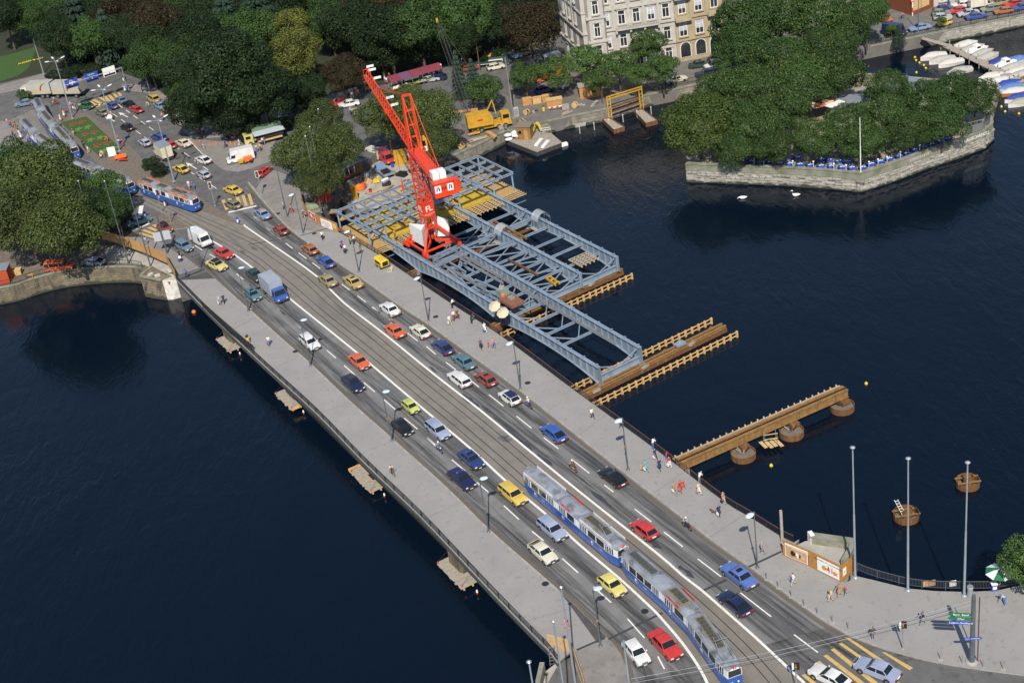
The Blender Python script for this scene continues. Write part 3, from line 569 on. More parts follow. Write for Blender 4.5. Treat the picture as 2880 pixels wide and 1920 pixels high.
def car(pos,nose,ty,col,label,full=True,roof=None,group=None,z=0.0,name=None,sunroof=False,taxi=None):
 c=p1(pos,z+.62) if isinstance(pos,str) else pos
 if nose=='T':hd=Vector((.461,-.887,0))
 elif nose=='W':hd=Vector((-.461,.887,0))
 else :hd=p1(nose,z+.62)-c
 R=car_meshes(ty);L,W,H,zb,hood,ws,rs,deck=TYPES[ty]
 root=thing(name or 'car',label,'car',(c.x,c.y,z),math.atan2(hd.y,hd.x),group)
 paint(inst('body',R['body'],root),PC[col]);inst('windscreen',R['windscreen'],root);inst('rear_window',R['rear_window'],root)
 for me in R['side']:inst('side_window',me,root)
 for p in R['wpos']:
  wo=inst('wheel',R['wheel'],root,p)
  if full:inst('hub',R['hub'],wo)
 if full:
  [inst('wheel_arch',me,root) for me in R['arch']]
  inst('bumper',R['fb'],root);inst('bumper',R['rb'],root);inst('grille',R['grille'],root)
  for me in R['hl']:inst('headlight',me,root)
  for me in R['tl']:inst('tail_light',me,root)
  inst('number_plate',R['fp'],root);inst('number_plate',R['rp'],root)
 else :
  inst('bumper',R['fb'],root);inst('bumper',R['rb'],root)
 xa=L/2-hood;xb=xa-ws;xd=-L/2+deck+rs
 if roof:m=MB();m.box(((xb+xd)/2,0,H+.012),(xb-xd+.1,W*.74,.05));m.build('roof_cover',roof,root)
 if sunroof:m=MB();m.box((xb-.55,0,H+.008),(.5,W*.42,.03));m.build('sunroof',GLASS,root)
 if taxi=='sign':m=MB();m.box(((xb+xd)/2,0,H+.08),(.2,.5,.14));m.build('roof_sign',AMB,root)
 if taxi=='police':
  m=MB();m.box(((xb+xd)/2,0,H+.05),(.16,1.1,.08));m.build('light_bar',TRIM,root)
  for y in (-.4,.4):m=MB();m.lathe([(.1,.0),(.1,.12),(.05,.18)],((xb+xd)/2,y,H+.09),8);m.build('beacon',mat('beacon_blue',(.02,.06,.6),.2),root)
 if taxi=='rack':
  m=MB()
  for x in (-.5,.5):m.box(((xb+xd)/2+x,0,H+.06),(.06,W*.7,.05))
  m.box(((xb+xd)/2,0,H+.12),(.9,W*.55,.08));m.build('roof_rack',TRIM,root)
 return root
CARS=[('E1520,708','E1592,745','estate','greyblue','grey blue estate car beside the white van at the bridge entrance'),('E1850,768','E1918,802','sedan','brightred','bright red saloon on the bridge just past the white van'),('E1792,865','E1875,905','bigsedan','paleyellow','pale yellow saloon with a black soft roof',dict(roof=BLACK)),('E2108,948','T','sedan','darkgreen','dark green saloon ahead of the blue box truck'),('E2092,1112','T','hatch','teal','teal hatchback with sunroof beside the blue box truck',dict(sunroof=True)),('I1092,328','T','estate','white','white estate car passing a lamp post on the left carriageway'),('I1500,487','T','sedan','orange','orange saloon driving beside the tram line in the left carriageway'),('I1448,665','T','bigsedan','navy','navy taxi saloon with small roof sign by the left kerb',dict(taxi='rack')),('I1925,860','T','mini','lime','tiny lime green car beside the tram line'),('I1857,1030','T','hatch','black','small black hatchback beside a lamp post, left lane'),('I2150,1053','T','estate','silverblue','silver blue estate car ahead of the lone left lane motorcyclist'),('J367,1292','T','sedan','darkblue','blue saloon with coloured bonnet stripes beside the police car',dict(sunroof=True)),('J290,1455','T','bigsedan','navy','navy police saloon with blue beacons on its roof',dict(taxi='police')),('.1442,1388','T','estate','yellow','yellow estate car beside the rear end of the first tram'),('.1553,1486','T','estate','silverblue','large silver blue estate beside the middle of the first tram'),('K1018,482','T','fast','cream','cream white saloon near the left kerb beside the silver estate'),('K1592,755','T','hatch','lightyellow','pale yellow hatchback beside the gap between the two trams'),('K2032,1245','K2165,1390','bigsedan','brightred','bright red saloon beside the curving tram at the bottom'),('K1792,1310','K1895,1440','hatch','white','white hatchback next to the red saloon at the bottom edge'),('E2170,445','W','sedan','lightblue','light blue taxi with amber roof sign leaving the crossing',dict(taxi='sign')),('F262,575','W','hatch','rust','rust red hatchback nearest the timber hoarding'),('F503,735','W','hatch','copper','brown orange hatchback ahead of a blue hatchback',),('F635,838','W','fast','brightblue','mid blue hatchback ahead of two mustard saloons'),('F650,992','W','sedan','khaki','khaki saloon beside the tram line, right carriageway'),('F860,1005','W','bigsedan','mustard','mustard saloon with dark roof panel near the right kerb',dict(sunroof=True)),('F1165,1230','W','sedan','white','white saloon alone in the right hand kerb lane'),('F1205,1407','W','sedan','orange','orange saloon beside a cream coupe'),('F1415,1412','W','coupe','cream','cream coupe beside the orange saloon'),('J132,367','W','fast','darkblue','dark blue hatchback between the cream coupe and the teal saloon'),('J310,487','W','sedan','teal','teal saloon near the right kerb beside the white estate'),('J270,632','W','estate','white','white estate car beside a dark red hatchback'),('J490,632','W','hatch','rust','dark red hatchback with black sunroof',dict(sunroof=True)),('J685,785','W','hatch','white','white hatchback with navy roof beside a moped rider',dict(roof='navy')),('J1050,1077','W','fast','brightblue','blue hatchback alone between two lamp posts, right carriageway'),('J1540,1440','W','coupe','black','black brown fastback coupe near the right kerb'),('N328,295','W','hatch','brightred','red hatchback beside the first tram, right carriageway'),('N1112,675','W','bigsedan','skyblue','mid blue saloon with open sunroof crossing the bridge joint',dict(sunroof=True)),('N1078,903','W','coupe','navy','navy black coupe beside the second tram'),('L745,1510','L610,1440','coupe','white','white coupe on the yellow crossing at the bottom edge'),('L1140,1452','L955,1380','sedan','silverblue','silver blue saloon on the yellow crossing'),('E1925,365','E1880,345','hatch','olive','grey brown hatchback standing on the yellow zebra crossing'),('E1925,247','E1865,225','sedan','yellow','yellow saloon just beyond the zebra crossing'),('E1680,118','E1625,88','hatch','silver','silver hatchback behind the yellow hatchback, far carriageway'),('E1495,72','E1447,52','fast','yellow','yellow hatchback beside the twin lane arrow'),('A1680,1320','A1618,1292','fast','white','white fastback in the kerb lane by the railings'),('A1515,1182','A1462,1158','sedan','cream','cream taxi with yellow roof sign in the square',dict(taxi='sign')),('A1400,1197','A1370,1183','hatch','brightred','red car half hidden behind the cream box truck'),('A1315,1132','A1262,1110','estate','blue','dark blue estate ahead of the cream box truck'),('A1195,1177','A1150,1150','hatch','silver','silver hatchback ahead of the box truck, inner lane'),('A1047,1050','A1007,1030','hatch','black','black hatchback alone beside the flower bed'),('A840,928','A800,908','hatch','olive','olive green hatchback turning past the flower bed tip'),('A712,877','A668,872','deux','green','bright green little old car on the far yellow crossing'),('A925,872','A893,855','hatch','blue','blue hatchback waiting at the far stop line'),('A1065,862','A1030,845','sedan','black','black saloon ahead of the red coupe, far carriageway'),('A1127,902','A1088,882','coupe','red','orange red coupe behind the black saloon, far carriageway'),('A1002,828','A958,800','sedan','greyblue','grey blue saloon at the head of the far kerb lane'),('A1267,818','A1222,792','tall','mustard','tall amber estate parked on the far pavement'),('A1322,872','A1285,850','sedan','lightblue','light blue saloon parked behind the amber estate'),('A1390,905','A1350,885','sedan','tan','tan car parked half under the big trees'),('A207,852','A135,865','sedan','greyblue','grey saloon in front of the long lorry at far left'),('A2185,1418','A2225,1385','hatch','brightred','red car half hidden by the plane tree at the junction'),('A2050,1062','A1975,1045','sedan','white','white saloon parked by the market van'),('A1955,1090','A1890,1100','fast','brown','brown hatchback parked on the square beside the white saloon'),('E1362,562','E1418,590','deux','rust','dark red little car with black soft top on the left crossing',dict(roof=BLACK)),('E1150,502','E1190,490','sedan','teal','teal car half hidden behind the left flowering bush'),('E772,842','E690,838','fast','silver','silver hatchback parked on the lower left quay',dict(z=-1.1)),('B825,857','B745,872','sedan','white','white saloon by the market crossing'),('B768,838','B820,820','sedan','red','red saloon behind the white one by the market'),('B1490,652','B1540,645','estate','silver','silver estate parked beside the red market awning'),('B1560,640','B1510,645','hatch','navy','navy car parked next to the silver estate at the market'),('B2042,550','B2090,540','hatch','cream','cream hatchback on the street below the green lorry'),('B2172,462','B2230,455','estate','lightblue','light blue estate in the row by the hedge'),('B2265,437','B2215,445','hatch','khaki','pale olive hatchback in the row by the hedge'),('B1830,560','B1880,550','hatch','rust','dark red car half hidden behind the silver fir'),('B1900,528','B1940,520','hatch','darkblue','dark blue car behind the green lorry'),]
CARS2=[('C280,418','C320,412','fast','silver','silver hatchback in the row left of the stone palace'),('C365,392','C415,385','sedan','maroon','maroon saloon in the row left of the stone palace'),('C440,368','C490,360','sedan','brown','dark brown saloon nearest the yellow lamp by the palace'),('C342,442','C390,430','fast','black','black hatchback parked across from the maroon saloon'),('C485,418','C440,425','estate','blue','blue estate at the corner of the stone palace'),('C212,490','C250,480','hatch','black','dark car partly under the left quay tree'),('C505,702','C450,690','sedan','silver','silver car parked in the shade under the quay trees'),('C385,740','C420,730','hatch','blue','dark blue car in the shade of the left quay tree'),('C1670,532','C1735,525','sedan','darkgreen','dark green saloon on the quay street by the palace'),('C1728,602','C1650,615','estate','navy','black navy estate on the quay street, near lane'),('C1475,655','C1540,640','sedan','cream','cream saloon half hidden by the quay trees'),('C1395,612','C1450,600','sedan','lightblue','pale blue car seen through the quay tree leaves'),('C1840,483','C1880,475','hatch','brown','brown car at the edge of the island chestnuts'),('D1195,147','D1250,175','sedan','orange','orange red saloon turning on the far quay street'),('D1490,227','D1420,240','sedan','lightblue','light blue saloon parked at the quay railing'),('D1692,188','D1640,200','mini','yellow','yellow small car with black trim at the quay railing'),('D1680,140','D1740,135','hatch','silver','silver hatchback behind the yellow small car'),('D1668,105','D1725,100','hatch','sage','sage green hatchback behind the silver hatchback'),('D1690,72','D1745,65','sedan','darkblue','dark blue car at the hoarding in the far car row'),('D1802,87','D1750,95','hatch','brightred','red hatchback in the far car row'),('D1842,40','D1770,48','estate','white','white estate at the back of the far car row'),('D1890,107','D1810,118','sedan','silver','silver saloon between red hatchback and blue saloon'),('D1957,132','D2030,120','sedan','blue','royal blue saloon parked at the quay railing'),('D2068,72','D2010,82','hatch','sage','grey green hatchback in the right of the far car row'),('D2182,90','D2115,100','hatch','copper','orange brown hatchback at the quay railing, far right'),('D2142,20','D2080,30','sedan','tan','tan saloon at the top of the far car row'),('D2262,30','D2200,42','hatch','brightred','red hatchback in the top right corner'),('D2330,58','D2290,66','hatch','blue','blue car cut by the right picture edge'),]
for e in CARS:
 kw=dict(e[5]) if len(e)>5 else {}
 if kw.get('roof')=='navy':kw['roof']=PC['navy']
 car(*e[:5],group='cars on the bridge and in the square',full=e[0][0] in 'EFIJKLN.A',**kw)
for e in CARS2:car(*e[:5],group='cars along the far quay',full=False,z=QZ)
def van(pos,nose,col,label,L=4.9,W=1.9,H=2.3,z=0.0,hood=.55,cat='van',wins=0,box=None,cabcol=None,boxH=None,group=None):
 """panel van; with box = material a lorry: cab + separate load body"""
 c=p1(pos,z+1.1);hd=p1(nose,z+1.1)-c if nose not in 'TW' else Vector((.461,-.887,0))*(1 if nose=='T' else -1)
 root=thing('van' if not box else 'lorry',label,cat,(c.x,c.y,z),math.atan2(hd.y,hd.x),group);h=L/2;w=W/2
 pm=PC[cabcol or col];cl=L if not box else 1.9;m=MB();x0=h-cl;zb=1.15 if not box else 1.2;Hc=H if not box else min(H,2.15)
 loft(m,[ring(x0,w*.97,.32,zb,0),ring(h-hood,w,.32,zb,.0),ring(h-.1,w*.96,.34,zb-.12,.03),ring(h,w*.9,.42,zb-.25,.0)])
 A=[(h-hood,-w*.97,zb),(h-hood,w*.97,zb),(x0,w*.97,zb),(x0,-w*.97,zb)];B=[(h-hood-.45,-w*.86,Hc),(h-hood-.45,w*.86,Hc),(x0+.06,w*.86,Hc),(x0+.06,-w*.86,Hc)]
 m.add(A+B,[(0,1,5,4),(1,2,6,5),(2,3,7,6),(3,0,4,7),(4,5,6,7)]);b=m.build('cab' if box else 'body',[pm],root,smooth=True);zs(b)
 def P4(p,q,r_,s_,nm,e=.06,e2=.12):
  p,q,r_,s_=map(Vector,(p,q,r_,s_));n=(q-p).cross(s_-p).normalized()
  def bl(u,v): return (p*(1-u)+q*u)*(1-v)+(s_*(1-u)+r_*u)*v
  a=[bl(e,e2),bl(1-e,e2),bl(1-e,1-e2),bl(e,1-e2)];MB().hexa([x-n*.02 for x in a]+[x+n*.012 for x in a]).build(nm,GLASS,root)
 f1=.5 if not box else .8
 def sidep(y,u0,u1,v1=.85):
  a,b_=(A[1],A[2]) if y else (A[0],A[3]);c_,d_=(B[1],B[2]) if y else (B[0],B[3])
  P,Q,R_,S=lerp3(a,b_,u0),lerp3(a,b_,u1),lerp3(c_,d_,u1),lerp3(c_,d_,u0);R_=lerp3(Q,R_,v1);S=lerp3(P,S,v1)
  if y:P4(P,Q,R_,S,'side_window')
  else :P4(Q,P,S,R_,'side_window')
 vz=min(1.0,.85/(Hc-zb))
 P4(A[0],A[1],lerp3(A[1],B[1],vz),lerp3(A[0],B[0],vz),'windscreen',.05,.05)
 for y in (0,1):
  if wins:
   for k in range(wins):sidep(y,k/wins,(k+1)/wins,vz*.9)
  else :sidep(y,.04,.24 if not box else .6,vz*.9)
 if not box:P4(A[2],A[3],lerp3(A[3],B[3],vz),lerp3(A[2],B[2],vz),'rear_window',.12,.05)
 else :
  m=MB();bh=boxH or H;m.b0(-h,x0-.12,-w-.05,w+.05,.85,bh);m.build('load_body',box,root)
  m=MB();m.b0(-h+.1,x0,-.4,.4,.5,.84);m.build('chassis',TRIM,root)
 rad=.36;me=car_meshes('sedan')
 for x in (h-.85,-h+1.0):
  for y in (-1,1):wo=inst('wheel',me['wheel'],root,(x,y*(w-.1),rad),0,(1.2,1.2,1.2));inst('hub',me['hub'],wo)
 m=MB();m.box((h+.03,0,.5),(.14,W*.96,.2));m.build('bumper',TRIM,root);m=MB();m.box((-h-.03,0,.5),(.14,W*.9,.2));m.build('bumper',TRIM,root)
 for y in (-1,1):m=MB();m.box((h-.02,y*w*.68,.78),(.08,.3,.16));m.build('headlight',LENS,root);m=MB();m.box((-h-.01,y*w*.8,.85),(.06,.14,.3));m.build('tail_light',TAIL,root)
 m=MB()
 for y in (-1,1):m.box((h-hood-.1,y*(w+.14),zb+.35),(.06,.16,.26))
 m.build('mirrors',TRIM,root)
 return root
TARP=mat('grey_tarpaulin',(.3,.33,.38),.6,var=.1,scale=1,coords='object');CREAMB=mat('cream_box',(.6,.55,.38),.6,var=.06,scale=1);BLUEROOF=mat('slate_roof_tarp',(.2,.24,.3),.7)
van('E1655,645','E1745,695','white','white delivery van at the left bridge entrance',5.2,1.95,2.45)
bt=van('F212,1078','T','blue','blue lorry cab with tall grey tarpaulin box',6.3,2.15,3.1,box=TARP,cabcol='brightblue',cat='lorry',boxH=3.25)
ct=van('A1345,1258','A1262,1195','cream','cream box lorry with slate roof in the square',6.0,2.2,3.0,box=CREAMB,cat='lorry',boxH=3.1)
m_=MB();m_.b0(-3.02,1.02,-1.16,1.16,3.103,3.2);m_.build('box_roof',BLUEROOF,ct)
van('A1985,1290','A1900,1310','white','white high roof van parked in the market square',5.4,2.0,2.7)
van('A2290,990','A2220,975','silverblue','pale grey van parked behind the plane tree',5.4,2.0,2.5)
van('E490,868','E605,858','orange','orange van with a row of windows on the lower left quay',5.0,1.75,1.95,z=-1.1,hood=1.2,wins=4)
van('D1280,248','D1375,262','navy','dark blue panel van at the far quay railing',5.0,1.95,2.4,z=QZ)
van('C425,622','C340,640','orange','orange lorry glimpsed under the quay trees',6.5,2.2,2.8,z=QZ,box=PC['orange'],cat='lorry')
van('C430,487','C380,500','white','white van roof between the quay tree and the palace',4.6,1.8,2.2,z=QZ)
van('C1792,530','C1740,540','white','white box car on the quay street beside the dark green saloon',4.2,1.75,1.95,z=QZ,hood=.9,wins=2)
van('D1995,32','D2040,25','cream','cream truck at the top of the far car row',5.0,1.9,2.3,z=QZ,box=PC['cream'],cat='lorry')
van('B1130,1292','B1180,1325','brightred','red van with white nose in the building yard',5.0,1.9,2.2,z=QZ)
van('B1030,1262','B990,1250','cream','cream van behind the red van in the yard shade',4.6,1.8,2.1,z=QZ)
def flat(pos,nose,col,label,L,W=2.0,z=0.0,load=None,side=.35,bed=WOODG):
 c=p1(pos,z+.9);hd=p1(nose,z+.9)-c;root=thing('pickup_truck',label,'truck',(c.x,c.y,z),math.atan2(hd.y,hd.x));h=L/2;w=W/2
 m=MB();x0=h-1.9;loft(m,[ring(x0,w*.95,.35,1.1,0),ring(h-.5,w,.35,1.1,0),ring(h,w*.9,.4,.95,0)])
 m.add([(h-.55,-w*.95,1.1),(h-.55,w*.95,1.1),(x0,w*.95,1.1),(x0,-w*.95,1.1),(h-.95,-w*.82,1.95),(h-.95,w*.82,1.95),(x0+.1,w*.82,1.95),(x0+.1,-w*.82,1.95)],[(0,1,5,4),(1,2,6,5),(2,3,7,6),(3,0,4,7),(4,5,6,7)])
 zs(m.build('cab',PC[col],root,smooth=True))
 m=MB();m.hexa([(h-.56,-w*.85,1.16),(h-.56,w*.85,1.16),(h-.62,w*.85,1.16),(h-.62,-w*.85,1.16),(h-.9,-w*.74,1.88),(h-.9,w*.74,1.88),(h-.98,w*.74,1.88),(h-.98,-w*.74,1.88)]);m.build('windscreen',GLASS,root)
 for y in (-1,1):m=MB();m.box((h-1.25,y*w*.9,1.5),(.7,.05,.5));m.build('side_window',GLASS,root)
 m=MB();m.b0(-h,x0-.1,-w,w,.72,.82);m.build('load_bed',bed,root)
 for a in ((-h,x0-.1,-w,-w+.05),(-h,x0-.1,w-.05,w),(-h,-h+.05,-w+.06,w-.06)):m=MB();m.b0(a[0],a[1],a[2],a[3],.823,.823+side);m.build('side_board',PC[col],root)
 me=car_meshes('sedan')
 for x in (h-.8,-h+1.0):
  for y in (-1,1):wo=inst('wheel',me['wheel'],root,(x,y*(w-.1),.34),0,1.15);inst('hub',me['hub'],wo)
 for y in (-1,1):m=MB();m.box((h,y*w*.6,.75),(.06,.25,.15));m.build('headlight',LENS,root)
 return root
pu=flat('F1110,88','F1045,40','lightblue','light blue pickup loaded with dark drums in the building yard',5.2,z=QZ)
for k in range(3):m_=MB();m_.cyl((-2.0+k*.1,-.5+k*.5,1.05),(-.2,-.6+k*.5,1.1),.24,.24,8);tag(m_.build('pipe_drum',BLACK),['black drum on the pickup bed, side nearest the crane','black drum in the middle of the pickup bed','black drum on the pickup bed, side nearest the red van'][k],'drum').matrix_world=Matrix.Translation(pu.location)@Matrix.Rotation(pu.rotation_euler.z,4,'Z')
flat('A2165,1020','A2110,1000','cream','cream pickup between the white saloon and the grey van',4.8)
flat('B2020,505','B2130,492','darkgreen','green cab lorry with long pale flatbed by the hedge',8.0,2.3,side=.5,bed=CONCW)
tl=thing('articulated_lorry','long lorry with grey and yellow striped tarpaulin at far left','lorry',p1('A320,760',1.5)*1.0)
def tarp_box(root,x0,x1,w,z0,z1):
 m=MB();m.b0(x0,x1,-w,w,z0,z1);m.build('tarpaulin',mat('lorry_tarp',(.38,.37,.33),.7,var=.12,scale=.6),root)
 TY=mat('tarp_yellow',(.62,.34,.03),.6);TG=mat('tarp_green',(.05,.09,.08),.6)
 for y in (-1,1):
  m=MB();m.b0(x0,x1,y*(w+.006)-.004,y*(w+.006)+.004,z0+.55,z0+.72);m.build('yellow_band',TY,root)
  m=MB();n=9;L=x1-x0;pts=[(x0+L*.1+L*.3*math.sin(t/n*PI/2),z1-.1-(z1-z0-.9)*(1-math.cos(t/n*PI/2))) for t in range(n+1)]
  q=[(x+.35,z) for x,z in pts];f=pts+q[::-1];m.add([(x,y*(w+.012),z) for x,z in f],[tuple(range(len(f)))]);m.build('green_swoosh',TG,root)
  m=MB();f=q+[(x+.7,z) for x,z in pts][::-1];m.add([(x,y*(w+.012),z) for x,z in f],[tuple(range(len(f)))]);m.build('yellow_swoosh',TY,root)
a_,b_=p1('A190,760',1.5),p1('A440,745',1.5);d_=(a_-b_).normalized();tl.location=((a_+b_)/2).x,((a_+b_)/2).y,0;tl.rotation_euler.z=math.atan2(d_.y,d_.x)
L_=(a_-b_).length;h=L_/2
tarp_box(tl,-h,h-2.0,1.2,1.1,3.7)
m_=MB();loft(m_,[ring(h-1.8,1.15,.5,2.9,0),ring(h-.1,1.15,.5,2.8,0),ring(h,1.1,.55,1.5,.1)]);zs(m_.build('cab',PC['cream'],tl,smooth=True))
m_=MB();m_.box((h-.02,0,2.15),(.1,2.0,.8));m_.build('windscreen',GLASS,tl)
for y in (-1,1):m_=MB();m_.box((h-.8,y*1.15,2.15),(.9,.05,.7));m_.build('side_window',GLASS,tl)
m_=MB();m_.b0(-h,h-1.9,-.5,.5,.7,1.095);m_.build('chassis',TRIM,tl)
me=car_meshes('sedan')
for x in (h-1.1,-h+1.2,-h+2.4):
 for y in (-1,1):wo=inst('wheel',me['wheel'],tl,(x,y*1.0,.5),0,1.7);inst('hub',me['hub'],wo)
a_,b_=p1('A455,750',1.5),p1('A680,745',1.5);d_=(a_-b_).normalized()
tr=thing('lorry_trailer','second striped tarpaulin trailer behind the long lorry','trailer',(((a_+b_)/2).x,((a_+b_)/2).y,0),math.atan2(d_.y,d_.x));h=(a_-b_).length/2
tarp_box(tr,-h,h,1.2,1.1,3.7);m_=MB();m_.b0(-h,h+.8,-.5,.5,.7,1.095);m_.build('chassis',TRIM,tr)
for x in (h-1.1,-h+1.2):
 for y in (-1,1):wo=inst('wheel',me['wheel'],tr,(x,y*1.0,.5),0,1.7);inst('hub',me['hub'],wo)
 # trams
TBLUE=mat('tram_blue',(.03,.095,.34),.35,var=.12,scale=1.3,coords='object',coat=.3);TWHITE=mat('tram_white',(.72,.74,.76),.4,var=.06,scale=1);TROOF=mat('tram_roof',(.25,.275,.32),.55,var=.12,scale=.9,bump=.1)
noise_mix(TROOF,.8,.5,.7,(.1,.1,.1));noise_mix(TROOF,.45,.52,.7,(.17,.15,.11));TROOFB=mat('tram_roof_box',(.15,.17,.2),.6,var=.2,scale=1.5);TBROWN=mat('tram_roof_walk',(.2,.165,.09),.85,var=.2,scale=2);TGRID=mat('tram_resistor',(.06,.06,.055),.7,var=.5,scale=6)
def text(body,size,mt,root,M,depth=.0,name='lettering'):
 cu=bpy.data.curves.new('lettering','FONT');cu.body=body;cu.size=size;cu.align_x='CENTER';cu.align_y='CENTER';cu.extrude=depth;cu.resolution_u=2;cu.offset=size*.012
 ob=bpy.data.objects.new(name,cu);COL.objects.link(ob);dg=bpy.context.evaluated_depsgraph_get();me=bpy.data.meshes.new_from_object(ob.evaluated_get(dg));bpy.data.objects.remove(ob)
 me.materials.clear();me.materials.append(mt);o=bpy.data.objects.new(name,me);COL.objects.link(o);o.parent=root;o.matrix_local=M; return o
def scribble(n,size,mt,root,M,name='small_print'):
 """a line of marks too small to read: strokes like lettering"""
 R_=random.Random(n*7+int(size*100));m=MB();x=-n*size*.31
 for i in range(n):
  if R_.random()>.12:
   h_=size*(.95 if i==0 or R_.random()<.25 else .66);t_=size*.13;w_=size*R_.uniform(.3,.48);z_=-size*.35
   m.add([(x,z_,0),(x+t_,z_,0),(x+t_,z_+h_,0),(x,z_+h_,0)],[(0,1,2,3)]);m.add([(x+w_-t_,z_,0),(x+w_,z_,0),(x+w_,z_+size*.66,0),(x+w_-t_,z_+size*.66,0)],[(0,1,2,3)])
   y_=z_+size*R_.choice((0,.27,.53));m.add([(x+t_,y_,0),(x+w_-t_,y_,0),(x+w_-t_,y_+t_,0),(x+t_,y_+t_,0)],[(0,1,2,3)])
  x+=size*.62
 o=m.build(name,mt,root);o.matrix_local=M; return o
def face(c,xd,up):
 """matrix: local x along xd, local y along up, centred at c"""
 xd=Vector(xd).normalized();up=Vector(up);up=(up-xd*up.dot(xd)).normalized();n=xd.cross(up); return Matrix(((xd.x,up.x,n.x,c[0]),(xd.y,up.y,n.y,c[1]),(xd.z,up.z,n.z,c[2]),(0,0,0,1)))
def tram(ends,label,style,group='blue and white trams',front=True,ad=None,adcol=None,num='2',bare=()):
 """ends: list of (rear, front) ground points per section, last one is the leading car"""
 c=sum([a+b for a,b in ends],Vector())/(2*len(ends));root=thing('tram',label,'tram',(c.x,c.y,0),0,group);W=1.1
 for k,(a,b) in enumerate(ends):
  d=b-a;L=d.length-.12;h=L/2;d.normalize();rz=math.atan2(d.y,d.x);cc=(a+b)/2-c
  lead=front and k==len(ends)-1;tail=k==0
  xf,xr=h,-h
  def tw(x):
   w=W
   if lead and x>h-1.6:w=W-.3*((x-h+1.6)/1.6)**1.3
   if tail and x<-h+1.4:w=W-.28*((-h+1.4-x)/1.4)**1.3
   return w
  xs=[xr,xr+.7,xr+1.4,0,xf-1.6,xf-.8,xf]
  sec=inst('car_section',None,root,(cc.x,cc.y,0),rz) if False else None
  m=MB();loft(m,[[(x,-tw(x)*.96,.38),(x,-tw(x),.6),(x,-tw(x),1.72),(x,tw(x),1.72),(x,tw(x),.6),(x,tw(x)*.96,.38)] for x in xs]);s=m.build('lower_body',TBLUE,root);s.location=cc.x,cc.y,0;s.rotation_euler.z=rz
  P=s
  m=MB();loft(m,[[(x,-tw(x)*.995,1.722),(x,-tw(x)*.94,2.72),(x,tw(x)*.94,2.72),(x,tw(x)*.995,1.722)] for x in xs]);m.build('upper_body',TWHITE,P)
  m=MB();rx=[xr-.04,xr+.5,xr+1.4,0,xf-1.6,xf-.7,xf+.04]
  loft(m,[[(x,-tw(max(min(x,xf),xr))*.97,2.722),(x,-tw(max(min(x,xf),xr))*.8,2.98-e*.12),(x,-.4,3.12-e*.18),(x,.4,3.12-e*.18),(x,tw(max(min(x,xf),xr))*.8,2.98-e*.12),(x,tw(max(min(x,xf),xr))*.97,2.722)] for x,e in zip(rx,(1,.3,0,0,0,.3,1))])
  m.build('roof',TROOF,P,smooth=False)
  n=max(2,int((L-1.0)/1.35));st=(L-.8)/n;y0,y1=1.8,2.62
  for i in range(n):
   x0=xr+.4+i*st;door=(i==0) or (i==n-1 and n>3) if style!='old' else False
   xc=x0+st/2;w_=tw(xc);sl=(tw(x0+st*.9)-tw(x0+st*.1))/(st*.8)
   for y in (-1,1):
    if y>0 and door and style=='mirage':door_=False
    else :door_=door
    def pan(xa,xb,za,zb,nm,mt,out=.012):
     q=[]
     for z,o_ in ((za,1),(zb,1)):
      wz= lambda x:tw(x)*(.995-.055*max(0,(z-1.722))/1.0) if z>1.72 else tw(x)
      q.append(((xa,y*(wz(xa)-.02),z),(xb,y*(wz(xb)-.02),z),(xb,y*(wz(xb)+out),z),(xa,y*(wz(xa)+out),z)))
     MB().hexa(list(q[0])+list(q[1])).build(nm,mt,P)
    if door_:
     for j in range(4):pan(x0+st*(.1+.21*j),x0+st*(.1+.21*j)+st*.12,1.1 if style!='mirage' else 1.78,2.6,'door_pane',GLASS)
     for j in range(3):pan(x0+st*(.29+.21*j)-.03,x0+st*(.29+.21*j),.45,1.7,'door_leaf',TWHITE if style=='old' else mat('tram_door_blue',(.05,.13,.42),.35),.02)
    else :pan(x0+st*.06,x0+st*.94,y0,y1,'side_window',GLASSB)
  if lead:
   m=MB();m.hexa([(xf-.02,-tw(xf)*.9,1.8),(xf-.02,tw(xf)*.9,1.8),(xf-.03,tw(xf)*.85,2.62),(xf-.03,-tw(xf)*.85,2.62),(xf+.016,-tw(xf)*.9,1.8),(xf+.016,tw(xf)*.9,1.8),(xf+.016,tw(xf)*.85,2.62),(xf+.016,-tw(xf)*.85,2.62)]);m.build('windscreen',GLASSB,P)
   for y in (-.35,.35):m=MB();m.cyl((xf,y,1.0),(xf+.05,y,1.0),.11,.11,10);m.build('headlight',LENS,P)
   m=MB();m.box((xf+.03,0,2.78),(.08,.9,.2));m.build('route_board',WPLAIN,P);m=MB();m.box((xf+.08,0,2.98),(.04,.34,.3));rb_=m.build('number_board',REDP,P);text(num,.26,WPLAIN,P,face((xf+.105,0,2.98),(0,1,0),(0,0,1)))
   m=MB();m.box((xf+.12,0,.5),(.3,1.2,.14));m.build('coupling',IRON,P)
  if tail:m=MB();m.box((xr-.015,0,2.2),(.03,tw(xr)*1.7,.8));m.build('rear_window',GLASSB,P);m=MB();m.box((xr-.1,0,3.02),(.3,.5,.12));m.build('tail_board',TROOF,P)
  for x in (xr+1.5,xf-1.5):
   m=MB()
   for y in (-.5,.5):m.cyl((x,y-.06,.3),(x,y+.06,.3),.3,.3,12)
   m.build('wheelset',IRON,P)
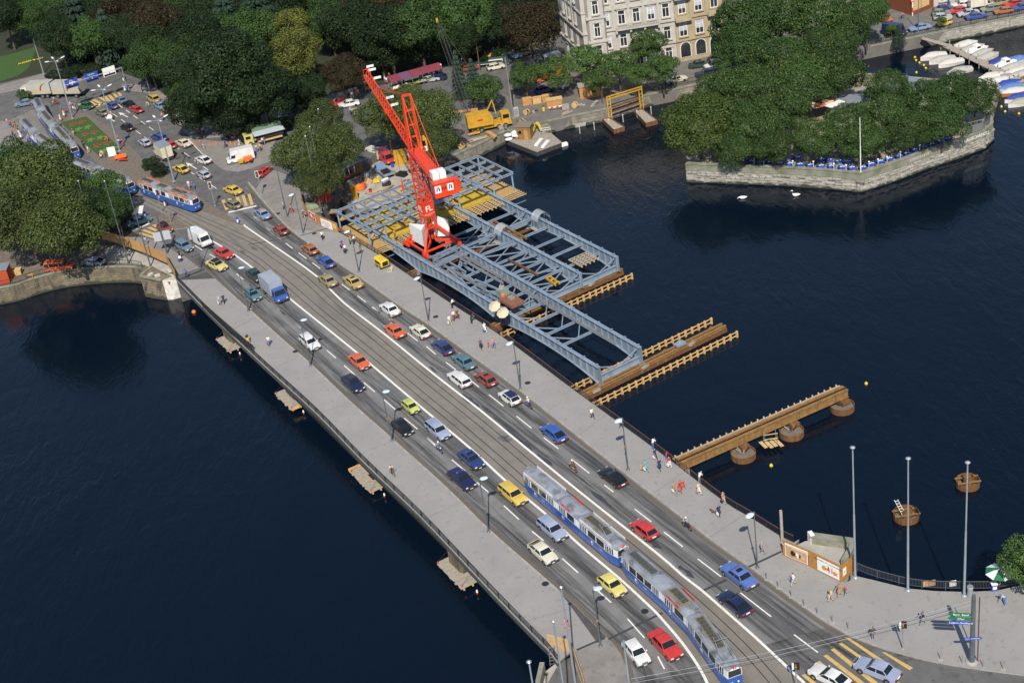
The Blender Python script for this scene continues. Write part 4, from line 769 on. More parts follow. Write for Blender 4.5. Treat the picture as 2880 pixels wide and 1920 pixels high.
  if k not in bare:
   eq=k if style=='mirage' else 9
   m=MB();m.box((-.1*L,0,3.17),(L*.62,.95,.08));m.build('roof_walk',TBROWN if k else TROOFB,P)
   nb=max(3,int(L*.5/.5))
   for j in range(nb):m=MB();m.box((-.1*L-L*.28+(j+.5)*L*.56/nb,0,3.24),(L*.56/nb-.1,.72,.07));m.build('resistor_grid',TGRID,P)
   for y in (-.62,.62):m=MB();m.beam((-.42*L,y,3.1),(.24*L,y,3.1),.1,.12);m.build('roof_rail',TROOF,P)
   if lead:
    m=MB();z0=3.2;xx=h-2.4
    for y in (-.45,.45):
     m.cyl((xx,y,z0),(xx-1.5,y*.8,z0+.75),.025,.025,5);m.cyl((xx-1.5,y*.8,z0+.75),(xx-.1,y*.6,z0+1.45),.02,.02,5)
    m.cyl((xx-.1,-.8,z0+1.47),(xx-.1,.8,z0+1.47),.03,.03,5);m.box((xx,0,z0),(.7,1.0,.1));m.build('pantograph',STEELG,P)
    for y in (-.55,.55):m=MB();m.box((h-1.6,y,3.2),(1.5,.22,.18));m.build('roof_box',TROOF,P)
  if ad and k in ad:
   for y in (-1,1):
    m=MB();m.box((-.02*L,y*.98,3.0),(L*.82,.04,.34));bo=m.build('advert_board',adcol or WPLAIN,P)
    n1=len(ad[k]);xx=-L*.36
    for (nc,mt_) in ad[k]:scribble(nc,.26,mt_,P,face((-y*(xx+nc*.081),y*1.004,3.0),(-y,0,0),(0,0,1)));xx+=nc*.165
  if style=='mirage' and k==1 and adcol is not ORNGP:
   for y in (-1,1):m=MB();m.box((-.3,y*.98,3.0),(L*.5,.04,.3));m.build('route_board',REDP,P);text('2',.3,WPLAIN,P,face((-.3+y*L*.2,y*1.004,3.0),(-y,0,0),(0,0,1)));scribble(10,.14,WPLAIN,P,face((-.3-y*.2,y*1.004,3.0),(-y,0,0),(0,0,1)))
  if k>0:
   j=ends[k][0]-c;m=MB();m.box((0,0,1.6),(.4,1.9,2.3));bl_=m.build('bellows',TRIM,root);bl_.location=(j.x,j.y,0);bl_.rotation_euler.z=rz
  if style=='mirage':
   for y in (-1,1):
    if k%2==0:scribble(4,.26,WPLAIN,P,face((.9,y*(W+.006),1.25),(-y,0,0),(0,0,1)),'fleet_number')
    m=MB();xs_=-.9;m.b0(xs_-.2,xs_+.2,y*(W+.004)-.004,y*(W+.004)+.004,1.0,1.45);m.build('city_shield',WPLAIN,P);m=MB();m.add([(xs_-.15,y*(W+.011),1.05),(xs_+.15,y*(W+.011),1.05),(xs_+.15,y*(W+.011),1.38)],[(0,1,2)]);m.build('shield_field',TBLUE,P)
 return root
def nearest(line,p):
 best=None;acc=0
 for a,b in zip(line,line[1:]):
  ab=b-a;t_=max(0,min(1,(p-a).dot(ab)/max(ab.dot(ab),1e-9)));q=a+ab*t_;d=(q-p).length
  if best is None or d<best[0]:best=(d,acc+ab.length*t_)
  acc+=ab.length
 return best[1]
def at_len(line,s): return (along(line,1e9,s) or [(line[-1],None)])[0][0]
def on_track(line,ra,fb,parts):
 s0,s1=nearest(line,ra),nearest(line,fb);out=[];t0=0
 for f in parts:out.append((at_len(line,s0+(s1-s0)*t0),at_len(line,s0+(s1-s0)*(t0+f))));t0+=f
 return out
RTX=mat('advert_red',(.6,.06,.03),.6);GTX=mat('advert_green',(.1,.3,.05),.6)
tram(on_track(c1,p1('.1478,1372',.3),p1('.1752,1592',.3),(.39,.22,.39)),'rear blue and white articulated tram of the pair, with red lettered roof boards','mirage',ad={0:((9,ORNGP),(14,GTX),(5,RTX)),2:((9,ORNGP),(5,RTX),(12,RTX),(5,RTX))},adcol=WPLAIN,bare=(0,1))
tram(on_track(c1,p1('.1778,1592',.3),p1('.2125,2030',.3),(.37,.22,.41)),'front blue and white articulated tram curving off the bridge','mirage')
tram([(p1('E1195,262',.3),p1('E1335,312',.3)),(p1('E1335,312',.3),p1('E1440,350',.3)),(p1('E1440,350',.3),p1('E1640,418',.3))],'blue and white tram with orange roof boards beside the zebra crossing','mirage',ad={0:((9,ORNGP),(9,WPLAIN)),2:((8,WPLAIN),(6,ORNGP),(9,WPLAIN))},adcol=ORNGP)
tram([(p1('E600,80',.3),p1('E850,172',.3)),(p1('E870,180',.3),p1('E1105,282',.3))],'older rounded tram half hidden behind the left trees','box')
tram([(p1('A215,1075',.3),p1('A330,1195',.3)),(p1('A335,1200',.3),p1('A535,1345',.3))],'tram at the stop, on the track nearest the waiting platform','box')
tram([(p1('A325,905',.3),p1('A375,1010',.3)),(p1('A375,1010',.3),p1('A480,1135',.3)),(p1('A485,1140',.3),p1('A640,1310',.3))],'tram at the stop, on the track beside the flower bed','box')
# railings, posts and street furniture
def railing(line,label,z=.12,h=1.0,sp=.15,name='railing',bars=IRON,top=None,kind='bars'):
 root=thing(name,label,'railing',line[0].copy());O=line[0];z0=Vector((0,0,z))
 m=MB()
 for a,b in zip(line,line[1:]):m.beam(a+z0+Vector((0,0,h)),b+z0+Vector((0,0,h)),.08,.06)
 m.build('top_rail',top or bars,root,org=O)
 m=MB()
 for a,b in zip(line,line[1:]):m.beam(a+z0+Vector((0,0,.12)),b+z0+Vector((0,0,.12)),.05,.05)
 m.build('bottom_rail',bars,root,org=O)
 pm=MB();pm.b0(-.04,.04,-.04,.04,0,h-.035);pme=pm.mesh('post',[bars])
 for p,t in along(line,2.4):inst('post',pme,root,(p.x-O.x,p.y-O.y,z-O.z),math.atan2(t.y,t.x))
 m=MB()
 for i,(p,t) in enumerate(along(line,sp,.07)):
  q=p+z0;m.beam(q+Vector((0,0,.15)),q+Vector((0,0,h-.04)),.028,.03)
  if kind=='lattice':
   m.beam(q+Vector((0,0,.3))-t*sp*.4,q+Vector((0,0,.65))+t*sp*.4,.02,.02)
 o=m.build('balusters',bars,root,org=O);o['kind']='stuff'; return root
railing(offset(LP,.12),'dark iron railing along the left edge of the bridge',kind='lattice',sp=.17)
railing(offset(RP,-.02),'dark iron railing with rusty top along the right edge of the bridge',top=RUSTR)
railing(smoothline(pk('L975,640 1100,690 1385,765 1600,790 1860,795 2120,790 2350,740',.12),3),'curved grey railing round the near plaza',bars=mat('grey_iron',(.11,.12,.13),.5,.4))
railing(offset(crv,.3),'thin dark railing on top of the curved left quay wall',z=LQ-0+.25-crv[0].z+LQ*0,sp=.3) if False else None
cr2=[Vector((p.x,p.y,0)) for p in offset(crv,.35)]
railing(cr2,'thin dark railing on the coping of the curved quay wall',z=LQ+.25,sp=.28)
for s_,lb in (('D1085,372 1300,325','left'),('D1360,312 1675,248','middle'),('D1730,240 1980,190','right'),('D2040,175 2360,112','far right')):
 railing([Vector((p.x,p.y,0)) for p in pk(s_,QZ+.3)],'dark ornamental railing on the boat quay wall, %s stretch'%lb,z=QZ+.25,h=1.0,sp=.4,kind='lattice')
railing([Vector((p.x,p.y,0)) for p in pk('C1200,770 1500,700 1680,665',QZ+.3)],'dark railing on the far quay under the trees',z=QZ+.22,h=1.0,sp=.3,kind='lattice')
def pole(base,h,r0,r1,label,mt=POLED,z=0.0,name='flag_pole',cat='pole',cap=.16,group=None,top=None):
 b=p1(base,z) if base else (p1(top,z+h)-Vector((0,0,h)));root=thing(name,label,cat,b,0,group)
 m=MB();m.cyl((0,0,0),(0,0,h*.5),r0,(r0+r1)/2,10);m.cyl((0,0,h*.5),(0,0,h),(r0+r1)/2*.8,r1,10);m.build('shaft',mt,root,smooth=False)
 m=MB();m.lathe([(r0*2.2,0),(r0*2.2,.06),(r0*1.3,.18)],(0,0,0),10);m.build('foot',mt,root)
 if cap:m=MB();m.lathe([(r1,-.02),(cap,.04),(cap,.1),(cap*.4,.22)],(0,0,h),10);m.build('finial',STEELG,root)
 return root
LAMPHEAD=mat('lamp_lens',(.55,.66,.74),.25);CLAMP=mat('clamp_brass',(.3,.2,.1),.5)
def bridge_lamp(base,side,label):
 root=pole(base,7.2,.11,.06,label,name='street_lamp',cat='lamp',cap=0,z=.12,group='lamp posts along the bridge')
 v=bn*side;a=math.atan2(v.y,v.x)
 m=MB();m.lathe([(.14,-.1),(.16,0),(.14,.1)],(0,0,3.5),8);m.build('clamp',CLAMP,root)
 m=MB();m.lathe([(.09,0),(.12,.15),(.1,.4),(.04,.5)],(0,0,7.2),8);m.build('lamp_holder',POLED,root)
 m=MB();m.cyl((0,0,7.45),v*.3+Vector((0,0,7.5)),.05,.05,6);m.build('arm',POLED,root)
 m=MB();m.sphere((0,0,0),.55,12,6,0,(1,.72,.2));h_=m.build('lamp_head',LAMPHEAD,root,smooth=True);h_.location=v*.6+Vector((0,0,7.5));h_.rotation_euler=(0,.12,a)
for s_,d_,lb in (('E1655,895',1,'left bridge lamp post by the pale yellow saloon at the far end'),('E2055,1248',1,'left bridge lamp post beside the teal hatchback'),('I1098,525',1,'left bridge lamp post beside the white estate car'),('I1772,1145',1,'left bridge lamp post beside the small black hatchback'),('K570,315',1,'left bridge lamp post beside the yellow estate car'),('K1497,1260',1,'left bridge lamp post by the joint at the near end'),('F450,605',-1,'right bridge lamp post at the timber hoarding'),('F910,925',-1,'right bridge lamp post by the mustard saloon'),('F1485,1330',-1,'right bridge lamp post by the white saloon and the arch'),('J775,715',-1,'right bridge lamp post by the white hatchback with navy roof'),('J1665,1380',-1,'right bridge lamp post by the black fastback'),('L148,612',-1,'right bridge lamp post at the near joint, by the blue saloon')):bridge_lamp(s_,d_,lb)
pole('F320,475',9.5,.12,.07,'dark unlit post on the corner pavement by the plane tree',cap=0)
for s_,h,lb in (('E853,850',15.6,'leftmost of three tall dark poles on the lower quay'),('E1065,855',15.6,'middle of three tall dark poles on the lower quay'),('E1245,880',15.6,'rightmost of three tall dark poles on the lower quay')):pole(s_,h,.13,.07,lb,z=LQ)
for s_,lb in (('L957,695','tall grey flag pole at the corner of the poster hoarding'),('L1392,800','tall grey flag pole in the middle of the plaza railing'),('L1857,845','tall grey flag pole right of the plaza railing')):pole(s_,17,.14,.08,lb,POLE,z=.12,cap=.28)
pole('K1290,1580',12.8,.13,.08,'tall pole on the near left corner pavement',POLE,z=.1,cap=.2)
pole(None,15,.13,.08,'tall pole rising from the stone steps at bottom left',POLE,top='K1107,1060',cap=.2);pole(None,17,.14,.08,'pole cut off by the bottom edge, left of the bridge end',POLE,top='K905,1395',cap=.24)
pole('F603,435',14.5,.12,.07,'dark flag pole in front of the plane tree, left of three');pole('F637,350',14.5,.12,.07,'dark flag pole in front of the plane tree, middle of three');pole('B662,1332',10.5,.12,.07,'dark flag pole in front of the plane tree, right of three')
for s_,h,lb in (('A1240,765',10.5,'pale grey pole behind the amber estate'),('A2335,950',11.2,'pale grey pole at the edge of the park by the pickup'),('A362,612',8.8,'thin grey pole by the far lawn'),('A697,325',6.5,'pale pole standing among the far park trees'),('B1480,475',9.5,'pale grey pole behind the red market awning'),('C440,322',13,'pale grey pole left of the stone palace')):pole(s_,h,.16,.1,lb,POLE,cap=0)
pole('E922,492',7.6,.2,.13,'thick pale post between the left trees',POLE,cap=0);pole('D1002,1440',10.0,.1,.06,'slim white flag pole at the corner of the island wall',WPLAIN,z=IZ+.5,cap=.1)
pole('C1830,612',12.0,.13,.09,'dark lamp post on the quay street beside the palace',POLED,z=QZ,cap=.2);pole('D1478,265',9,.12,.08,'dark lamp post at the quay railing above the jetty',POLED,z=QZ,cap=.15);pole('C130,975',12.5,.2,.13,'grey timber mast beside the yellow excavator',mat('mast_grey',(.2,.19,.17),.8),z=QZ,cap=0)
pole('B1915,600',7,.11,.08,'brown timber pole beside the silver fir',mat('pole_brown',(.16,.1,.05),.8),cap=0);pole('B1725,560',9,.11,.08,'brown timber pole behind the lattice boom',mat('pole_brown',(.16,.1,.05),.8),cap=0)
def multi_lamp(base,h,label,clock=False):
 root=pole(base,h,.17,.1,label,POLE,name='street_lamp',cat='lamp',cap=0,group='multi-armed lamps in the square')
 for k in range(4):
  a=.5+k*PI/2;d=Vector((math.cos(a),math.sin(a),0));m=MB();m.cyl((0,0,h-.1),d*1.3+Vector((0,0,h+.25)),.05,.05,6);m.build('arm',POLE,root)
  m=MB();m.sphere((0,0,0),.6,10,5,0,(1,.4,.22));o=m.build('luminaire',mat('luminaire_grey',(.6,.62,.66),.4),root,smooth=True);o.location=d*1.7+Vector((0,0,h+.3));o.rotation_euler=(0,-.2,a)
 if clock:
  m=MB();m.cyl((0,-.16,7.6),(0,.16,7.6),.55,.55,18);c=m.build('clock_case',STEELG,root);m=MB();m.cyl((0,-.175,7.6),(0,.175,7.6),.48,.48,18);m.build('clock_face',WPLAIN,root)
  m=MB();m.beam((0,-.19,7.6),(0,-.19,7.95),.04,.02);m.beam((0,-.19,7.6),(.22,-.19,7.5),.05,.02);m.build('clock_hands',BLACK,root)
multi_lamp('A600,980',13.2,'four armed lamp mast by the far crossing');multi_lamp('A990,1250',13.4,'four armed lamp mast carrying a clock beside the flower bed',True);multi_lamp('A1440,1500',12.6,'four armed lamp mast beside the tram with orange boards')
TLB=mat('signal_black',(.015,.016,.018),.5);TLW=mat('signal_white_rim',(.7,.72,.72),.5)
def signal(base,h,label,rim=True,z=.06,rz=0.0,board=True):
 root=thing('traffic_light',label,'traffic light',p1(base,z),rz);m=MB();m.cyl((0,0,0),(0,0,h),.07,.06,8);m.build('post',STEELG,root);m=MB();m.lathe([(.16,0),(.14,.08),(.08,.12)],(0,0,0),8);m.build('foot',KERB,root)
 if board:
  m=MB();m.box((0,-.1,h-.2),(.62,.06,1.35));m.build('back_board',TLW,root);m=MB();m.box((0,-.145,h-.2),(.46,.03,1.15));m.build('board_face',TLB,root)
 m=MB();m.box((0,-.2 if board else 0,h-.2),(.26,.2,.85));m.build('signal_head',TLB,root)
 for k,c in enumerate((REDP,AMB,GREENP)):m=MB();m.cyl((0,-.3 if board else -.1,h+.08-k*.27),(0,-.34 if board else -.14,h+.08-k*.27),.09,.09,8);m.build('lens',c,root)
 if not board:m=MB();m.box((.28,0,h-.25),(.2,.22,.8));m.build('side_signal',TLB,root);m=MB();m.box((-.25,.05,h-.2),(.2,.06,.8));m.build('plate',TLW,root)
signal('E2165,290',4.4,'signal with white edged board right of the zebra crossing');signal('E1780,380',4.4,'signal with white edged board left of the zebra crossing');signal('E1415,520',4.0,'grey signal with yellow box on the paved refuge',board=False);signal('E1340,435',4.2,'slim signal behind the paved refuge',board=False)
signal('N1590,1640',3.6,'traffic light at the bottom edge between tram line and crossing',board=False);signal('L1350,1285',3.4,'traffic light on the near plaza by the crossing',board=False,z=.12)
def bollard(base,label,z=.08):
 root=thing('traffic_bollard',label,'bollard',p1(base,z));m=MB();m.lathe([(.2,0),(.2,.25)],(0,0,0),10);m.build('base',BLUEP,root);m=MB();m.lathe([(.17,.253),(.17,.8)],(0,0,0),10);m.build('body',WPLAIN,root);m=MB();m.cyl((0,-.06,1.05),(0,.06,1.05),.26,.26,12);m.build('keep_right_disc',BLUEP,root)
bollard('E1970,525','blue and white keep right bollard at the tip of the refuge');bollard('E1205,478','blue and white bollard beside the left stop line')
gr=thing('sign_gantry','overhead sign gantry with two blue boards and one white board','gantry',p1('A1060,765',0));O=gr.location;gt=6.3
tp=[p1(s_,gt+z_) for s_,z_ in (('A1005,560',0),('A560,700',0))]
m_=MB();m_.cyl(O,(tp[0].x,tp[0].y,gt),.16,.12,8);m_.build('post',POLE,gr,org=O);m_=MB();m_.beam((tp[0].x,tp[0].y,gt),(tp[1].x,tp[1].y,gt),.18,.22);m_.build('arm',POLE,gr,org=O)
ad=(tp[1]-tp[0]).normalized();AL=(tp[1]-tp[0]).length;an=math.atan2(ad.y,ad.x)+PI
for f,blue in ((.93,1),(.56,1),(.24,0)):
 c_=tp[0].lerp(tp[1],f)+Vector((.1,-.2,.1));m_=MB();m_.box(c_,(2.9,.1,2.0),an);m_.build('sign_board',BLUEP if blue else WPLAIN,gr,org=O)
 m_=MB();m_.box(c_+Vector((0,-.06,0)),(2.9,.02,.08),an);m_.build('rule',WPLAIN if blue else GREYP,gr,org=O)
 U_=(math.cos(an),math.sin(an),0);nf=Vector((math.sin(an),-math.cos(an),0));nf=nf if nf.y<0 else -nf;m_=MB();m_.box(c_+nf*.065+Vector((0,0,-.68)),(2.6,.02,.42),an);m_.build('number_strip',TLB,gr,org=O)
 if blue:
  scribble(8,.32,WPLAIN,gr,face(c_-O+nf*.08+Vector((0,0,.6)),U_,(0,0,1)));m_=MB();m_.box(c_+nf*.065+Vector((0,0,.1)),(1.6,.02,.4),an);m_.build('label_plate',WPLAIN if f>.8 else GREENP,gr,org=O);scribble(9,.24,TLB if f>.8 else WPLAIN,gr,face(c_-O+nf*.09+Vector((0,0,.1)),U_,(0,0,1)))
 m_=MB();q_=c_+nf*.085+Vector((0,0,-.32));uu=Vector(U_);m_.add([q_-uu*.16+Vector((0,0,.12)),q_+uu*.16+Vector((0,0,.12)),q_-Vector((0,0,.14))],[(0,1,2)]);m_.build('arrow',WPLAIN if blue else TLB,gr,org=O)
sg=thing('pedestrian_signal','black double signal box on the gantry post','signal',p1('A1060,765',0));m_=MB();m_.box((.0,-.3,3.3),(.9,.2,1.0));m_.build('box',TLB,sg)
for x in (-.22,.22):m_=MB();m_.box((x,-.42,3.3),(.2,.04,.7));m_.build('lamp_window',WPLAIN,sg)
sp=thing('road_sign','dark post with two white sign backs on the left corner pavement','sign',p1('E1383,770',.1));m_=MB();m_.cyl((0,0,0),(0,0,7.3),.16,.14,8);m_.build('post',POLED,sp)
for x,z_ in ((-.85,3.4),(.8,3.5)):m_=MB();m_.box((x,-.22,z_),(1.3,.06,1.7));m_.build('sign_back',GREYP,sp)
fb=thing('flower_bed','long lawn bed with red star shaped planting in the square','flower bed',p1('A770,1120',.06));O=fb.location;fq_=pk('A505,1015 715,965 1000,1230 830,1300',.08)
m_=MB();m_.prism(fq_,.02,.14);m_.build('grass_panel',GRASS,fb,org=O);RF=mat('bedding_red',(.22,.045,.02),.9,var=.4,scale=5);YF=mat('bedding_green',(.12,.2,.03),.9,var=.3,scale=5);PATH=mat('bed_edging',(.45,.4,.28),.9)
e0,e1=fq_[1]-fq_[0],fq_[3]-fq_[0]
for r in range(6):
 for c in range(2):
  ce=fq_[0]+e1*((r+.7)/6.4)+e0*(.3+c*.36)*1.0;mt=RF if r%2==0 else YF;m_=MB();pts=[]
  for k in range(10):a=k*PI/5+.3;R_=(1.05 if k%2==0 else .42);pts.append((ce.x+R_*math.cos(a)*.8,ce.y+R_*math.sin(a)*1.3))
  m_.prism(pts,.145,.3);m_.build('star_planting',mt,fb,org=O);m_=MB();m_.prism([((p[0]-ce.x)*1.12+ce.x,(p[1]-ce.y)*1.12+ce.y) for p in pts],.143,.16);m_.build('edging',PATH,fb,org=O)
  # hoardings
def hoard(s,label,z,h,mt=WOODO,sp=2.2,back=1):
 l=pk(s,z);root=thing('timber_hoarding',label,'hoarding',l[0]);O=l[0];rnd=random.Random(len(s));cache=[]
 for w_ in (.24,.27):
  for k in range(3):mm=MB();mm.box((0,0,h/2),(w_-.012,.03+k*.006,h-k*.02));cache.append((w_,mm.mesh('plank',[mt])))
 n=0;spare=MB()
 for a,b in zip(l,l[1:]):
  d=(b-a);L=d.length;d.normalize();rz=math.atan2(d.y,d.x);s_=0
  while s_<L-.1:
   w_,me=rnd.choice(cache);p=a+d*(s_+w_/2)
   if n<300:inst('plank',me,root,p-O,rz);n+=1
   else :spare.box(p+Vector((0,0,h/2)),(w_-.012,.035,h),rz)
   s_+=w_
  m=MB();nn=Vector((-d.y,d.x,0))*.06*back
  for zz in (.3,h-.3):m.beam(a+nn+Vector((0,0,zz)),b+nn+Vector((0,0,zz)),.06,.1)
  m.build('batten',mt,root,org=O)
 if spare.v:spare.build('planks',mt,root,org=O)['kind']='stuff'
 return root,l
h1,l1=hoard('E850,655 970,690 1175,760 1385,855 1460,985','orange brown plank hoarding round the old abutment on the left',0.0,1.9,mat('hoarding_left',(.44,.25,.1),.8,var=.2,scale=2.2,bump=.3,island=.16))
h2,l2=hoard('F438,300 460,420 500,480 600,545 740,602','brown plank hoarding with red and white posters on the right corner',.1,1.9)
h3,l3=hoard('N1478,512 1690,600 1960,735 2065,640','brown plank hoarding with two advertising posters on the near plaza',.12,2.3,mat('hoarding_near',(.4,.19,.045),.75,var=.15,scale=2.2,bump=.3,island=.1))
def poster(l,i,f0,f1,z0,z1,col,texts,label,blobs=()):
 a,b=l[i],l[i+1];d=(b-a).normalized();n=Vector((d.y,-d.x,0))
 if n.y>0:n=-n
 L=(b-a).length;c=a.lerp(b,(f0+f1)/2)+n*.06;w_=L*(f1-f0);root=thing('poster',label,'poster',(c.x,c.y,a.z+z0));ang=math.atan2(d.y,d.x);h=z1-z0
 m=MB();m.box((0,0,h/2),(w_,.025,h),ang);m.build('sheet',WPLAIN,root);m=MB();m.box(n*.016+Vector((0,0,h*.47)),(w_*.94,.01,h*.86),ang);m.build('print',col,root)
 RB=random.Random(len(label));bi=0
 for (u,v,ru,rv,cm) in blobs:bi+=1;m=MB();jj=[RB.uniform(.45,1.15) for _ in range(12)];m.add([tuple(n*(.024+.003*bi)+d*(u*w_+ru*jj[t]*math.cos(t*PI/6))+Vector((0,0,v*h+rv*jj[t]*math.sin(t*PI/6)))) for t in range(12)],[tuple(range(12))]);m.build('picture_shape',cm,root)
 for tx,v,sz,cm in texts:scribble(tx,sz,cm,root,face(n*.042+Vector((0,0,v*h)),d,(0,0,1)))
 return root
PB=mat('poster_tan',(.5,.3,.15),.7,var=.2,scale=3);PR=mat('poster_red',(.5,.05,.04),.7)
poster(l3,0,.1,.98,.2,2.0,PB,[(22,.84,.26,WPLAIN)],'tan advertising poster with black and white animal shapes, left of the pair',[(-.12,.42,.5,.4,TLB),(.05,.4,.3,.4,WPLAIN),(.17,.36,.25,.3,TLB),(.3,.4,.35,.35,mat('poster_buff',(.6,.42,.25),.7))])
poster(l3,1,.28,.95,.2,2.0,WPLAIN,[(30,.86,.2,TLB)],'white advertising poster showing orange food and bottles, right of the pair',[(-.15,.4,.5,.35,YMACH),(.03,.45,.2,.5,PR),(.17,.42,.2,.55,mat('poster_pink',(.6,.35,.3),.7)),(.32,.35,.45,.4,mat('poster_orange',(.65,.25,.06),.7))])
poster(l3,2,.1,.35,.7,1.7,WPLAIN,[],'small white notice on the short side of the near hoarding',[(0,.45,.1,.2,PR)])
poster(l2,2,.05,.6,.2,1.7,PR,[],'red poster on the corner hoarding',[(-.08,.5,.5,.4,WPLAIN),(.2,.35,.3,.2,WPLAIN)])
poster(l2,3,.05,.7,.1,1.6,WPLAIN,[(16,.7,.22,PR),(18,.48,.22,PR),(7,.22,.3,REDP)],'white poster with red lettering on the corner hoarding',[]);poster(l2,3,.75,.92,.6,1.4,YLITE,[],'small yellow notice at the end of the corner hoarding',[])
ns=thing('near_abutment','pale concrete stub with stone parapet behind the poster hoarding','abutment',p1('L700,480',0));O=ns.location
m_=MB();m_.prism(pk('L350,520 480,430 540,400 600,390 880,440 945,440 945,500 860,610 850,730 440,560'),-4.5,.1);m_.build('slab',CONC,ns,org=O)
a_,b_=p1('L590,400',.1),p1('L945,450',.1);m_=MB();m_.beam(a_+Vector((0,0,.45)),b_+Vector((0,0,.45)),.7,.9);m_.build('parapet',COPE,ns,org=O);m_=MB();m_.beam(a_+Vector((0,0,.98)),b_+Vector((0,0,.98)),.9,.16);m_.build('coping',COPE,ns,org=O)
m_=MB();m_.beam(p1('L860,610',.1)+Vector((0,0,.5)),p1('L940,470',.1)+Vector((0,0,.5)),.6,1.0);m_.build('side_wall',COPE,ns,org=O);m_=MB();m_.beam(a_+Vector((-.2,0,.6)),a_+Vector((.3,.1,.6)),.8,1.25);m_.build('end_stone',CONCW,ns,org=O)
wp=thing('timber_post','weathered timber post at the left end of the poster hoarding','post',p1('N1470,400',.12));m_=MB();m_.box((0,0,2.2),(.3,.25,4.4));m_.build('post_shaft',WOODG,wp)
ds=thing('direction_sign','stout dark column with green and blue direction arms on the near plaza','sign',p1('L1920,1395',.12),-.3);m_=MB();m_.cyl((0,0,0),(0,0,3.2),.3,.27,12);m_.cyl((0,0,3.2),(0,0,8.6),.25,.2,12);m_.build('column',POLED,ds)
m_=MB();m_.lathe([(.6,0),(.6,.12),(.35,.22)],(0,0,0),12);m_.build('foot',CONC,ds);m_=MB();m_.cyl((.55,.1,0),(.55,.1,8.3),.06,.06,6);m_.build('side_pipe',mat('pipe_maroon',(.12,.04,.04),.6),ds)
for k,(tx,c) in enumerate((('Bern  Basel',GREENP),('Chur',GREENP),('Luzern Gotthard',BLUEP))):
 z_=6.4-k*.52
 m_=MB();m_.add([(x,y,z) for y in (-.36,-.3) for x,z in ((-.25,z_-.2),(-2.1,z_-.2),(-2.4,z_),(-2.1,z_+.2),(-.25,z_+.2))],[(0,4,3,2,1),(5,6,7,8,9),(0,1,6,5),(1,2,7,6),(2,3,8,7),(3,4,9,8),(4,0,5,9)]);m_.build('direction_arm',c,ds);text(tx,.32,WPLAIN,ds,face((-1.15,-.375,z_),(1,0,0),(0,0,1)))
m_=MB();m_.box((.0,-.3,3.4),(1.7,.05,.28),.12);m_.build('street_plate',BLUEP,ds);scribble(14,.16,WPLAIN,ds,face((.03,-.335,3.4),(1,.12,0),(0,0,1)))
cb=thing('overhead_cable','pair of grey overhead cables crossing the bottom right corner','cable',p1('L1920,1395',0));O=cb.location
for dz in (0,.55):
 a_=O+Vector((0,0,8.0-dz));b_=p1('K1750,1530',6.6);pts=[a_.lerp(b_+Vector((0,0,-dz)),i/14)-Vector((0,0,.7*math.sin(PI*i/14))) for i in range(15)];m_=MB();m_.tube(pts,.024,5);m_.build('cable',STEELG,cb,org=O)
eh=thing('cable_post','grey post carrying the cables at the bottom edge beside the white hatchback','post',p1('K1735,1600',.1));m_=MB();m_.cyl((0,0,0),(0,0,6.2),.14,.11,8);m_.build('shaft',POLE,eh)
for i,s_ in enumerate(('L225,710','L320,780','L428,855','L535,930','L645,1000','L770,1065','L900,1120','L1660,1370','L1840,1400','L2015,1435','L2180,1450')):
 cp=thing('chain_post','slim kerb post %s'%(('of the row along the near right kerb, %s from the lamp'%ORD[i]) if i<7 else 'beside the direction column, %s'%('leftmost','second from left','third from left','rightmost')[i-7]),'post',p1(s_,.12),0,'kerb posts on the near plaza');m_=MB()
 m_.cyl((0,0,0),(0,0,1.05),.045,.045,6);m_.build('shaft',STEELG,cp);m_=MB();m_.cyl((0,0,.0),(0,0,.03),.3,.28,8);m_.build('base_plate',KERB,cp)
def umbrella(c,r,h,c1_,c2_,label,tilt=(0,0),n=8):
 root=thing('parasol',label,'parasol',c);m=MB();m.cyl((0,0,0),(0,0,h+.5),.03,.03,6);m.build('pole',WPLAIN,root)
 for k in range(n):
  a0,a1=2*PI*k/n,2*PI*(k+1)/n;p=[(r*math.cos(a),r*math.sin(a),h) for a in (a0,a1)];mm=MB();mm.add([(0,0,h+.55),p[0],p[1],(0,0,h+.5),(p[0][0],p[0][1],h-.05),(p[1][0],p[1][1],h-.05)],[(0,1,2),(3,5,4),(1,4,5,2)]);mm.build('canopy_panel',(c1_,c2_)[k%2],root)
 root.rotation_euler=(tilt[0],tilt[1],0); return root
umbrella(p1('L2145,790',.12),1.5,2.3,WPLAIN,GREENP,'green and white parasol by the plaza railing')
bx=thing('cool_box','blue box under the green and white parasol','box',p1('L2103,795',.12));m_=MB();m_.box((0,0,.4),(.6,.5,.8));m_.build('tub',BLUEP,bx);m_=MB();m_.box((0,0,.84),(.66,.56,.08));m_.build('lid',WPLAIN,bx);m_=MB();m_.box((0,-.256,.42),(.4,.01,.4));m_.build('label_sheet',WPLAIN,bx)
for s_,lb in (('L1565,735','tan board hung on the plaza railing'),('L1760,735','white board hung on the plaza railing')):
 sb=thing('notice_board',lb,'board',p1(s_,.7));m_=MB();m_.box((0,-.15,0),(1.3 if 'tan' in lb else .7,.04,.75));m_.build('panel',PB if 'tan' in lb else WPLAIN,sb);m_=MB();m_.box((0,-.1,0),(1.0 if 'tan' in lb else .5,.03,.08));m_.build('bracket',IRON,sb)
lb_=thing('litter_bin','grey cylinder bin behind the direction column','bin',p1('L1905,845',.12));m_=MB();m_.lathe([(.3,0),(.3,1.1),(.34,1.15)],(0,0,0),12);m_.build('drum',STEELG,lb_);m_=MB();m_.lathe([(.36,1.153),(.3,1.3)],(0,0,0),12);m_.build('lid',STEELG,lb_)
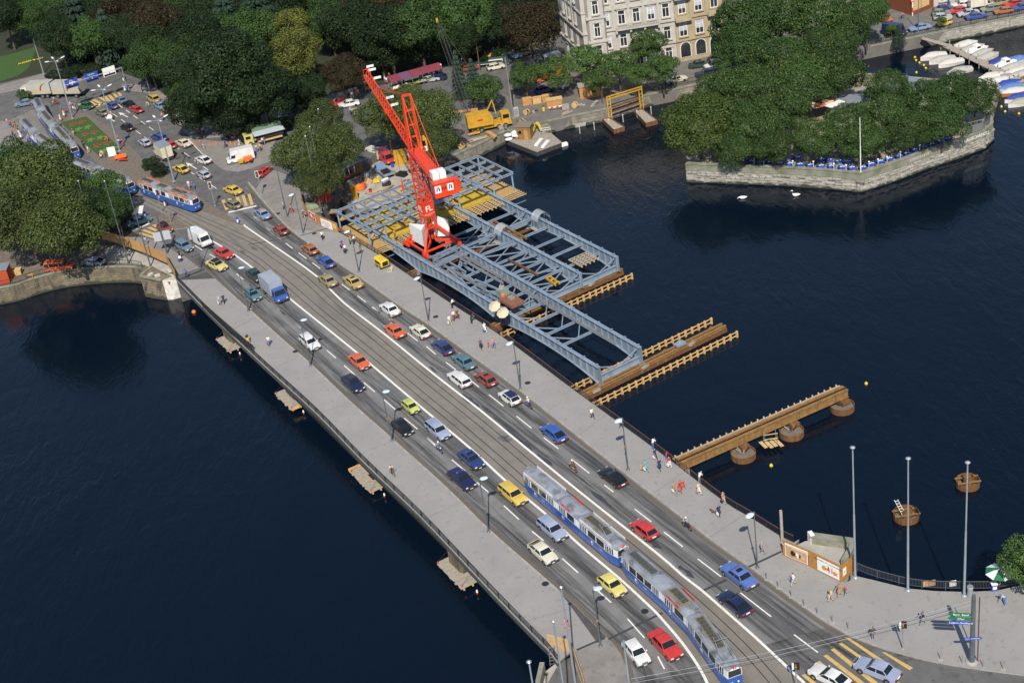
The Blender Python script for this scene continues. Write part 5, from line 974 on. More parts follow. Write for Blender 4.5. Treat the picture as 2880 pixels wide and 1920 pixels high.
nl=thing('stone_landing','pale concrete landing and steps beside the left bridge end','landing',p1('K1150,1500',-.6));O=nl.location;m_=MB();m_.prism(pk('K1040,1470 1130,1400 1240,1340 1330,1567 1000,1700 980,1600',-.6),-5,-.6);m_.build('slab',CONC,nl,org=O);m_=MB();m_.beam(p1('K1020,1440',-.1),p1('K985,1600',-.1),.5,1.6);m_.build('end_wall',COPE,nl,org=O)
h4,l4=hoard('K1065,1260 1250,1310 1270,1340 1370,1640','bare timber hoarding with white top board at the near left corner',.1,1.7,mat('hoarding_bare',(.5,.33,.17),.8,var=.2,scale=2.2,bump=.3,island=.15))
struct(MB().prism(pk('K1250,1320 1330,1300 1470,1240 1545,1190 1660,1320 1710,1440 1740,1567 1760,1700 1380,1700'),-.02,.1,0,1).build('left_near_pavement',[PAVE2,KERB]))
ld=thing('ladder','small dark ladder leaning at the near end of the left railing','ladder',p1('K1100,1420',-1));m_=MB();m_.beam((-.25,0,0),(-.1,.3,2.4),.05,.05);m_.build('stile',STEELG,ld);m_=MB();m_.beam((.25,0,0),(.4,.3,2.4),.05,.05);m_.build('stile',STEELG,ld)
for k in range(6):m_=MB();t_=(k+.5)/6;m_.beam((-.25+.15*t_,.3*t_,2.4*t_),(.25+.15*t_,.3*t_,2.4*t_),.04,.04);m_.build('rung',STEELG,ld)
for i,(s_,zz) in enumerate((('F1545,1295',.126),('J835,665',.126),('F540,607',.126),('I972,405',.126),('K1040,745',.126),('F240,443',.12),('K1862,972',.016))):
 q=p1(s_,zz);m_=MB();m_.cyl((0,0,-.02),(0,0,.004),.42,.42,14);o=m_.build('manhole_cover',IRON,road);o.location=q
 # the new steel bridge under construction
SD=Vector((.496,-.869,0)).normalized();SN=Vector((-SD.y,SD.x,0));GT=-.3;SANG=math.atan2(SN.y,SN.x)
def S(s,n,z): return SD*s+SN*n+Vector((0,0,z))
nb=thing('steel_bridge','unfinished grey blue steel bridge with arched girders beside the road bridge','bridge',S(-180,105,GT));NO=nb.location
SUP=(-196,-171.5,-146)
def depth(s):
 if s<=SUP[0]:t=(SUP[0]-s)/14; return 2.5-1.3*min(1,t)**.7
 for a,b in zip(SUP,SUP[1:]):
  if s<=b:t=(s-a)/(b-a); return 1.5+1.2*abs(2*t-1)**2.2
 return 2.65
def girder(nu,s0,s1):
 N_=int((s1-s0)/.9);xs=[s0+(s1-s0)*i/N_ for i in range(N_+1)];m=MB()
 top=[S(s,nu,GT-.05) for s in xs];bot=[S(s,nu,GT-depth(s)) for s in xs];t=SN*.018
 for i in range(N_):m.hexa([bot[i]-t,bot[i+1]-t,bot[i+1]+t,bot[i]+t,top[i]-t,top[i+1]-t,top[i+1]+t,top[i]+t])
 g=m.build('girder_web',STEELB,nb,org=NO)
 m=MB();m.beam(S(s0,nu,GT-.025),S(s1,nu,GT-.025),.62,.048);m.build('top_flange',STEELB,nb,org=NO)
 m=MB()
 for i in range(N_):m.beam(bot[i]-Vector((0,0,.02)),bot[i+1]-Vector((0,0,.02)),.6,.04)
 m.build('bottom_flange',STEELB,nb,org=NO)
 mm=MB();mm.b0(-.27,.27,-.012,.012,-1,0);me=mm.mesh('stiffener',[STEELB]);s=s0+.6
 while s<s1:inst('stiffener',me,nb,S(s,nu,GT-.052)-NO,SANG,(1,1,depth(s)-.07));s+=1.55
 mm=MB();mm.b0(-.1,.1,-.02,.02,.0,.16);mm.b0(-.2,.2,-.13,.13,.163,.2);me=mm.mesh('flange_bracket',[STEELB]);s=s0+1.2
 while s<s1-.3:inst('flange_bracket',me,nb,S(s,nu+.12,GT)-NO,SANG);s+=3.1
 m=MB();m.beam(S(s1+.02,nu,GT),S(s1+.02,nu,GT-depth(s1)),.66,.04,up=SN);m.build('end_plate',STEELB,nb,org=NO)
 for sp_ in SUP:
  if s0<sp_<=s1+1:m=MB();m.box(S(sp_-(.35 if abs(sp_-s1)<1 else 0),nu,GT-2.65-.22),(1.0,.8,.26),SANG);m.build('bearing',STEELB,nb,org=NO);m=MB();m.box(S(sp_-(.35 if abs(sp_-s1)<1 else 0),nu,GT-2.65-.45),(1.3,1.1,.18),SANG);m.build('bearing_plate',STEELB,nb,org=NO)
GN=(96.4,103.7,111.2,118.4)
girder(GN[0],-216,-146);girder(GN[1],-216,-146);girder(GN[2],-216,-170.4);girder(GN[3],-216,-170.4)
def xb(a,b,w_=.28,h=.34,nm='cross_beam'):m=MB();m.ibeam(a,b,w_,h,.05); return m.build(nm,STEELB,nb,org=NO)
def brace(a,b,w_=.16,nm='diagonal_brace'):m=MB();m.beam(a,b,w_,.14); return m.build(nm,STEELB,nb,org=NO)
z1=GT-.95
gm=(GN[0]+GN[1])/2;cbs=[-193,-189,-185,-181,-177,-173.5,-168.6,-164.4,-160.2,-156.0]
for i,s in enumerate(cbs):
 xb(S(s,GN[0]+.1,z1),S(s,GN[1]-.1,z1))
 if i+1<len(cbs):s2=cbs[i+1];brace(S(s+.2,GN[1]-.4,z1-.1),S(s2-.1,gm+.1,z1-.1));brace(S(s+.2,GN[0]+.4,z1-.1),S(s2-.1,gm-.1,z1-.1))
for k,s in enumerate([-199+4.75*k for k in range(6)]):
 xb(S(s,GN[1]+.1,z1),S(s,GN[2]-.1,z1));xb(S(s,GN[2]+.1,z1),S(s,GN[3]-.1,z1))
 if k<6:brace(S(s+.2,GN[1]+.3,z1-.1),S(s+4.5,GN[2]-.3,z1-.1));brace(S(s+4.5,GN[1]+.3,z1-.1),S(s+.2,GN[2]-.3,z1-.1))
for a,b,s in ((0,1,-146.5),(1,2,-170.9),(2,3,-170.9),(0,1,-171.5),(0,1,-196),(1,2,-196),(2,3,-196)):
 m_=MB();m_.ibeam(S(s,GN[a]+.05,GT-2.1),S(s,GN[b]-.05,GT-2.1),.5,.95,.06);m_.build('support_cross_girder',STEELB,nb,org=NO)
 brace(S(s,GN[a]+.2,GT-.3),S(s,(GN[a]+GN[b])/2,GT-1.7));brace(S(s,GN[b]-.2,GT-.3),S(s,(GN[a]+GN[b])/2,GT-1.7))
for s in (-190,-184,-178,-173):
 xb(S(s,GN[1]+.3,GT-1.2),S(s+2,GN[2]-.3,GT-.6),.2,.24,'tie_beam')
for nu,s0,s1 in ((102.4,-205,-150),(101.6,-192,-178),(98.4,-205,-178),(97.3,-200,-185)):
 m_=MB();m_.ibeam(S(s0,nu,GT-.55),S(s1,nu,GT-.55),.26,.32,.05);m_.build('rail_beam',STEELB,nb,org=NO);m_=MB();m_.beam(S(s0,nu,GT-.36),S(s1,nu,GT-.36),.09,.07);m_.build('crane_rail',RUSTY,nb,org=NO)
rn=random.Random(5)
for k in range(14):
 s=rn.uniform(-190,-173);nu=rn.choice((97.8,98.8,99.6,100.6));L=rn.uniform(3,7);o=thing('steel_section','loose grey blue steel section lying across the beams near the crane','steel beam',S(s,nu,GT-.6),SANG+PI/2+rn.uniform(-.15,.15),'loose steel sections on the new bridge')
 m_=MB();m_.ibeam((-L/2,0,0),(L/2,0,0),.22,.24,.04);m_.build('section',STEELB,o);m_=MB();m_.box((L/2-.1,0,0),(.03,.3,.3));m_.build('end_cleat',STEELB,o)
for k in range(12):
 s=-193.5+rn.uniform(-1,3);nu=100+rn.uniform(-1.6,2);o=thing('steel_section','steel section in the heap at the foot of the crane','steel beam',S(s,nu,GT-.5+k*.03),SANG+rn.uniform(-.25,.25),'steel heap below the crane');m_=MB();m_.ibeam((-2.4,0,0),(2.4,0,0),.2,.22,.04);m_.build('section',STEELB,o)
ys=thing('lifting_beam','bright yellow lifting beam lying between the second and third girders','lifting beam',S(-172.5,107.3,GT-.45),SANG+PI/2-.1);m_=MB()
for y in (-.35,.35):m_=MB();m_.ibeam((-1.6,y,0),(1.6,y,0),.22,.3,.05);m_.build('rail',YMACH,ys)
for x in (-1.2,0,1.2):m_=MB();m_.box((x,0,.2),(.25,.9,.12));m_.build('spreader',YMACH,ys)
rr=thing('rusty_beam','long rusty steel beam lying slantwise between the inner girders','steel beam',S(-180,106.8,GT-.55),SANG+PI/2+.02);m_=MB();m_.ibeam((-4,0,0),(4.2,0,0),.25,.28,.05);m_.build('section',RUST,rr)
for k,nu in enumerate((108.6,109.4)):
 o=thing('rusty_beam',('rusty double rail beam running back to the formwork, outer one','rusty double rail beam running back to the formwork, inner one')[k],'steel beam',S(-193,nu+3.6,GT-.5),SANG+PI/2);m_=MB();m_.ibeam((-5,0,0),(5,0,0),.25,.3,.05);m_.build('section',RUSTY,o)
tg=thing('timber_grating','small stack of timber grating on the outer cross beams','timber',S(-174.5,114.8,GT-.6),SANG)
for k in range(5):m_=MB();m_.box((-1.6+k*.8,0,.1),(.16,3.6,.18));m_.build('joist',WOOD,tg)
for k in range(6):m_=MB();m_.box((0,-1.5+k*.6,.3),(3.8,.12,.16));m_.build('joist',WOODG,tg)
mp=thing('drill_platform','red brown machine platform with green engine on the near girder','machine',S(-171.2,98.6,GT+.05),SANG+PI/2)
m_=MB();m_.box((-.6,.2,.3),(3.4,2.3,.5));m_.build('deck',mat('oxide_red',(.22,.09,.05),.8,var=.2,scale=2),mp);m_=MB();m_.box((1.9,.1,.75),(1.4,1.5,1.3));m_.build('engine',mat('engine_green',(.2,.26,.24),.7,var=.2,scale=2),mp)
m_=MB();m_.lathe([(.28,0),(.3,.35),(.2,.5)],(1.2,.5,.56),8);m_.build('orange_drum',ORNGP,mp);m_=MB();m_.box((-.4,.1,.75),(.9,.8,.35));m_.build('tool_box',mat('engine_green',(.2,.26,.24)),mp)
for k,(x,y) in enumerate(((1.6,.4),(2.3,-.1))):m_=MB();m_.box((x,y,1.6),(.8,.5,.25),.7*k+.3);m_.build('sack',WOODG,mp)
BEI=mat('parasol_beige',(.56,.47,.33),.8)
umbrella(S(-167.6,95.2,GT-.2),0.95,1.8,BEI,BEI,'beige parasol on the near girder, lower of the pair',(.5,-.2));umbrella(S(-168.9,95.0,GT+.55),0.95,1.9,BEI,BEI,'beige parasol on the near girder, upper of the pair',(.5,-.35))
TENT=mat('clear_sheet',(.62,.66,.7),.3,var=.1,scale=2);TENT.node_tree.nodes['Principled BSDF'].inputs['Alpha'].default_value=.45
for k,(s,nu,lb) in enumerate(((-191.5,GN[3],'plastic weld shelter arched over the outermost girder'),(-192,GN[2],'plastic weld shelter arched over the third girder'))):
 o=thing('weld_shelter',lb,'shelter',S(s,nu,GT-1),SANG);m_=MB();n=10
 for j in range(n):
  a0,a1=PI*j/n,PI*(j+1)/n;p=[(1.25*math.cos(a),1.0+1.35*math.sin(a)) for a in (a0,a1)];m_.add([(p[0][0],-1,p[0][1]),(p[1][0],-1,p[1][1]),(p[1][0],1,p[1][1]),(p[0][0],1,p[0][1])],[(0,1,2,3)])
 m_.build('plastic_cover',TENT,o)
 for y in (-1,0,1):m_=MB();m_.tube([(1.27*math.cos(PI*j/8),y,1.0+1.37*math.sin(PI*j/8)) for j in range(9)],.025,4);m_.build('hoop',STEELG,o)
 for x in (-1.3,1.3):m_=MB();m_.box((x,0,-.6),(.7,2.6,.06));m_.build('scaffold_board',WOODG,o)
 for x in (-1.3,1.3):
  for y in (-.9,.9):m_=MB();m_.cyl((x,y,-.6),(x,y,1.0),.03,.03,5);m_.build('hanger',STEELG,o)
fw=thing('formwork_deck','yellow formwork deck under the raised steel grid','formwork',S(-211,107,-1.1));FO=fw.location
rn=random.Random(11)
for i in range(4):
 for j in range(16):
  n0=97.6+j*1.3;s0=-218+i*2.95
  if any(abs(n0+.6-g)<.35 for g in GN):n0+=.1
  m_=MB();m_.box(S(s0+1.4,n0+.6,-1.06+rn.uniform(-.008,.008)),(1.26,2.92,.06),SANG);m_.build('panel',YFORM,fw,org=FO)
for s in (-206.4,-208.2):m_=MB();m_.beam(S(s,97.5,-.85),S(s,118.6,-.85),.06,.3);m_.build('edge_board',YFORM,fw,org=FO)
for j in range(26):
 nu=97.7+j*.82;m_=MB();m_.beam(S(-206.4,nu,-1.2),S(-202.6+rn.uniform(-.3,.3),nu,-1.2),.12,.2);m_.build('joist',WOOD,fw,org=FO)
for j in range(6):m_=MB();m_.beam(S(-206+j*.62,97.4,-1.06),S(-206+j*.62,118.8,-1.06),.16,.06);m_.build('batten',WOOD,fw,org=FO)
PLY=mat('brown_plywood',(.4,.26,.1),.8,var=.15,scale=1.5,island=.1)
for n0,n1 in ((93.2,95.9),(119.1,123)):
 for j in range(5):s0=-217+j*2.35;m_=MB();m_.box(S(s0+1.15,(n0+n1)/2,-1.0),(n1-n0,2.3,.05),SANG);m_.build('plywood_sheet',PLY,fw,org=FO)
 for j in range(22):s0=-217.5+j*.68;m_=MB();m_.beam(S(s0,n0-.6,-1.12),S(s0,n1+.4,-1.12),.1,.16);m_.build('joist',WOOD,fw,org=FO)
 for s in (-206,-203):m_=MB();m_.beam(S(s,n0,-2.2),S(s,n1,-2.2),.1,.1);m_.build('hanger_beam',STEELB,fw,org=FO)
sg=thing('steel_grid','raised grey blue steel grid standing over the formwork','steel frame',S(-211,108,2.5));GO=sg.location;g0,g1,m0,m1=-216.8,-205.4,93.0,122.6
def gb(a,b,w_,h,nm='grid_beam'):m=MB();m.ibeam(a,b,w_,h,.05);m.build(nm,STEELB,sg,org=GO)
for s in (g0,g1):gb(S(s,m0,2.5),S(s,m1,2.5),.3,.36,'edge_beam')
for k in range(14):nu=m0+(m1-m0)*k/13;gb(S(g0,nu,2.52),S(g1,nu,2.52),.24,.3)
for k in range(13):
 nu=m0+(m1-m0)*k/13
 for s in (-214,-211.2,-208.4):gb(S(s,nu+.15,2.3),S(s,nu+2.1,2.3),.14,.5,'short_beam')
 if k%4==1:m_=MB();m_.beam(S(-215.5,nu+.2,2.2),S(-207,nu+3.4,2.2),.14,.12);m_.build('diagonal_brace',STEELB,sg,org=GO)
for nu in (m0+.2,*GN,m1-.2):
 for s in (g0+.2,g1-.2):m_=MB();m_.ibeam(S(s,nu,GT-.4 if nu>94 else -1),S(s,nu,2.3),.26,.3,.05) if False else m_.beam(S(s,nu,GT+.02 if nu in GN else -.9),S(s,nu,2.3),.28,.28);m_.build('column',STEELB,sg,org=GO)
 # cofferdam piers, caissons and rusty beams
def fender(line_a,line_b,label,n,sides=(1,1),zt=-2.95):
 root=thing('timber_fender',label,'fender',(line_a[0]+line_b[0])/2);O=root.location
 for k,l in enumerate((line_a,line_b)):
  if not sides[k]:continue
  mm=MB();mm.b0(-.14,.14,-.12,.12,-2.2,0);me=mm.mesh('post',[WOODT])
  for i in range(n+1):p=l[0].lerp(l[1],i/n);inst('post',me,root,Vector((p.x,p.y,zt))-O,SANG)
  for dz in (-.15,-.75):m=MB();m.beam(Vector((l[0].x,l[0].y,zt+dz)),Vector((l[1].x,l[1].y,zt+dz)),.1,.14);m.build('waling',WOODT,root,org=O)
 return root
def pier(s0,s1,n0,n1,label,lf,sides=(1,1)):
 root=thing('cofferdam',label,'cofferdam',S((s0+s1)/2,(n0+n1)/2,-4));O=root.location
 m=MB();m.beam(S((s0+s1)/2,n0,-3.7),S((s0+s1)/2,n1,-3.7),1.3,.5);m.build('concrete_fill',RUST,root,org=O)
 for ds in (-.38,.38):m=MB();m.ibeam(S((s0+s1)/2+ds,n0,-3.3+.2),S((s0+s1)/2+ds,n1,-3.1),.4,.4,.06);m.build('bearing_beam',RUSTY,root,org=O)
 for k in range(6):m=MB();nu=n0+(n1-n0)*(k+.5)/6;m.box(S((s0+s1)/2+.5*(-1)**k,nu,-3.1),(1.3,.6,.35),SANG+.1*k);m.build('packing',RUST if k%2 else WOODG,root,org=O)
 if sum(sides):fender([S(s0,n0,0),S(s0,n1,0)],[S(s1,n0,0),S(s1,n1,0)],lf,21,sides)
pier(-174,-168.5,94.5,119.5,'rusty pier base under the middle supports of the new bridge','timber fender round the middle pier',(0,1));pier(-148.6,-143,92.8,118.8,'rusty pier base under the outer end of the new bridge','timber fender round the outer pier with rows of posts')
pier(-199,-193.5,94.5,119.5,'rusty pier base under the formwork end of the new bridge','timber fender round the first pier',(0,0))
ob=thing('bearing_bogie','grey blue bearing block on the outer pier beam','bearing',S(-145.8,110.5,-2.75),SANG);m_=MB();m_.box((0,0,.15),(1.6,1.0,.3));m_.build('plate',STEELB,ob);m_=MB();m_.lathe([(.4,.303),(.4,.5),(.3,.55)],(0,0,0),10);m_.build('pot',STEELB,ob)
def caisson(c,r,label,fill=True):
 root=thing('caisson',label,'caisson',(c[0],c[1],WZ));m=MB();n=20
 for i in range(n):
  a0,a1=2*PI*i/n,2*PI*(i+1)/n;p=[(r*math.cos(a),r*math.sin(a)) for a in (a0,a1)];q=[((r-.08)*math.cos(a),(r-.08)*math.sin(a)) for a in (a0,a1)]
  m.hexa([(*p[0],-1),(*p[1],-1),(*q[1],-1),(*q[0],-1),(*p[0],.85),(*p[1],.85),(*q[1],.85),(*q[0],.85)])
 m.build('steel_ring',RUST,root)
 if fill:m=MB();m.cyl((0,0,-1),(0,0,.5),r-.1,r-.1,20);m.build('concrete_plug',MUD,root)
 else :
  m=MB();m.cyl((0,0,-1),(0,0,.05),r-.1,r-.1,20);m.build('inner_water',MUD,root);m=MB();m.lathe([(r*.45,0),(r*.45,1.3),(r*.4,1.3),(r*.4,.1)],(.1,.2,0),14);m.build('inner_tube',RUST,root)
  for y in (-.55,.6):m=MB();m.beam((-r,y,.8),(r,y,.8),.16,.16);m.build('cross_strut',RUSTY,root)
 return root
for k,(x,y) in enumerate(((26.9,153.6),(33.9,156.8),(41.6,160.8))):
 lb=('rusty round caisson under the beam, nearest the bridge','rusty round caisson under the middle of the beam','rusty round caisson at the outer tip of the beam')[k];r_=caisson((x,y),1.6,lb)
 for j in range(9):m_=MB();a=rn.uniform(0,6.28);m_.beam((.3*math.cos(a),.3+.3*math.sin(a),.6),(.9*math.cos(a),.5+.5*math.sin(a),1.0+rn.random()*.3),.1,.1);m_.build('rebar_timber',WOODG if j%2 else IRON,r_)
cc=caisson((42.6,136.6),1.5,'round rusty caisson with a white ladder leaning out',False);caisson((51.4,140.9),1.4,'round rusty caisson behind a flag pole at far right',False)
la=thing('ladder','white ladder leaning out of the near caisson','ladder',(42.3,136.6,WZ+.1));
for x in (-.2,.2):m_=MB();m_.beam((x+.2,0,0),(x-1.0,-.3,3.0),.06,.06);m_.build('stile',WPLAIN,la)
for k in range(7):t_=(k+.5)/7;m_=MB();m_.beam((-.2+.2-1.2*t_,-.3*t_,3*t_),(.2+.2-1.2*t_,-.3*t_,3*t_),.05,.05);m_.build('rung',WPLAIN,la)
rb2=thing('launching_beam','long rusty double beam reaching from the bridge out over three caissons','beam',(19.0,151.2,-1.5));O=rb2 .location;A_,B_=Vector((18.4,150.9,-2.05)),Vector((42.6,161.6,-2.05));bd2=(B_-A_).normalized();bq=Vector((-bd2 .y,bd2 .x,0))
for k,dd in enumerate((0,.95)):
 m_=MB();m_.ibeam(A_+bq*dd,B_+bq*dd,.4,1.15,.07);m_.build('beam',RUSTY,rb2,org=O)
mm=MB();mm.b0(-.2,.2,-.02,.02,-.58,.58);me=mm.mesh('stiffener',[RUSTY])
for k in range(9):p=A_.lerp(B_,(k+.3)/9);inst('stiffener',me,rb2,p-O+Vector((0,0,0)),math.atan2(bd2 .y,bd2 .x)+PI/2)
m_=MB();m_.beam(A_+bq*.48+Vector((0,0,.66)),B_+bq*.48+Vector((0,0,.66)),.12,.08);m_.build('rail',RUST,rb2,org=O)
m_=MB();m_.beam(A_+bq*1.5+Vector((0,0,.3)),B_+bq*1.5+Vector((0,0,.3)),.5,.08);m_.build('walkway',WOODG,rb2,org=O)
mm=MB();mm.b0(-.09,.09,-.09,.09,-.3,.25);me=mm.mesh('timber_post',[WOODT])
for k in range(27):p=A_.lerp(B_,(k+.5)/27)+bq*1.75;inst('timber_post',me,rb2,p-O+Vector((0,0,.3)))
for f in (.36,.66,.97):p=A_.lerp(B_,f);m_=MB();m_.box(p+bq*.45+Vector((0,0,-.95)),(2.4,1.2,.5),math.atan2(bd2 .y,bd2 .x)+PI/2);m_.build('saddle',RUST,rb2,org=O)
m_=MB();m_.beam(A_+Vector((.9,.1,-2.6)),A_+Vector((.9,.1,-.6)),.5,.5);m_.build('support_post',WOODG,rb2,org=O)
sc_=thing('scaffold_cage','small scaffold cage with planks hung on the rusty beam','scaffold',A_.lerp(B_,.5)-bq*.6+Vector((0,0,-1)));
for x in (-.8,.8):
 for y in (-.3,-1.1):m_=MB();m_.cyl((x,y,-.3),(x,y,1.3),.035,.035,5);m_.build('standard',STEELG,sc_)
for z_ in (.5,1.2):m_=MB();m_.beam((-.9,-1.1,z_),(.9,-1.1,z_),.04,.12);m_.build('guard_board',WOOD,sc_)
for k in range(4):m_=MB();m_.box((-1+k*.65,-1.0,-.3),(.5,1.6+.4*(k%2),.06),.3);m_.build('plank',WOOD,sc_)
# the red tower crane
cr=thing('tower_crane','tall red tower crane with white ballast blocks standing on the new bridge','crane',S(-197.4,100.45,GT),SANG)
def cb_(nm,fn,mt=RED,par=None):m=MB();fn(m);o=m.build(nm,mt,par or cr); return o
ft=3.15;tw_=.9;TB=3.3
for x in (-1,1):
 for y in (-1,1):
  cb_('base_leg', lambda m:m.beam((x*tw_,y*tw_,TB+.3),(x*ft,y*ft,.75),.34,.34));cb_('base_arm', lambda m:m.beam((x*.5,y*.5,1.0),(x*ft,y*ft,.7),.34,.42))
  cb_('bogie', lambda m:(m.box((x*ft,y*ft,.5),(.6,1.2,.5)),m.box((x*ft,y*ft,.2),(.35,1.7,.3))));cb_('inner_leg', lambda m:m.beam((x*tw_,y*tw_,TB+.2),(x*.45,y*.45,1.1),.2,.2))
for x,y in ((0,-1),(1,0),(0,1),(-1,0)):cb_('base_tie', lambda m:m.beam((x*ft-y*ft,y*ft+x*ft,.75),(x*ft+y*ft,y*ft-x*ft,.75),.2,.26) if (x,y)==(9,9) else m.beam(((x-y)*ft*.95,(y+x)*ft*.95,.8),((x+y)*ft*.95,(y-x)*ft*.95,.8),.24,.3))
for sx,pl in ((-1,[(-.75,0),(-2.3,-1.5),(-2.3,2.6)]),(1,[(.9,.4),(2.2,2.3),(2.9,-1.4)])):
 c0=(sum(p[0] for p in pl)/3,sum(p[1] for p in pl)/3)
 for k in range(7):
  sc2=1+.012*(k%2);m_=MB();m_.prism([((p[0]-c0[0])*sc2+c0[0],(p[1]-c0[1])*sc2+c0[1]) for p in pl],1.02+k*.43,1.02+k*.43+.42);m_.build('ballast_slab',CONCW,cr)
TZ=15.6
for x in (-1,1):
 for y in (-1,1):cb_('tower_chord', lambda m:m.beam((x*tw_,y*tw_,TB),(x*tw_,y*tw_,TZ),.2,.2))
bays=6;bh=(TZ-8.0)/bays
def lac(z0,z1,nm='tower_lacing'):
 for a,b in (((-1,-1),(1,-1)),((1,-1),(1,1)),((1,1),(-1,1)),((-1,1),(-1,-1))):
  cb_(nm, lambda m:m.beam((a[0]*tw_,a[1]*tw_,z0),(b[0]*tw_,b[1]*tw_,z1),.1,.1));cb_(nm, lambda m:m.beam((a[0]*tw_,a[1]*tw_,z1),(b[0]*tw_,b[1]*tw_,z1),.09,.09))
for k in range(bays):lac(8.0+k*bh,8.0+(k+1)*bh)
lac(TB+.05,5.4)
cb_('tower_platform', lambda m:m.box((0,0,TB+.1),(1.9,1.9,.12)))
for z_ in (5.45,8.0):cb_('collar', lambda m:m.box((0,0,z_),(2.08,2.08,.12)))
for k,(c,sz) in enumerate((((0,-tw_-.1,6.7),(1.98,.04,2.3)),((-tw_-.1,0,6.7),(.04,1.98,2.3)),((tw_+.1,0,6.7),(.04,1.98,2.3)),((0,tw_+.1,6.7),(1.98,.04,2.3)))):cb_('name_board', lambda m:m.box(c,sz))
for c,xd in (((0,-tw_-.125,6.95),(1,0,0)),((-tw_-.125,0,6.95),(0,-1,0))):
 text('FL',1.35,WPLAIN,cr,face(c,xd,(0,0,1)),.003);scribble(15,.2,WPLAIN,cr,face((c[0],c[1],6.05),xd,(0,0,1)));scribble(14,.1,WPLAIN,cr,face((c[0],c[1],5.82),xd,(0,0,1)))
cb_('ladder', lambda m:(m.beam((-.2,.3,TB),(-.2,.3,TZ),.05,.05),m.beam((.2,.3,TB),(.2,.3,TZ),.05,.05),[m.beam((-.2,.3,TB+.4*k),(.2,.3,TB+.4*k),.03,.03) for k in range(30)] and None),STEELG)
ja=math.atan2(.9703,-.2419)-SANG
sl_=bpy.data.objects.new('slewing_frame',None);COL.objects.link(sl_);sl_.parent=cr;sl_.location=(0,0,TZ);sl_.rotation_euler.z=ja
def cs(nm,fn,mt=RED): return cb_(nm,fn,mt,sl_)
cs('turntable', lambda m:(m.lathe([(1.2,0),(1.25,.5),(1.0,.55)],(0,0,0),16),m.box((0,0,.95),(2.4,2.0,.8))))
for y in (-.95,.95):cs('counter_jib_beam', lambda m:m.beam((.6,y,1.2),(-15.6,y,1.6),.22,.42))
cs('counter_jib_deck', lambda m:m.beam((-.5,0,1.3),(-15.4,0,1.7),1.8,.08))
for y in (-1.05,1.05):
 cs('hand_rail', lambda m:(m.beam((-1,y,2.3),(-13,y,2.6),.05,.05),[m.beam((-1-k*1.5,y,1.3),(-1-k*1.5,y,2.4),.04,.04) for k in range(9)] and None))
cs('winch_house', lambda m:m.box((-15.9,0,.9),(1.3,3.1,2.3)));cs('winch_house_roof', lambda m:m.box((-15.9,0,2.08),(1.5,3.3,.06)));cs('side_cabinet', lambda m:m.box((-15.6,-2.15,.9),(1.5,1.0,1.9)));cs('belly_box', lambda m:m.box((-15.2,-.3,-.55),(1.2,1.9,.5)))
for y in (-.55,.55):cs('counterweight', lambda m:m.box((-13.9,y,2.45),(1.7,1.0,1.2)),CONCW)
for y in (-1.0,.95):
 b_=cs('logo_board', lambda m:m.box((-16.57,y,1.15),(.04,.95,1.15)),WPLAIN)
 for k,(dy,mt) in enumerate(((.16,BLUEP),(-.16,TLB))):m_=MB();x=-16.596;yy=y+dy;s_=1 if k==0 else -1;m_.add([(x,yy+.17*s_,.85),(x,yy-.05*s_,.85),(x,yy-.14*s_,1.55),(x,yy+.02*s_,1.55)],[(0,1,2,3)]);m_.build('logo_stroke',mt,sl_)
for y in (-.25,0,.25):cs('vent', lambda m:m.box((-16.56,y,1.15),(.04,.14,.45)),TLB)
for y in (-.85,.85):
 cs('mast_leg', lambda m:m.beam((1.0,y,1.2),(-.35,y*.75,10.9),.3,.34));cs('mast_strut', lambda m:m.beam((-1.8,y,1.5),(-.4,y*.75,10.7),.16,.16));cs('tie_rod', lambda m:m.beam((-.4,y*.75,10.9),(-12.5,y,1.8),.1,.1))
for z_,t_ in ((3.5,.23),(5.6,.45),(8.2,.72),(10.9,1.0)):cs('mast_tie', lambda m:m.beam((1.0-1.35*t_,-.85+.2*t_,z_),(1.0-1.35*t_,.85-.2*t_,z_),.22,.26))
JL,j0,slope=31.0,1.3,.115
def jp(x,k): return Vector((x,(0,-.62,.62)[k],1.0+(x-j0)*slope+(1.45 if k==0 else 0)))
for k in range(3):cs('jib_chord', lambda m:m.beam(jp(j0,k),jp(JL,k),.17 if k==0 else .15,.17 if k==0 else .15))
nj=22;st=(JL-j0)/nj
for i in range(nj):
 x0=j0+i*st;x1=x0+st;xm=(x0+x1)/2
 for k in (1,2):cs('jib_lacing', lambda m:m.beam(jp(x0,k),jp(xm,0),.07,.07));cs('jib_lacing', lambda m:m.beam(jp(xm,0),jp(x1,k),.07,.07))
 cs('jib_lacing', lambda m:m.beam(jp(x0,1),jp(x0,2),.07,.07));cs('jib_lacing', lambda m:m.beam(jp(x0,1),jp(x1,2),.06,.06))
for y in (-.3,.3):cs('jib_tie', lambda m:m.beam((-.35,y,10.9),jp(22.5,0)+Vector((0,y*.3,0)),.08,.08))
for i,f in enumerate((.1,.45,.55,.83,.95,1.0)[1:]):cs('jib_board', lambda m:m.box(jp(j0+(JL-j0)*f,0)+Vector((0,-.75,.28)),(.05,1.3,.42)),WPLAIN)
cs('jib_end_frame', lambda m:(m.beam(jp(JL,1),jp(JL,1)+Vector((0,0,1.3)),.1,.1),m.beam(jp(JL,2),jp(JL,2)+Vector((0,0,1.3)),.1,.1),m.beam(jp(JL,1)+Vector((0,0,1.3)),jp(JL,2)+Vector((0,0,1.3)),.1,.1)))
cs('trolley', lambda m:m.box(jp(17,0)+Vector((0,0,-1.75)),(1.4,1.5,.3)))
CBX=(2.3,-1.75)
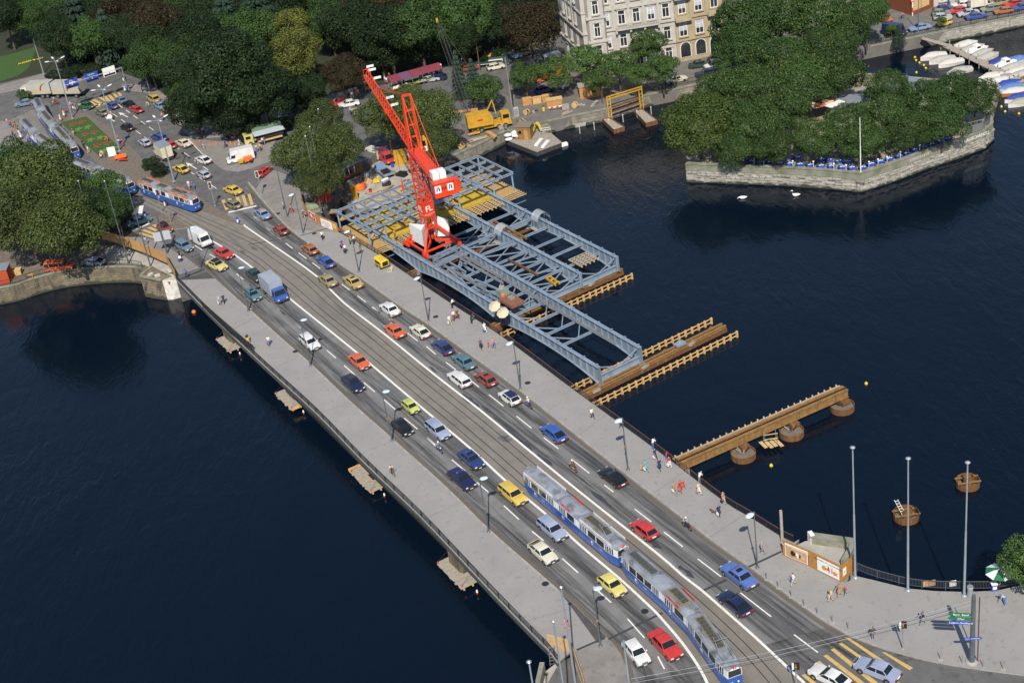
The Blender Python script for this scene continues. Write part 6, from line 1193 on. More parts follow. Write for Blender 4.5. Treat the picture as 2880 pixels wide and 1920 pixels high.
cs('cabin', lambda m:m.hexa([(CBX[0]-.8,CBX[1]-.65,.2),(CBX[0]+.8,CBX[1]-.65,.2),(CBX[0]+.8,CBX[1]+.65,.2),(CBX[0]-.8,CBX[1]+.65,.2),(CBX[0]-.8,CBX[1]-.65,2.3),(CBX[0]+.9,CBX[1]-.65,2.3),(CBX[0]+.9,CBX[1]+.65,2.3),(CBX[0]-.8,CBX[1]+.65,2.3)]),YMACH)
cs('cabin_window', lambda m:m.box((CBX[0]-.81,CBX[1],1.6),(.04,.7,.9)),GLASS);cs('cabin_window', lambda m:m.box((CBX[0],CBX[1]-.66,1.5),(1.0,.04,1.0)),GLASS);cs('logo_board', lambda m:m.box((CBX[0]-.82,CBX[1],.65),(.03,.95,.8)),WPLAIN)
for k,(dy,mt) in enumerate(((.16,BLUEP),(-.16,TLB))):m_=MB();x=CBX[0]-.842;yy=CBX[1]+dy;s_=1 if k==0 else -1;m_.add([(x,yy+.15*s_,.42),(x,yy-.05*s_,.42),(x,yy-.12*s_,.92),(x,yy+.02*s_,.92)],[(0,1,2,3)]);m_.build('logo_stroke',mt,sl_)
hk=Vector((-SN.x*0,0,0));cs('hoist_rope', lambda m:m.tube([jp(17,0)+Vector((0,0,-1.9)),jp(17,0)+Vector((0,0,-15.5))],.03,4),TLB);cs('hook_block', lambda m:(m.box(jp(17,0)+Vector((0,0,-15.8)),(.4,.3,.7)),m.lathe([(.08,-.5),(.2,-.3),(.08,0)],jp(17,0)+Vector((0,0,-16.2)),8)))
cm=thing('compressor','yellow wheeled compressor with hoses on the right pavement','compressor',p1('F1105,880',.12),math.radians(-62));m_=MB();loft(m_,[[(x,-.75*k,.5),(x,-.75*k,1.35-(1-k)),(x,-.5*k,1.6-(1-k)),(x,.5*k,1.6-(1-k)),(x,.75*k,1.35-(1-k)),(x,.75*k,.5)] for x,k in ((-1.3,.9),(-1.2,1),(1.2,1),(1.3,.9))]);m_.build('housing',YLITE,cm)
m_=MB();m_.box((1.31,0,1.0),(.06,1.0,.7));m_.build('grille',TLB,cm);m_=MB();m_.box((0,-.77,1.05),(1.6,.04,.45));m_.build('side_vent',TLB,cm);m_=MB();m_.beam((-1.3,0,.5),(-2.3,0,.35),.12,.12);m_.build('drawbar',YLITE,cm);m_=MB();m_.box((-1.9,0,.8),(.5,.6,.5));m_.build('front_tank',YLITE,cm)
for x in (-.6,.7):
 for y in (-.7,.7):wo=inst('wheel',car_meshes('sedan')['wheel'],cm,(x,y,.3));inst('hub',car_meshes('sedan')['hub'],wo)
for k in range(3):m_=MB();m_.tube([Vector((1.4+.35*i-.02*i*i,.5-.25*k+.4*math.sin(i*.7+k),.08+(.9 if i>7 else .05)*(i>7))) for i in range(10)],.05,5);m_.build('hose',mat('hose_cream',(.6,.52,.32),.7),cm)
# trees
def leafmat(name,c,c2,var=.45):
 m=bpy.data.materials.new(name);m.use_nodes=True;nt=m.node_tree;N=nt.nodes;L=nt.links;b=N['Principled BSDF'];b.inputs['Roughness'].default_value=.55;b.inputs['Specular IOR Level'].default_value=.25
 g=N.new('ShaderNodeNewGeometry');oi=N.new('ShaderNodeObjectInfo');r=N.new('ShaderNodeValToRGB');r.color_ramp.elements[0].color=(*c2,1);r.color_ramp.elements[1].color=(*c,1)
 L.new(g.outputs['Random Per Island'],r.inputs['Fac']);h=N.new('ShaderNodeHueSaturation');mp=N.new('ShaderNodeMapRange');mp.inputs['To Min'].default_value=1-var*.5;mp.inputs['To Max'].default_value=1+var*.5
 L.new(oi.outputs['Random'],mp.inputs['Value']);L.new(mp.outputs[0],h.inputs['Value']);L.new(r.outputs['Color'],h.inputs['Color']);L.new(h.outputs['Color'],b.inputs['Base Color'])
 tr=N.new('ShaderNodeBsdfTranslucent');L.new(h.outputs['Color'],tr.inputs['Color']);mx=N.new('ShaderNodeMixShader');mx.inputs[0].default_value=.3;L.new(b.outputs[0],mx.inputs[1]);L.new(tr.outputs[0],mx.inputs[2]);L.new(mx.outputs[0],N['Material Output'].inputs['Surface']); return m
LM=dict(dark=leafmat('leaf_dark',(.034,.06,.02),(.012,.026,.01)),plane=leafmat('leaf_plane',(.12,.155,.04),(.038,.062,.018)),chest=leafmat('leaf_chestnut',(.08,.145,.036),(.029,.062,.018)),light=leafmat('leaf_light',(.17,.18,.036),(.07,.09,.02)),copper=leafmat('leaf_copper',(.07,.048,.022),(.022,.024,.011)),cedar=leafmat('leaf_cedar',(.045,.08,.052),(.015,.034,.022)),robinia=leafmat('leaf_robinia',(.1,.18,.042),(.04,.082,.02)),maple=leafmat('leaf_maple',(.1,.145,.03),(.042,.07,.016)),mid=leafmat('leaf_mid',(.072,.135,.034),(.026,.056,.016)))
BARK=mat('bark',(.09,.07,.05),.95,var=.4,scale=3,bump=.5);BLOS=mat('blossom_tan',(.34,.27,.08),.8)
import numpy as np
def leaf_mesh(P,N_,size,rg,kind):
 """one small bent quad per leaf spray"""
 n=len(P);t=rg.normal(size=(n,3));A=np.cross(N_,t);A/=np.linalg.norm(A,axis=1)[:,None];B=np.cross(N_,A);s=(size*rg.uniform(.6,1.35,n))[:,None];up=N_*s*.12
 V=np.stack([P-A*s,P-B*s*.55+up,P+A*s,P+B*s*.55+up],1).reshape(-1,3);me=bpy.data.meshes.new('crown');me.vertices.add(4*n);me.vertices.foreach_set('co',V.ravel());me.loops.add(4*n);me.loops.foreach_set('vertex_index',np.arange(4*n,dtype=np.int32));me.polygons.add(n);me.polygons.foreach_set('loop_start',np.arange(0,4*n,4,dtype=np.int32));me.materials.append(LM[kind]);me.update(calc_edges=True);me.validate(); return me
def crown_mesh(kind,seed,nl,leaf,lobes=18,sq=(1,1,.8),open_=0.0):
 rg=np.random.default_rng(seed);u=rg.uniform(-.8,1,lobes);a=rg.uniform(0,2*PI,lobes);q=np.sqrt(1-u*u);rr=rg.uniform(.5,.74,lobes);C=np.stack([q*np.cos(a)*rr,q*np.sin(a)*rr,u*rr],1);R=rg.uniform(.2,.36,lobes)
 if not open_:C=np.vstack([C,[[0,0,0],[0,0,.1]]]);R=np.append(R,[.62,.55])
 W=R**2/(R**2).sum();out=[];nor=[];cnt=0
 while cnt<nl:
  i=rg.choice(len(R),20000,p=W);v=rg.normal(size=(20000,3));v/=np.linalg.norm(v,axis=1)[:,None];rad=R[i]*rg.uniform(.8,1.1,20000)*np.where(rg.random(20000)<.12,rg.uniform(.5,.9,20000),1);P=C[i]+v*rad[:,None];D=np.linalg.norm(P[:,None]-C[None],axis=2)/R[None];D[np.arange(20000),i]=9;ok=(D.min(1)>.74)&((v[:,2]>-.55)|(rg.random(20000)<.3));n=v+rg.uniform(-.8,.8,(20000,3))+np.array([0,0,.35]);out.append(P[ok]);nor.append(n[ok]);cnt+=ok.sum()
 P=np.vstack(out)[:nl]*np.array(sq);N_=np.vstack(nor)[:nl];N_/=np.linalg.norm(N_,axis=1)[:,None];top=P[P[:,2]>-.1][:600]*1.03
 return leaf_mesh(P,N_,leaf,rg,kind),[(Vector(c),r) for c,r in zip(C,R)],[Vector(p) for p in top]
def trunk_mesh(seed,C,sq,hh,zc,limbs=6,r0=.035):
 R=random.Random(seed);m=MB();m.cyl((0,0,-hh),(0,0,-.35),r0*1.25,r0*.85,8)
 for c,r in sorted(C,key= lambda e:R.random())[:limbs]:
  e=Vector((c.x*sq[0],c.y*sq[1],c.z*sq[2]));mid=Vector((e.x*.45,e.y*.45,-.35+(e.z+.35)*.6));m.cyl((0,0,-.4),mid,r0*.75,r0*.5,6);m.cyl(mid,e,r0*.5,r0*.18,5)
 return m.mesh('trunk',[BARK])
PROTO={}
for kind,n,nl,leaf,lob,sq,lim in (('dark',3,15000,.029,34,(1,1,.85),5),('plane',3,16000,.027,38,(1,1,.82),6),('chest',3,16000,.027,36,(1,1,.85),5),('light',2,9000,.034,30,(1,1,1.0),7),('copper',1,15000,.026,40,(1,1,.85),5),('robinia',3,7000,.036,26,(1,1,.75),9),('maple',1,17000,.027,40,(1,1,.85),5),('mid',3,14000,.03,30,(1,1,.9),6)):
 for i in range(n):
  me,C,sf=crown_mesh(kind,i*17+len(kind)*101+lob,nl,leaf,lob,sq,1 if kind in ('robinia','light') else 0);fl=None
  if kind=='chest':
   m=MB();R=random.Random(i)
   for p in R.sample(sf,60):m.cyl(p,p+Vector((0,0,.06)),.009,.003,4,caps=False)
   fl=m.mesh('blossoms',[BLOS])
  PROTO.setdefault(kind,[]).append((me,trunk_mesh(i,C,sq,1.6,0,lim),fl))
def conifer_mesh(seed,nl=5200,tiers=11):
 R=random.Random(seed);vs=[];fs=[]
 while len(fs)<nl:
  k=R.randrange(tiers);z=-1+2*(k+.5)/tiers;rad=(1-(k+.5)/tiers)**.8*1.0+.05;br=R.randrange(9);a=br*2*PI/9+k*.7+R.gauss(0,.13);d=rad*R.random()**.6
  p=Vector((math.cos(a)*d,math.sin(a)*d,z-.22*d+R.gauss(0,.03)));t=Vector((math.cos(a),math.sin(a),-.3)).normalized();b=t.cross(Vector((0,0,1))).normalized();s=R.uniform(.04,.085);k0=len(vs);dr=Vector((0,0,-s*.5))
  vs+=[tuple(p-t*s),tuple(p-b*s*.5+dr),tuple(p+t*s+dr),tuple(p+b*s*.5+dr)];fs.append((k0,k0+1,k0+2,k0+3))
 me=bpy.data.meshes.new('crown');me.from_pydata(vs,[],fs);me.materials.append(LM['cedar']);me.update();m=MB();m.cyl((0,0,-1.3),(0,0,.95),.05,.008,7); return me,m.mesh('trunk',[BARK]),None
PROTO['cedar']=[conifer_mesh(3),conifer_mesh(8)]
TR=random.Random(21)
def tree(vx,vy,r,h,kind,label,z=0.0,group=None,name='tree',cat='tree',sz=1.0,low=.62):
 """(vx, vy): middle of the crown in the overview; r crown radius, h height of the tree"""
 zc=z+h*low;c=U(vx*1.22449,vy*1.22449,zc);me,tk,fl=TR.choice(PROTO[kind]);root=thing(name,label,cat,(c.x,c.y,z),TR.uniform(0,6.28),group);sc=(r*TR.uniform(.94,1.06),r*TR.uniform(.94,1.06),r*sz)
 if kind=='cedar':sc=(r,r,h*.5);zc=z+h*.55
 inst('crown',me,root,(0,0,zc-z),0,sc)
 if fl:o=inst('blossoms',fl,root,(0,0,zc-z),0,sc);o['kind']='stuff'
 t_=inst('trunk',tk,root,(0,0,zc-z),0,(r,r,(zc-z)/1.6 if kind!='cedar' else h*.45)); return root
T_=[(105,405,8.6,15,'plane','large plane tree on the left bank, uppermost crown'),(55,500,8.2,14,'plane','large plane tree cut by the left edge above the orange van'),(150,520,7.6,14,'plane','large plane tree on the left bank nearest the silver quay car'),(35,385,7,13,'mid','tree at the left edge beside the tram platform'),(235,425,4.4,11,'robinia','feathery green tree in front of the old tram'),(265,480,4.0,9,'mid','green tree beside the orange flowering bush'),(205,470,4.5,11,'dark','dark tree behind the first tall pole on the lower quay'),(700,345,6.3,13,'plane','plane tree at the junction, left crown behind the flag poles'),(772,335,5.6,13,'plane','plane tree at the junction, right crown beside the yard'),(735,275,5.0,12,'plane','plane tree at the junction, rear crown'),(735,405,5.0,10,'plane','plane tree at the junction, front crown above the hoarding'),(885,265,6.0,13,'plane','plane tree behind the red crane, left crown'),(985,262,6.4,13,'plane','plane tree behind the red crane, right crown by the quay'),(940,240,5.0,11,'plane','plane tree behind the red crane mast, rear crown'),(1000,325,4.6,10,'plane','plane tree behind the red crane, low crown at the quay wall'),(650,60,6.0,15,'light','yellow green tree top, upper part of the pale pair'),(675,120,6.0,13,'light','yellow green tree, lower one of the pale pair'),(782,168,5.4,11,'copper','reddish brown copper tree beside the pale tree'),(275,30,8,18,'copper','brownish dark tree at the top left of the park'),(375,55,8,18,'copper','brownish dark tree left of the great conifer'),(1215,60,7.5,18,'copper','brownish dark tree left of the stone palace'),(520,170,10.2,22,'dark','huge dark broad tree dominating the park edge'),(445,245,6.2,11,'dark','dark rounded tree hanging over the parked cars'),(600,215,7.5,15,'dark','dark tree right of the huge broad tree'),(545,255,6,10,'dark','low dark tree above the waiting people'),(340,130,6.2,13,'mid','mid green tree behind the sign gantry'),(415,175,6,13,'dark','dark tree left of the huge broad tree'),(430,215,4.6,9,'mid','small mid green tree by the parked tan car'),(960,60,8,18,'mid','tall green tree behind the market, right of centre'),(890,75,8,17,'dark','tall dark tree behind the red awning'),(855,30,8,17,'copper','olive brown tree at the top edge above the copper tree'),(1060,40,7.5,17,'mid','tall green tree left of the park clearing'),(960,95,6,12,'dark','dark tree directly behind the red awning'),(1060,85,5.6,12,'dark','dark tree right of the red awning'),(870,105,6,13,'dark','dark tree right of the copper tree'),(800,60,7.5,16,'dark','dark tree behind the copper tree'),(1140,55,6,12,'dark','dark tree behind the street market hedge'),(715,205,4.4,8,'dark','dark tree below the pale pair'),(670,225,4.4,8,'dark','dark tree at the grey pole by the park edge'),(605,185,5.0,10,'dark','dark tree left under the pale pair'),(1180,10,7,16,'dark','dark tree at the top edge left of the palace'),(175,45,6.0,17,'cedar','blue green cedar at the top left'),(245,75,5.4,14,'cedar','blue green conifer behind the sign boards'),(590,30,9,18,'cedar','broad blue green cedar at the top of the park'),(520,45,7,17,'cedar','second broad cedar beside the huge tree'),(1050,160,2.2,10,'cedar','slender dark conifer right of the red awning'),(1085,170,2.4,8,'cedar','silvery blue fir beside the lattice boom'),(1112,205,4.2,9,'robinia','light green quay tree behind the yellow excavator'),(1205,172,4.0,9,'robinia','light green quay tree above the timber yard, second from left'),(1275,165,4.4,10,'robinia','light green quay tree in front of the palace corner'),(1345,140,4.8,11,'robinia','light green quay tree in front of the palace, left'),(1420,150,4.6,10,'robinia','light green quay tree in front of the palace, middle'),(1485,100,4.6,12,'robinia','tall light green quay tree reaching up the palace front'),(1520,155,4.2,9,'robinia','light green quay tree in front of the palace, right'),(1378,182,3.5,8,'robinia','low quay tree above the timber gantry'),(1462,172,3.4,8,'robinia','low quay tree beside the steps gantry, right'),(2366,1290,3.6,7,'robinia','fresh green tree at the right edge of the plaza')]
I_=[(1605,284,7.0,11,'maple','yellow green rounded tree at the left tip of the island'),(1725,200,6.0,13,'chest','island chestnut behind the yellow green tree'),(1730,290,5.8,10,'chest','island chestnut right of the yellow green tree, front'),(1805,250,5.6,11,'chest','island chestnut left of the orange parasol'),(1690,336,4.2,7,'chest','low island chestnut over the left tables'),(1775,335,4.2,7,'chest','low island chestnut over the front tables, second'),(1850,180,6.0,13,'chest','island chestnut in the middle of the garden'),(1925,170,5.6,12,'chest','island chestnut behind the white awning'),(1870,318,4.6,8,'chest','island chestnut in front of the orange parasol'),(1945,285,5.2,10,'chest','island chestnut at the white flag pole'),(1985,322,4.4,8,'chest','low island chestnut at the corner tables'),(2030,270,5.4,10,'chest','island chestnut right of the flag pole'),(2040,200,4.6,10,'chest','island chestnut by the slate kiosk roof'),(2085,298,4.4,8,'chest','low island chestnut above the painted name'),(2125,240,5.2,10,'mid','island tree right of the kiosk'),(2165,285,4.8,8,'mid','low island tree at the right terrace'),(2185,205,4.8,11,'mid','tall island tree near the boats'),(2240,230,4.6,9,'mid','rightmost island tree overhanging the wall'),(1660,205,5.2,12,'chest','island chestnut at the quay side, left'),(1790,130,6.2,15,'chest','tall chestnut rising behind the island, left'),(1900,110,6.2,15,'chest','tall chestnut rising behind the island, right')]
B_=[(1715,55,7.5,18,'mid','very tall green tree right of the palace'),(1790,30,7.5,18,'mid','very tall green tree at the top edge, middle'),(1880,45,7.5,17,'chest','tall blossoming chestnut at the top edge'),(1945,60,6.0,15,'chest','tall blossoming chestnut left of the far street'),(1990,20,5,14,'mid','tall green tree at the top edge beside the far hoarding'),(1700,120,6,15,'mid','tall green tree at the right end of the palace')]
for e in T_:tree(*e,group='trees of the park and quay',sz=.95,z=QZ if e[4]=='robinia' and 1100<e[0]<2000 else 0)
for e in I_:tree(*e,z=IZ,group='trees on the island',sz=.95)
for e in B_:tree(*e,z=QZ,group='tall trees behind the island')
def zone(x,y):
 r='at the very back' if y<0 else ('in the back row' if y<45 else ('in the middle row' if y<105 else 'in the front row'))
 return 'park tree %s, %s'%(r,'at the far left corner beyond the lawn' if x<140 else 'behind the sign gantry' if x<330 else 'left of the huge broad tree' if x<470 else 'behind the huge broad tree' if x<640 else 'behind the pale tree pair' if x<760 else 'behind the copper tree' if x<880 else 'behind the wine red awning' if x<1060 else 'left of the palace')
for vy in range(-40,200,33):
 for vx in range(-40,1250,62):
  x=vx+TR.uniform(-22,22)+(vy%2)*30;y=vy+TR.uniform(-12,12)
  lim=200-.0*x if x>330 else (95 if x>130 else 40)
  if 330<=x<640:lim=150
  elif 640<=x<860:lim=175
  elif x>=860:lim=45
  if y>lim or (20<x<120 and 60<y<175) or (575<x<755 and y>5) or (715<x<850 and y>85):continue
  tree(x,y,TR.uniform(5.2,7.5),TR.uniform(11,17),TR.choice(('dark','dark','dark','mid')),zone(x,y),group='trees in the thick of the park')
def bush(vx,vy,r,kind,label,z=0.0,sz=.6):tree(vx,vy,r,r*1.1,kind,label,z,'bushes and hedges','bush','bush',sz,.5)
for e in ((278,500,2.6,'copper','bush with orange blossom by the left crossing'),(345,375,2.3,'dark','dark bush bed behind the tram with orange boards, left part'),(365,392,2.0,'dark','dark bush bed behind the tram with orange boards, right part'),(215,160,3,'dark','dark bush at the far hatched road'),(165,165,3,'dark','dark bush right of the lawn'),(125,175,2.6,'dark','dark bush at the far pavement'),(285,138,3.4,'dark','dark bush behind the blue sign boards'),(60,215,2.4,'mid','bush beside the lawn at far left'),(575,310,2.6,'dark','low hedge bush by the brown parked car'),(650,285,2.6,'dark','low hedge bush behind the parked vans'),(720,250,2.6,'dark','low hedge bush left of the market crossing'),(1100,135,2.5,'dark','clipped hedge behind the street market, left piece'),(1150,120,2.5,'dark','clipped hedge behind the street market, middle piece'),(1195,105,2.5,'dark','clipped hedge behind the street market, right piece')):bush(*e)
for e in ((2065,75,1.6,4,'cedar','young potted tree by the far hoarding'),(2048,68,1.5,3.4,'robinia','small tree in a tub above the navy van'),(2162,48,1.3,3,'robinia','small tree in a tub behind the blue saloon')):tree(*e,z=QZ,group='small street trees')
for k in range(6):x,y=(95+k*13,150-k*4);o=MB();c=U((48+k*9)*1.22449,(148-k*2.5)*1.22449,.1);m=MB();[m.sphere((TR.uniform(-.6,.6),TR.uniform(-.4,.4),.2),.12,5,4) for _ in range(9)];q=m.build('flowers',mat('flower_yellow',(.6,.42,.03),.8));q.location=c;tag(q,'yellow flower border along the far lawn','flowers','yellow border flowers')
# the palace and its neighbours
LIME=mat('limestone_wall',(.49,.465,.42),.9,col2=(.37,.345,.3),scale=.5,bump=.3,bscale=2);SANDW=mat('sandstone_wall',(.42,.35,.23),.9,col2=(.32,.26,.17),scale=.5,bump=.3,bscale=2);FRAME=mat('window_frame',(.75,.74,.7),.6);BLIND=mat('grey_blind',(.42,.45,.5),.7)
_wm={}
def winmesh(w_,h):
 k=(round(w_,2),round(h,2))
 if k not in _wm:
  m=MB();t=.12
  for x in (-w_/2+t/2,w_/2-t/2):m.b0(x-t/2,x+t/2,-.05,.06,0,h)
  m.b0(-w_/2+t,w_/2-t,-.05,.06,0,t);m.b0(-w_/2+t,w_/2-t,-.05,.06,h-t,h);m.b0(-w_/2+t,w_/2-t,-.05,.07,h*.68,h*.68+.1);m.b0(-.05,.05,-.05,.055,t,h*.68)
  g=MB();g.b0(-w_/2+.05,w_/2-.05,0,.03,.05,h-.05);s=MB();s.b0(-w_/2-.25,w_/2+.25,-.32,.1,-.22,-.02);s.b0(-w_/2-.15,w_/2+.15,-.2,.1,h+.02,h+.2)
  p=MB();p.add([(-w_/2-.5,-.35,h+.5),(w_/2+.5,-.35,h+.5),(0,-.35,h+1.15),(-w_/2-.5,.1,h+.5),(w_/2+.5,.1,h+.5),(0,.1,h+1.15)],[(0,1,2),(5,4,3),(0,3,4,1),(1,4,5,2),(2,5,3,0)]);p.b0(-w_/2-.55,w_/2+.55,-.4,.1,h+.38,h+.497)
  _wm[k]=(m.mesh('window',[FRAME]),g.mesh('pane',[GLASSB]),s,p)
 return _wm[k]
def facade(root,O,a,b,H,cols,floors,wm,bay=None,blinds=0):
 """cols: fractions along a-b; floors: (sill z, width, height, ornament)"""
 d=(b-a).normalized();n=Vector((d.y,-d.x,0));ang=math.atan2(d.y,d.x);L=(b-a).length;R=random.Random(4)
 for z_,pr,hh in ((H,.7,.5),(4.6,.35,.35),(9.2,.35,.3),(13.6,.25,.25)):
  if z_<H+1:m=MB();m.beam(a+n*(pr/2-.05)+Vector((0,0,z_)),b+n*(pr/2-.05)+Vector((0,0,z_)),pr,hh);m.build('cornice',wm,root,org=O)
 m=MB();sl={}
 for f in cols:
  for (z_,w_,h,o_) in floors:
   p=a.lerp(b,f);W,G,S_,P=winmesh(w_,h);wo=inst('window',W,root,p+n*.01+Vector((0,0,z_))-O,ang);inst('pane',G,wo)
   if blinds and R.random()<blinds:bm=MB();bm.b0(-w_/2+.1,w_/2-.1,-.03,.0,h*.4,h-.1);bm.build('blind',BLIND,wo)
   if ('s',w_,h) not in sl:sl['s',w_,h]=S_.mesh('window_surround',[wm]);sl['p',w_,h]=P.mesh('pediment',[wm])
   inst('window_surround',sl['s',w_,h],wo)
   if o_:inst('pediment',sl['p',w_,h],wo)
 for f0,f1 in zip(cols,cols[1:]):
  fm=(f0+f1)/2;p=a.lerp(b,fm);m=MB();m.beam(p+n*.08+Vector((0,0,9.4)),p+n*.08+Vector((0,0,H-.3)),.55,.3,up=n);m.build('pilaster',wm,root,org=O)
def building(label,pts,H,wm,name='stone_building',cat='building'):
 root=thing(name,label,cat,pts[0].copy());m=MB();m.prism([(p.x,p.y) for p in pts],pts[0].z,pts[0].z+H);m.build('wall',wm,root,org=pts[0]);m=MB();c=sum(pts,Vector())/len(pts);q=[c.lerp(p,1.03) for p in pts];r=[c.lerp(p,.8) for p in pts];n=len(pts)
 m.add([(p.x,p.y,pts[0].z+H+.01) for p in q]+[(p.x,p.y,pts[0].z+H+4) for p in r],[(i,(i+1)%n,n+(i+1)%n,n+i) for i in range(n)]+[tuple(range(n,2*n))]);m.build('roof',mat('slate_roof',(.09,.1,.11),.7,var=.2,scale=1),root,org=pts[0]); return root
pa,pb,pe,pc=p1('C745,640',QZ),p1('C1490,520',QZ),p1('C1880,440',QZ),p1('C545,440',QZ);bk=Vector((.25,1,0))*22
b1=building('tall pale limestone palace with rows of white framed windows behind the quay trees',[pa,pb,pb+bk,pc+bk*.6,pc],21,LIME);O=b1 .location;V0=Vector((0,0,QZ))
FL1=[(1.0,1.5,2.6,0),(5.4,1.5,2.7,0),(10.1,1.5,2.9,1),(14.9,1.5,2.7,0)]
facade(b1,O,pa,pb,20.6,[.26,.43,.59,.75,.91],FL1,LIME,blinds=.4);facade(b1,O,pc,pa,20.6,[.25,.5,.75],[(1.0,1.3,2.6,0),(5.6,1.3,3,0),(10.4,1.3,3.4,0),(15,1.3,2.8,0)],LIME)
dd=(pb-pa).normalized();nn=Vector((dd.y,-dd.x,0));w_=(pb-pa).length
bay0=pa+dd*.8;m_=MB();m_.prism([bay0+nn*.02,bay0+dd*.5+nn*1.3,bay0+dd*3.6+nn*1.3,bay0+dd*4.1+nn*.02],4.4+QZ,19.5+QZ);m_.build('bay',LIME,b1,org=O)
for z_ in (5.6,10.3,15):W,G,S_,P=winmesh(1.3,2.9);wo=inst('window',W,b1,bay0+dd*2.05+nn*1.31+Vector((0,0,z_+QZ))-O-V0+V0,math.atan2(dd.y,dd.x));inst('pane',G,wo);inst('window_surround',S_.mesh('window_surround',[LIME]),wo)
for z_ in (9.2,14.2):m_=MB();m_.beam(bay0+nn*1.0+Vector((0,0,z_+QZ)),bay0+dd*4.1+nn*1.0+Vector((0,0,z_+QZ)),1.0,.35);m_.build('bay_cornice',LIME,b1,org=O)
q0,q1=pa.lerp(pb,.36),pa.lerp(pb,.82);m_=MB();m_.beam(q0+nn*.6+Vector((0,0,9.3)),q1+nn*.6+Vector((0,0,9.3)),1.3,.3);m_.build('balcony_slab',LIME,b1,org=O);m_=MB();m_.beam(q0+nn*1.2+Vector((0,0,10.4)),q1+nn*1.2+Vector((0,0,10.4)),.25,.16);m_.build('balustrade_rail',LIME,b1,org=O)
mm=MB();mm.lathe([(.08,0),(.12,.25),(.06,.6),(.08,.85)],(0,0,0),6);me=mm.mesh('baluster',[LIME])
for k in range(30):inst('baluster',me,b1,q0 .lerp(q1,(k+.5)/30)+nn*1.2+Vector((0,0,9.48))-O)
for k in range(4):m_=MB();m_.box(q0 .lerp(q1,k/3)+nn*.5+Vector((0,0,8.8)),(.4,1.0,.7),math.atan2(dd.y,dd.x));m_.build('console',LIME,b1,org=O)
b2=building('sandstone town house with arched shop window right of the palace',[pb+dd*.05,pe,pe+bk,pb+dd*.05+bk],20,SANDW);O=b2 .location
facade(b2,O,pb+dd*.05,pe,19.8,[.16,.5,.83],[(5.4,1.7,3,0),(10.2,1.6,2.8,0),(14.8,1.6,2.8,0)],SANDW,blinds=.7)
de=(pe-pb).normalized();ne=Vector((de.y,-de.x,0))
for f in (.16,.83):
 for z_ in (9.0,13.6):m_=MB();m_.box(pb.lerp(pe,f)+ne*.6+Vector((0,0,z_)),(3.4,1.3,.25),math.atan2(de.y,de.x));m_.build('balcony_slab',SANDW,b2,org=O);m_=MB();m_.box(pb.lerp(pe,f)+ne*1.15+Vector((0,0,z_+.65)),(3.4,.14,1.0),math.atan2(de.y,de.x));m_.build('balcony_front',SANDW,b2,org=O)
for f in (.18,.5,.8):
 p=pb.lerp(pe,f)+ne*.03+Vector((0,0,.9));an=math.atan2(de.y,de.x);m_=MB();pts=[(-1.2,0),(1.2,0)]+[(1.2*math.cos(t*PI/8),2.1+1.2*math.sin(t*PI/8)) for t in range(9)];m_.add([(x,y,z) for y in (-.1,.06) for x,z in pts],[tuple(range(11)),tuple(range(21,10,-1))]+[(i,(i+1)%11,11+(i+1)%11,11+i) for i in range(11)]);o=m_.build('shop_window',FRAME,b2);o.location=p-O;o.rotation_euler.z=an;m_=MB();m_.add([(x*.88,-.115,z*.95+.08) for x,z in pts],[tuple(range(11))]);m_.build('pane',GLASSB,o)
rb_=thing('site_hoarding','red brown shop hoarding with framed pictures at the top right street','hoarding',p1('D1190,60',QZ));O=rb_.location;a_,b_=p1('D1190,52',QZ),p1('D1430,130',QZ);c_=p1('D1600,60',QZ);HB=mat('hoarding_redbrown',(.2,.06,.025),.7,var=.15,scale=1.5)
for p,q in ((a_,b_),(b_,c_)):m_=MB();m_.beam(p+Vector((0,0,1.8)),q+Vector((0,0,1.8)),.3,3.6);m_.build('board_wall',HB,rb_,org=O)
for i,f in enumerate((.12,.45,.82)):m_=MB();m_.box(a_.lerp(b_,f)+Vector((.08,-.2,2.2)),(2.0,.06,2.0),math.atan2((b_-a_).y,(b_-a_).x));m_.build('framed_picture',(TLB,TLB,PB)[i],rb_,org=O)
for f in (.2,.6):m_=MB();m_.box(b_.lerp(c_,f)+Vector((0,-.22,2.2)),(2.4,.06,2.4),math.atan2((c_-b_).y,(c_-b_).x));m_.build('framed_picture',WOOD,rb_,org=O)
bl=building('grey town house base at the top right behind the parked cars',[p1('D1600,60',QZ),p1('D2500,-70',QZ),p1('D2500,-70',QZ)+bk,p1('D1600,60',QZ)+bk],14,LIME);facade(bl,bl.location,p1('D1600,60',QZ),p1('D2500,-70',QZ),13.5,[.1,.25,.4,.55,.7,.85],[(1,1.8,2.8,0),(5.4,1.4,2.6,0)],LIME)
ne_=thing('no_entry_sign','round red no entry sign on a red and white post by the hoarding','sign',p1('D1425,128',QZ));m_=MB();m_.cyl((0,-.4,0),(0,-.4,3.0),.12,.12,8);m_.build('post',WPLAIN,ne_);m_=MB();m_.cyl((0,-.4,.8),(0,-.4,1.8),.125,.125,8);m_.build('red_band',REDP,ne_);m_=MB();m_.cyl((0,-.44,3.3),(0,-.38,3.3),.42,.42,14);m_.build('disc',REDP,ne_);m_=MB();m_.box((0,-.46,3.3),(.6,.03,.14));m_.build('bar',WPLAIN,ne_)
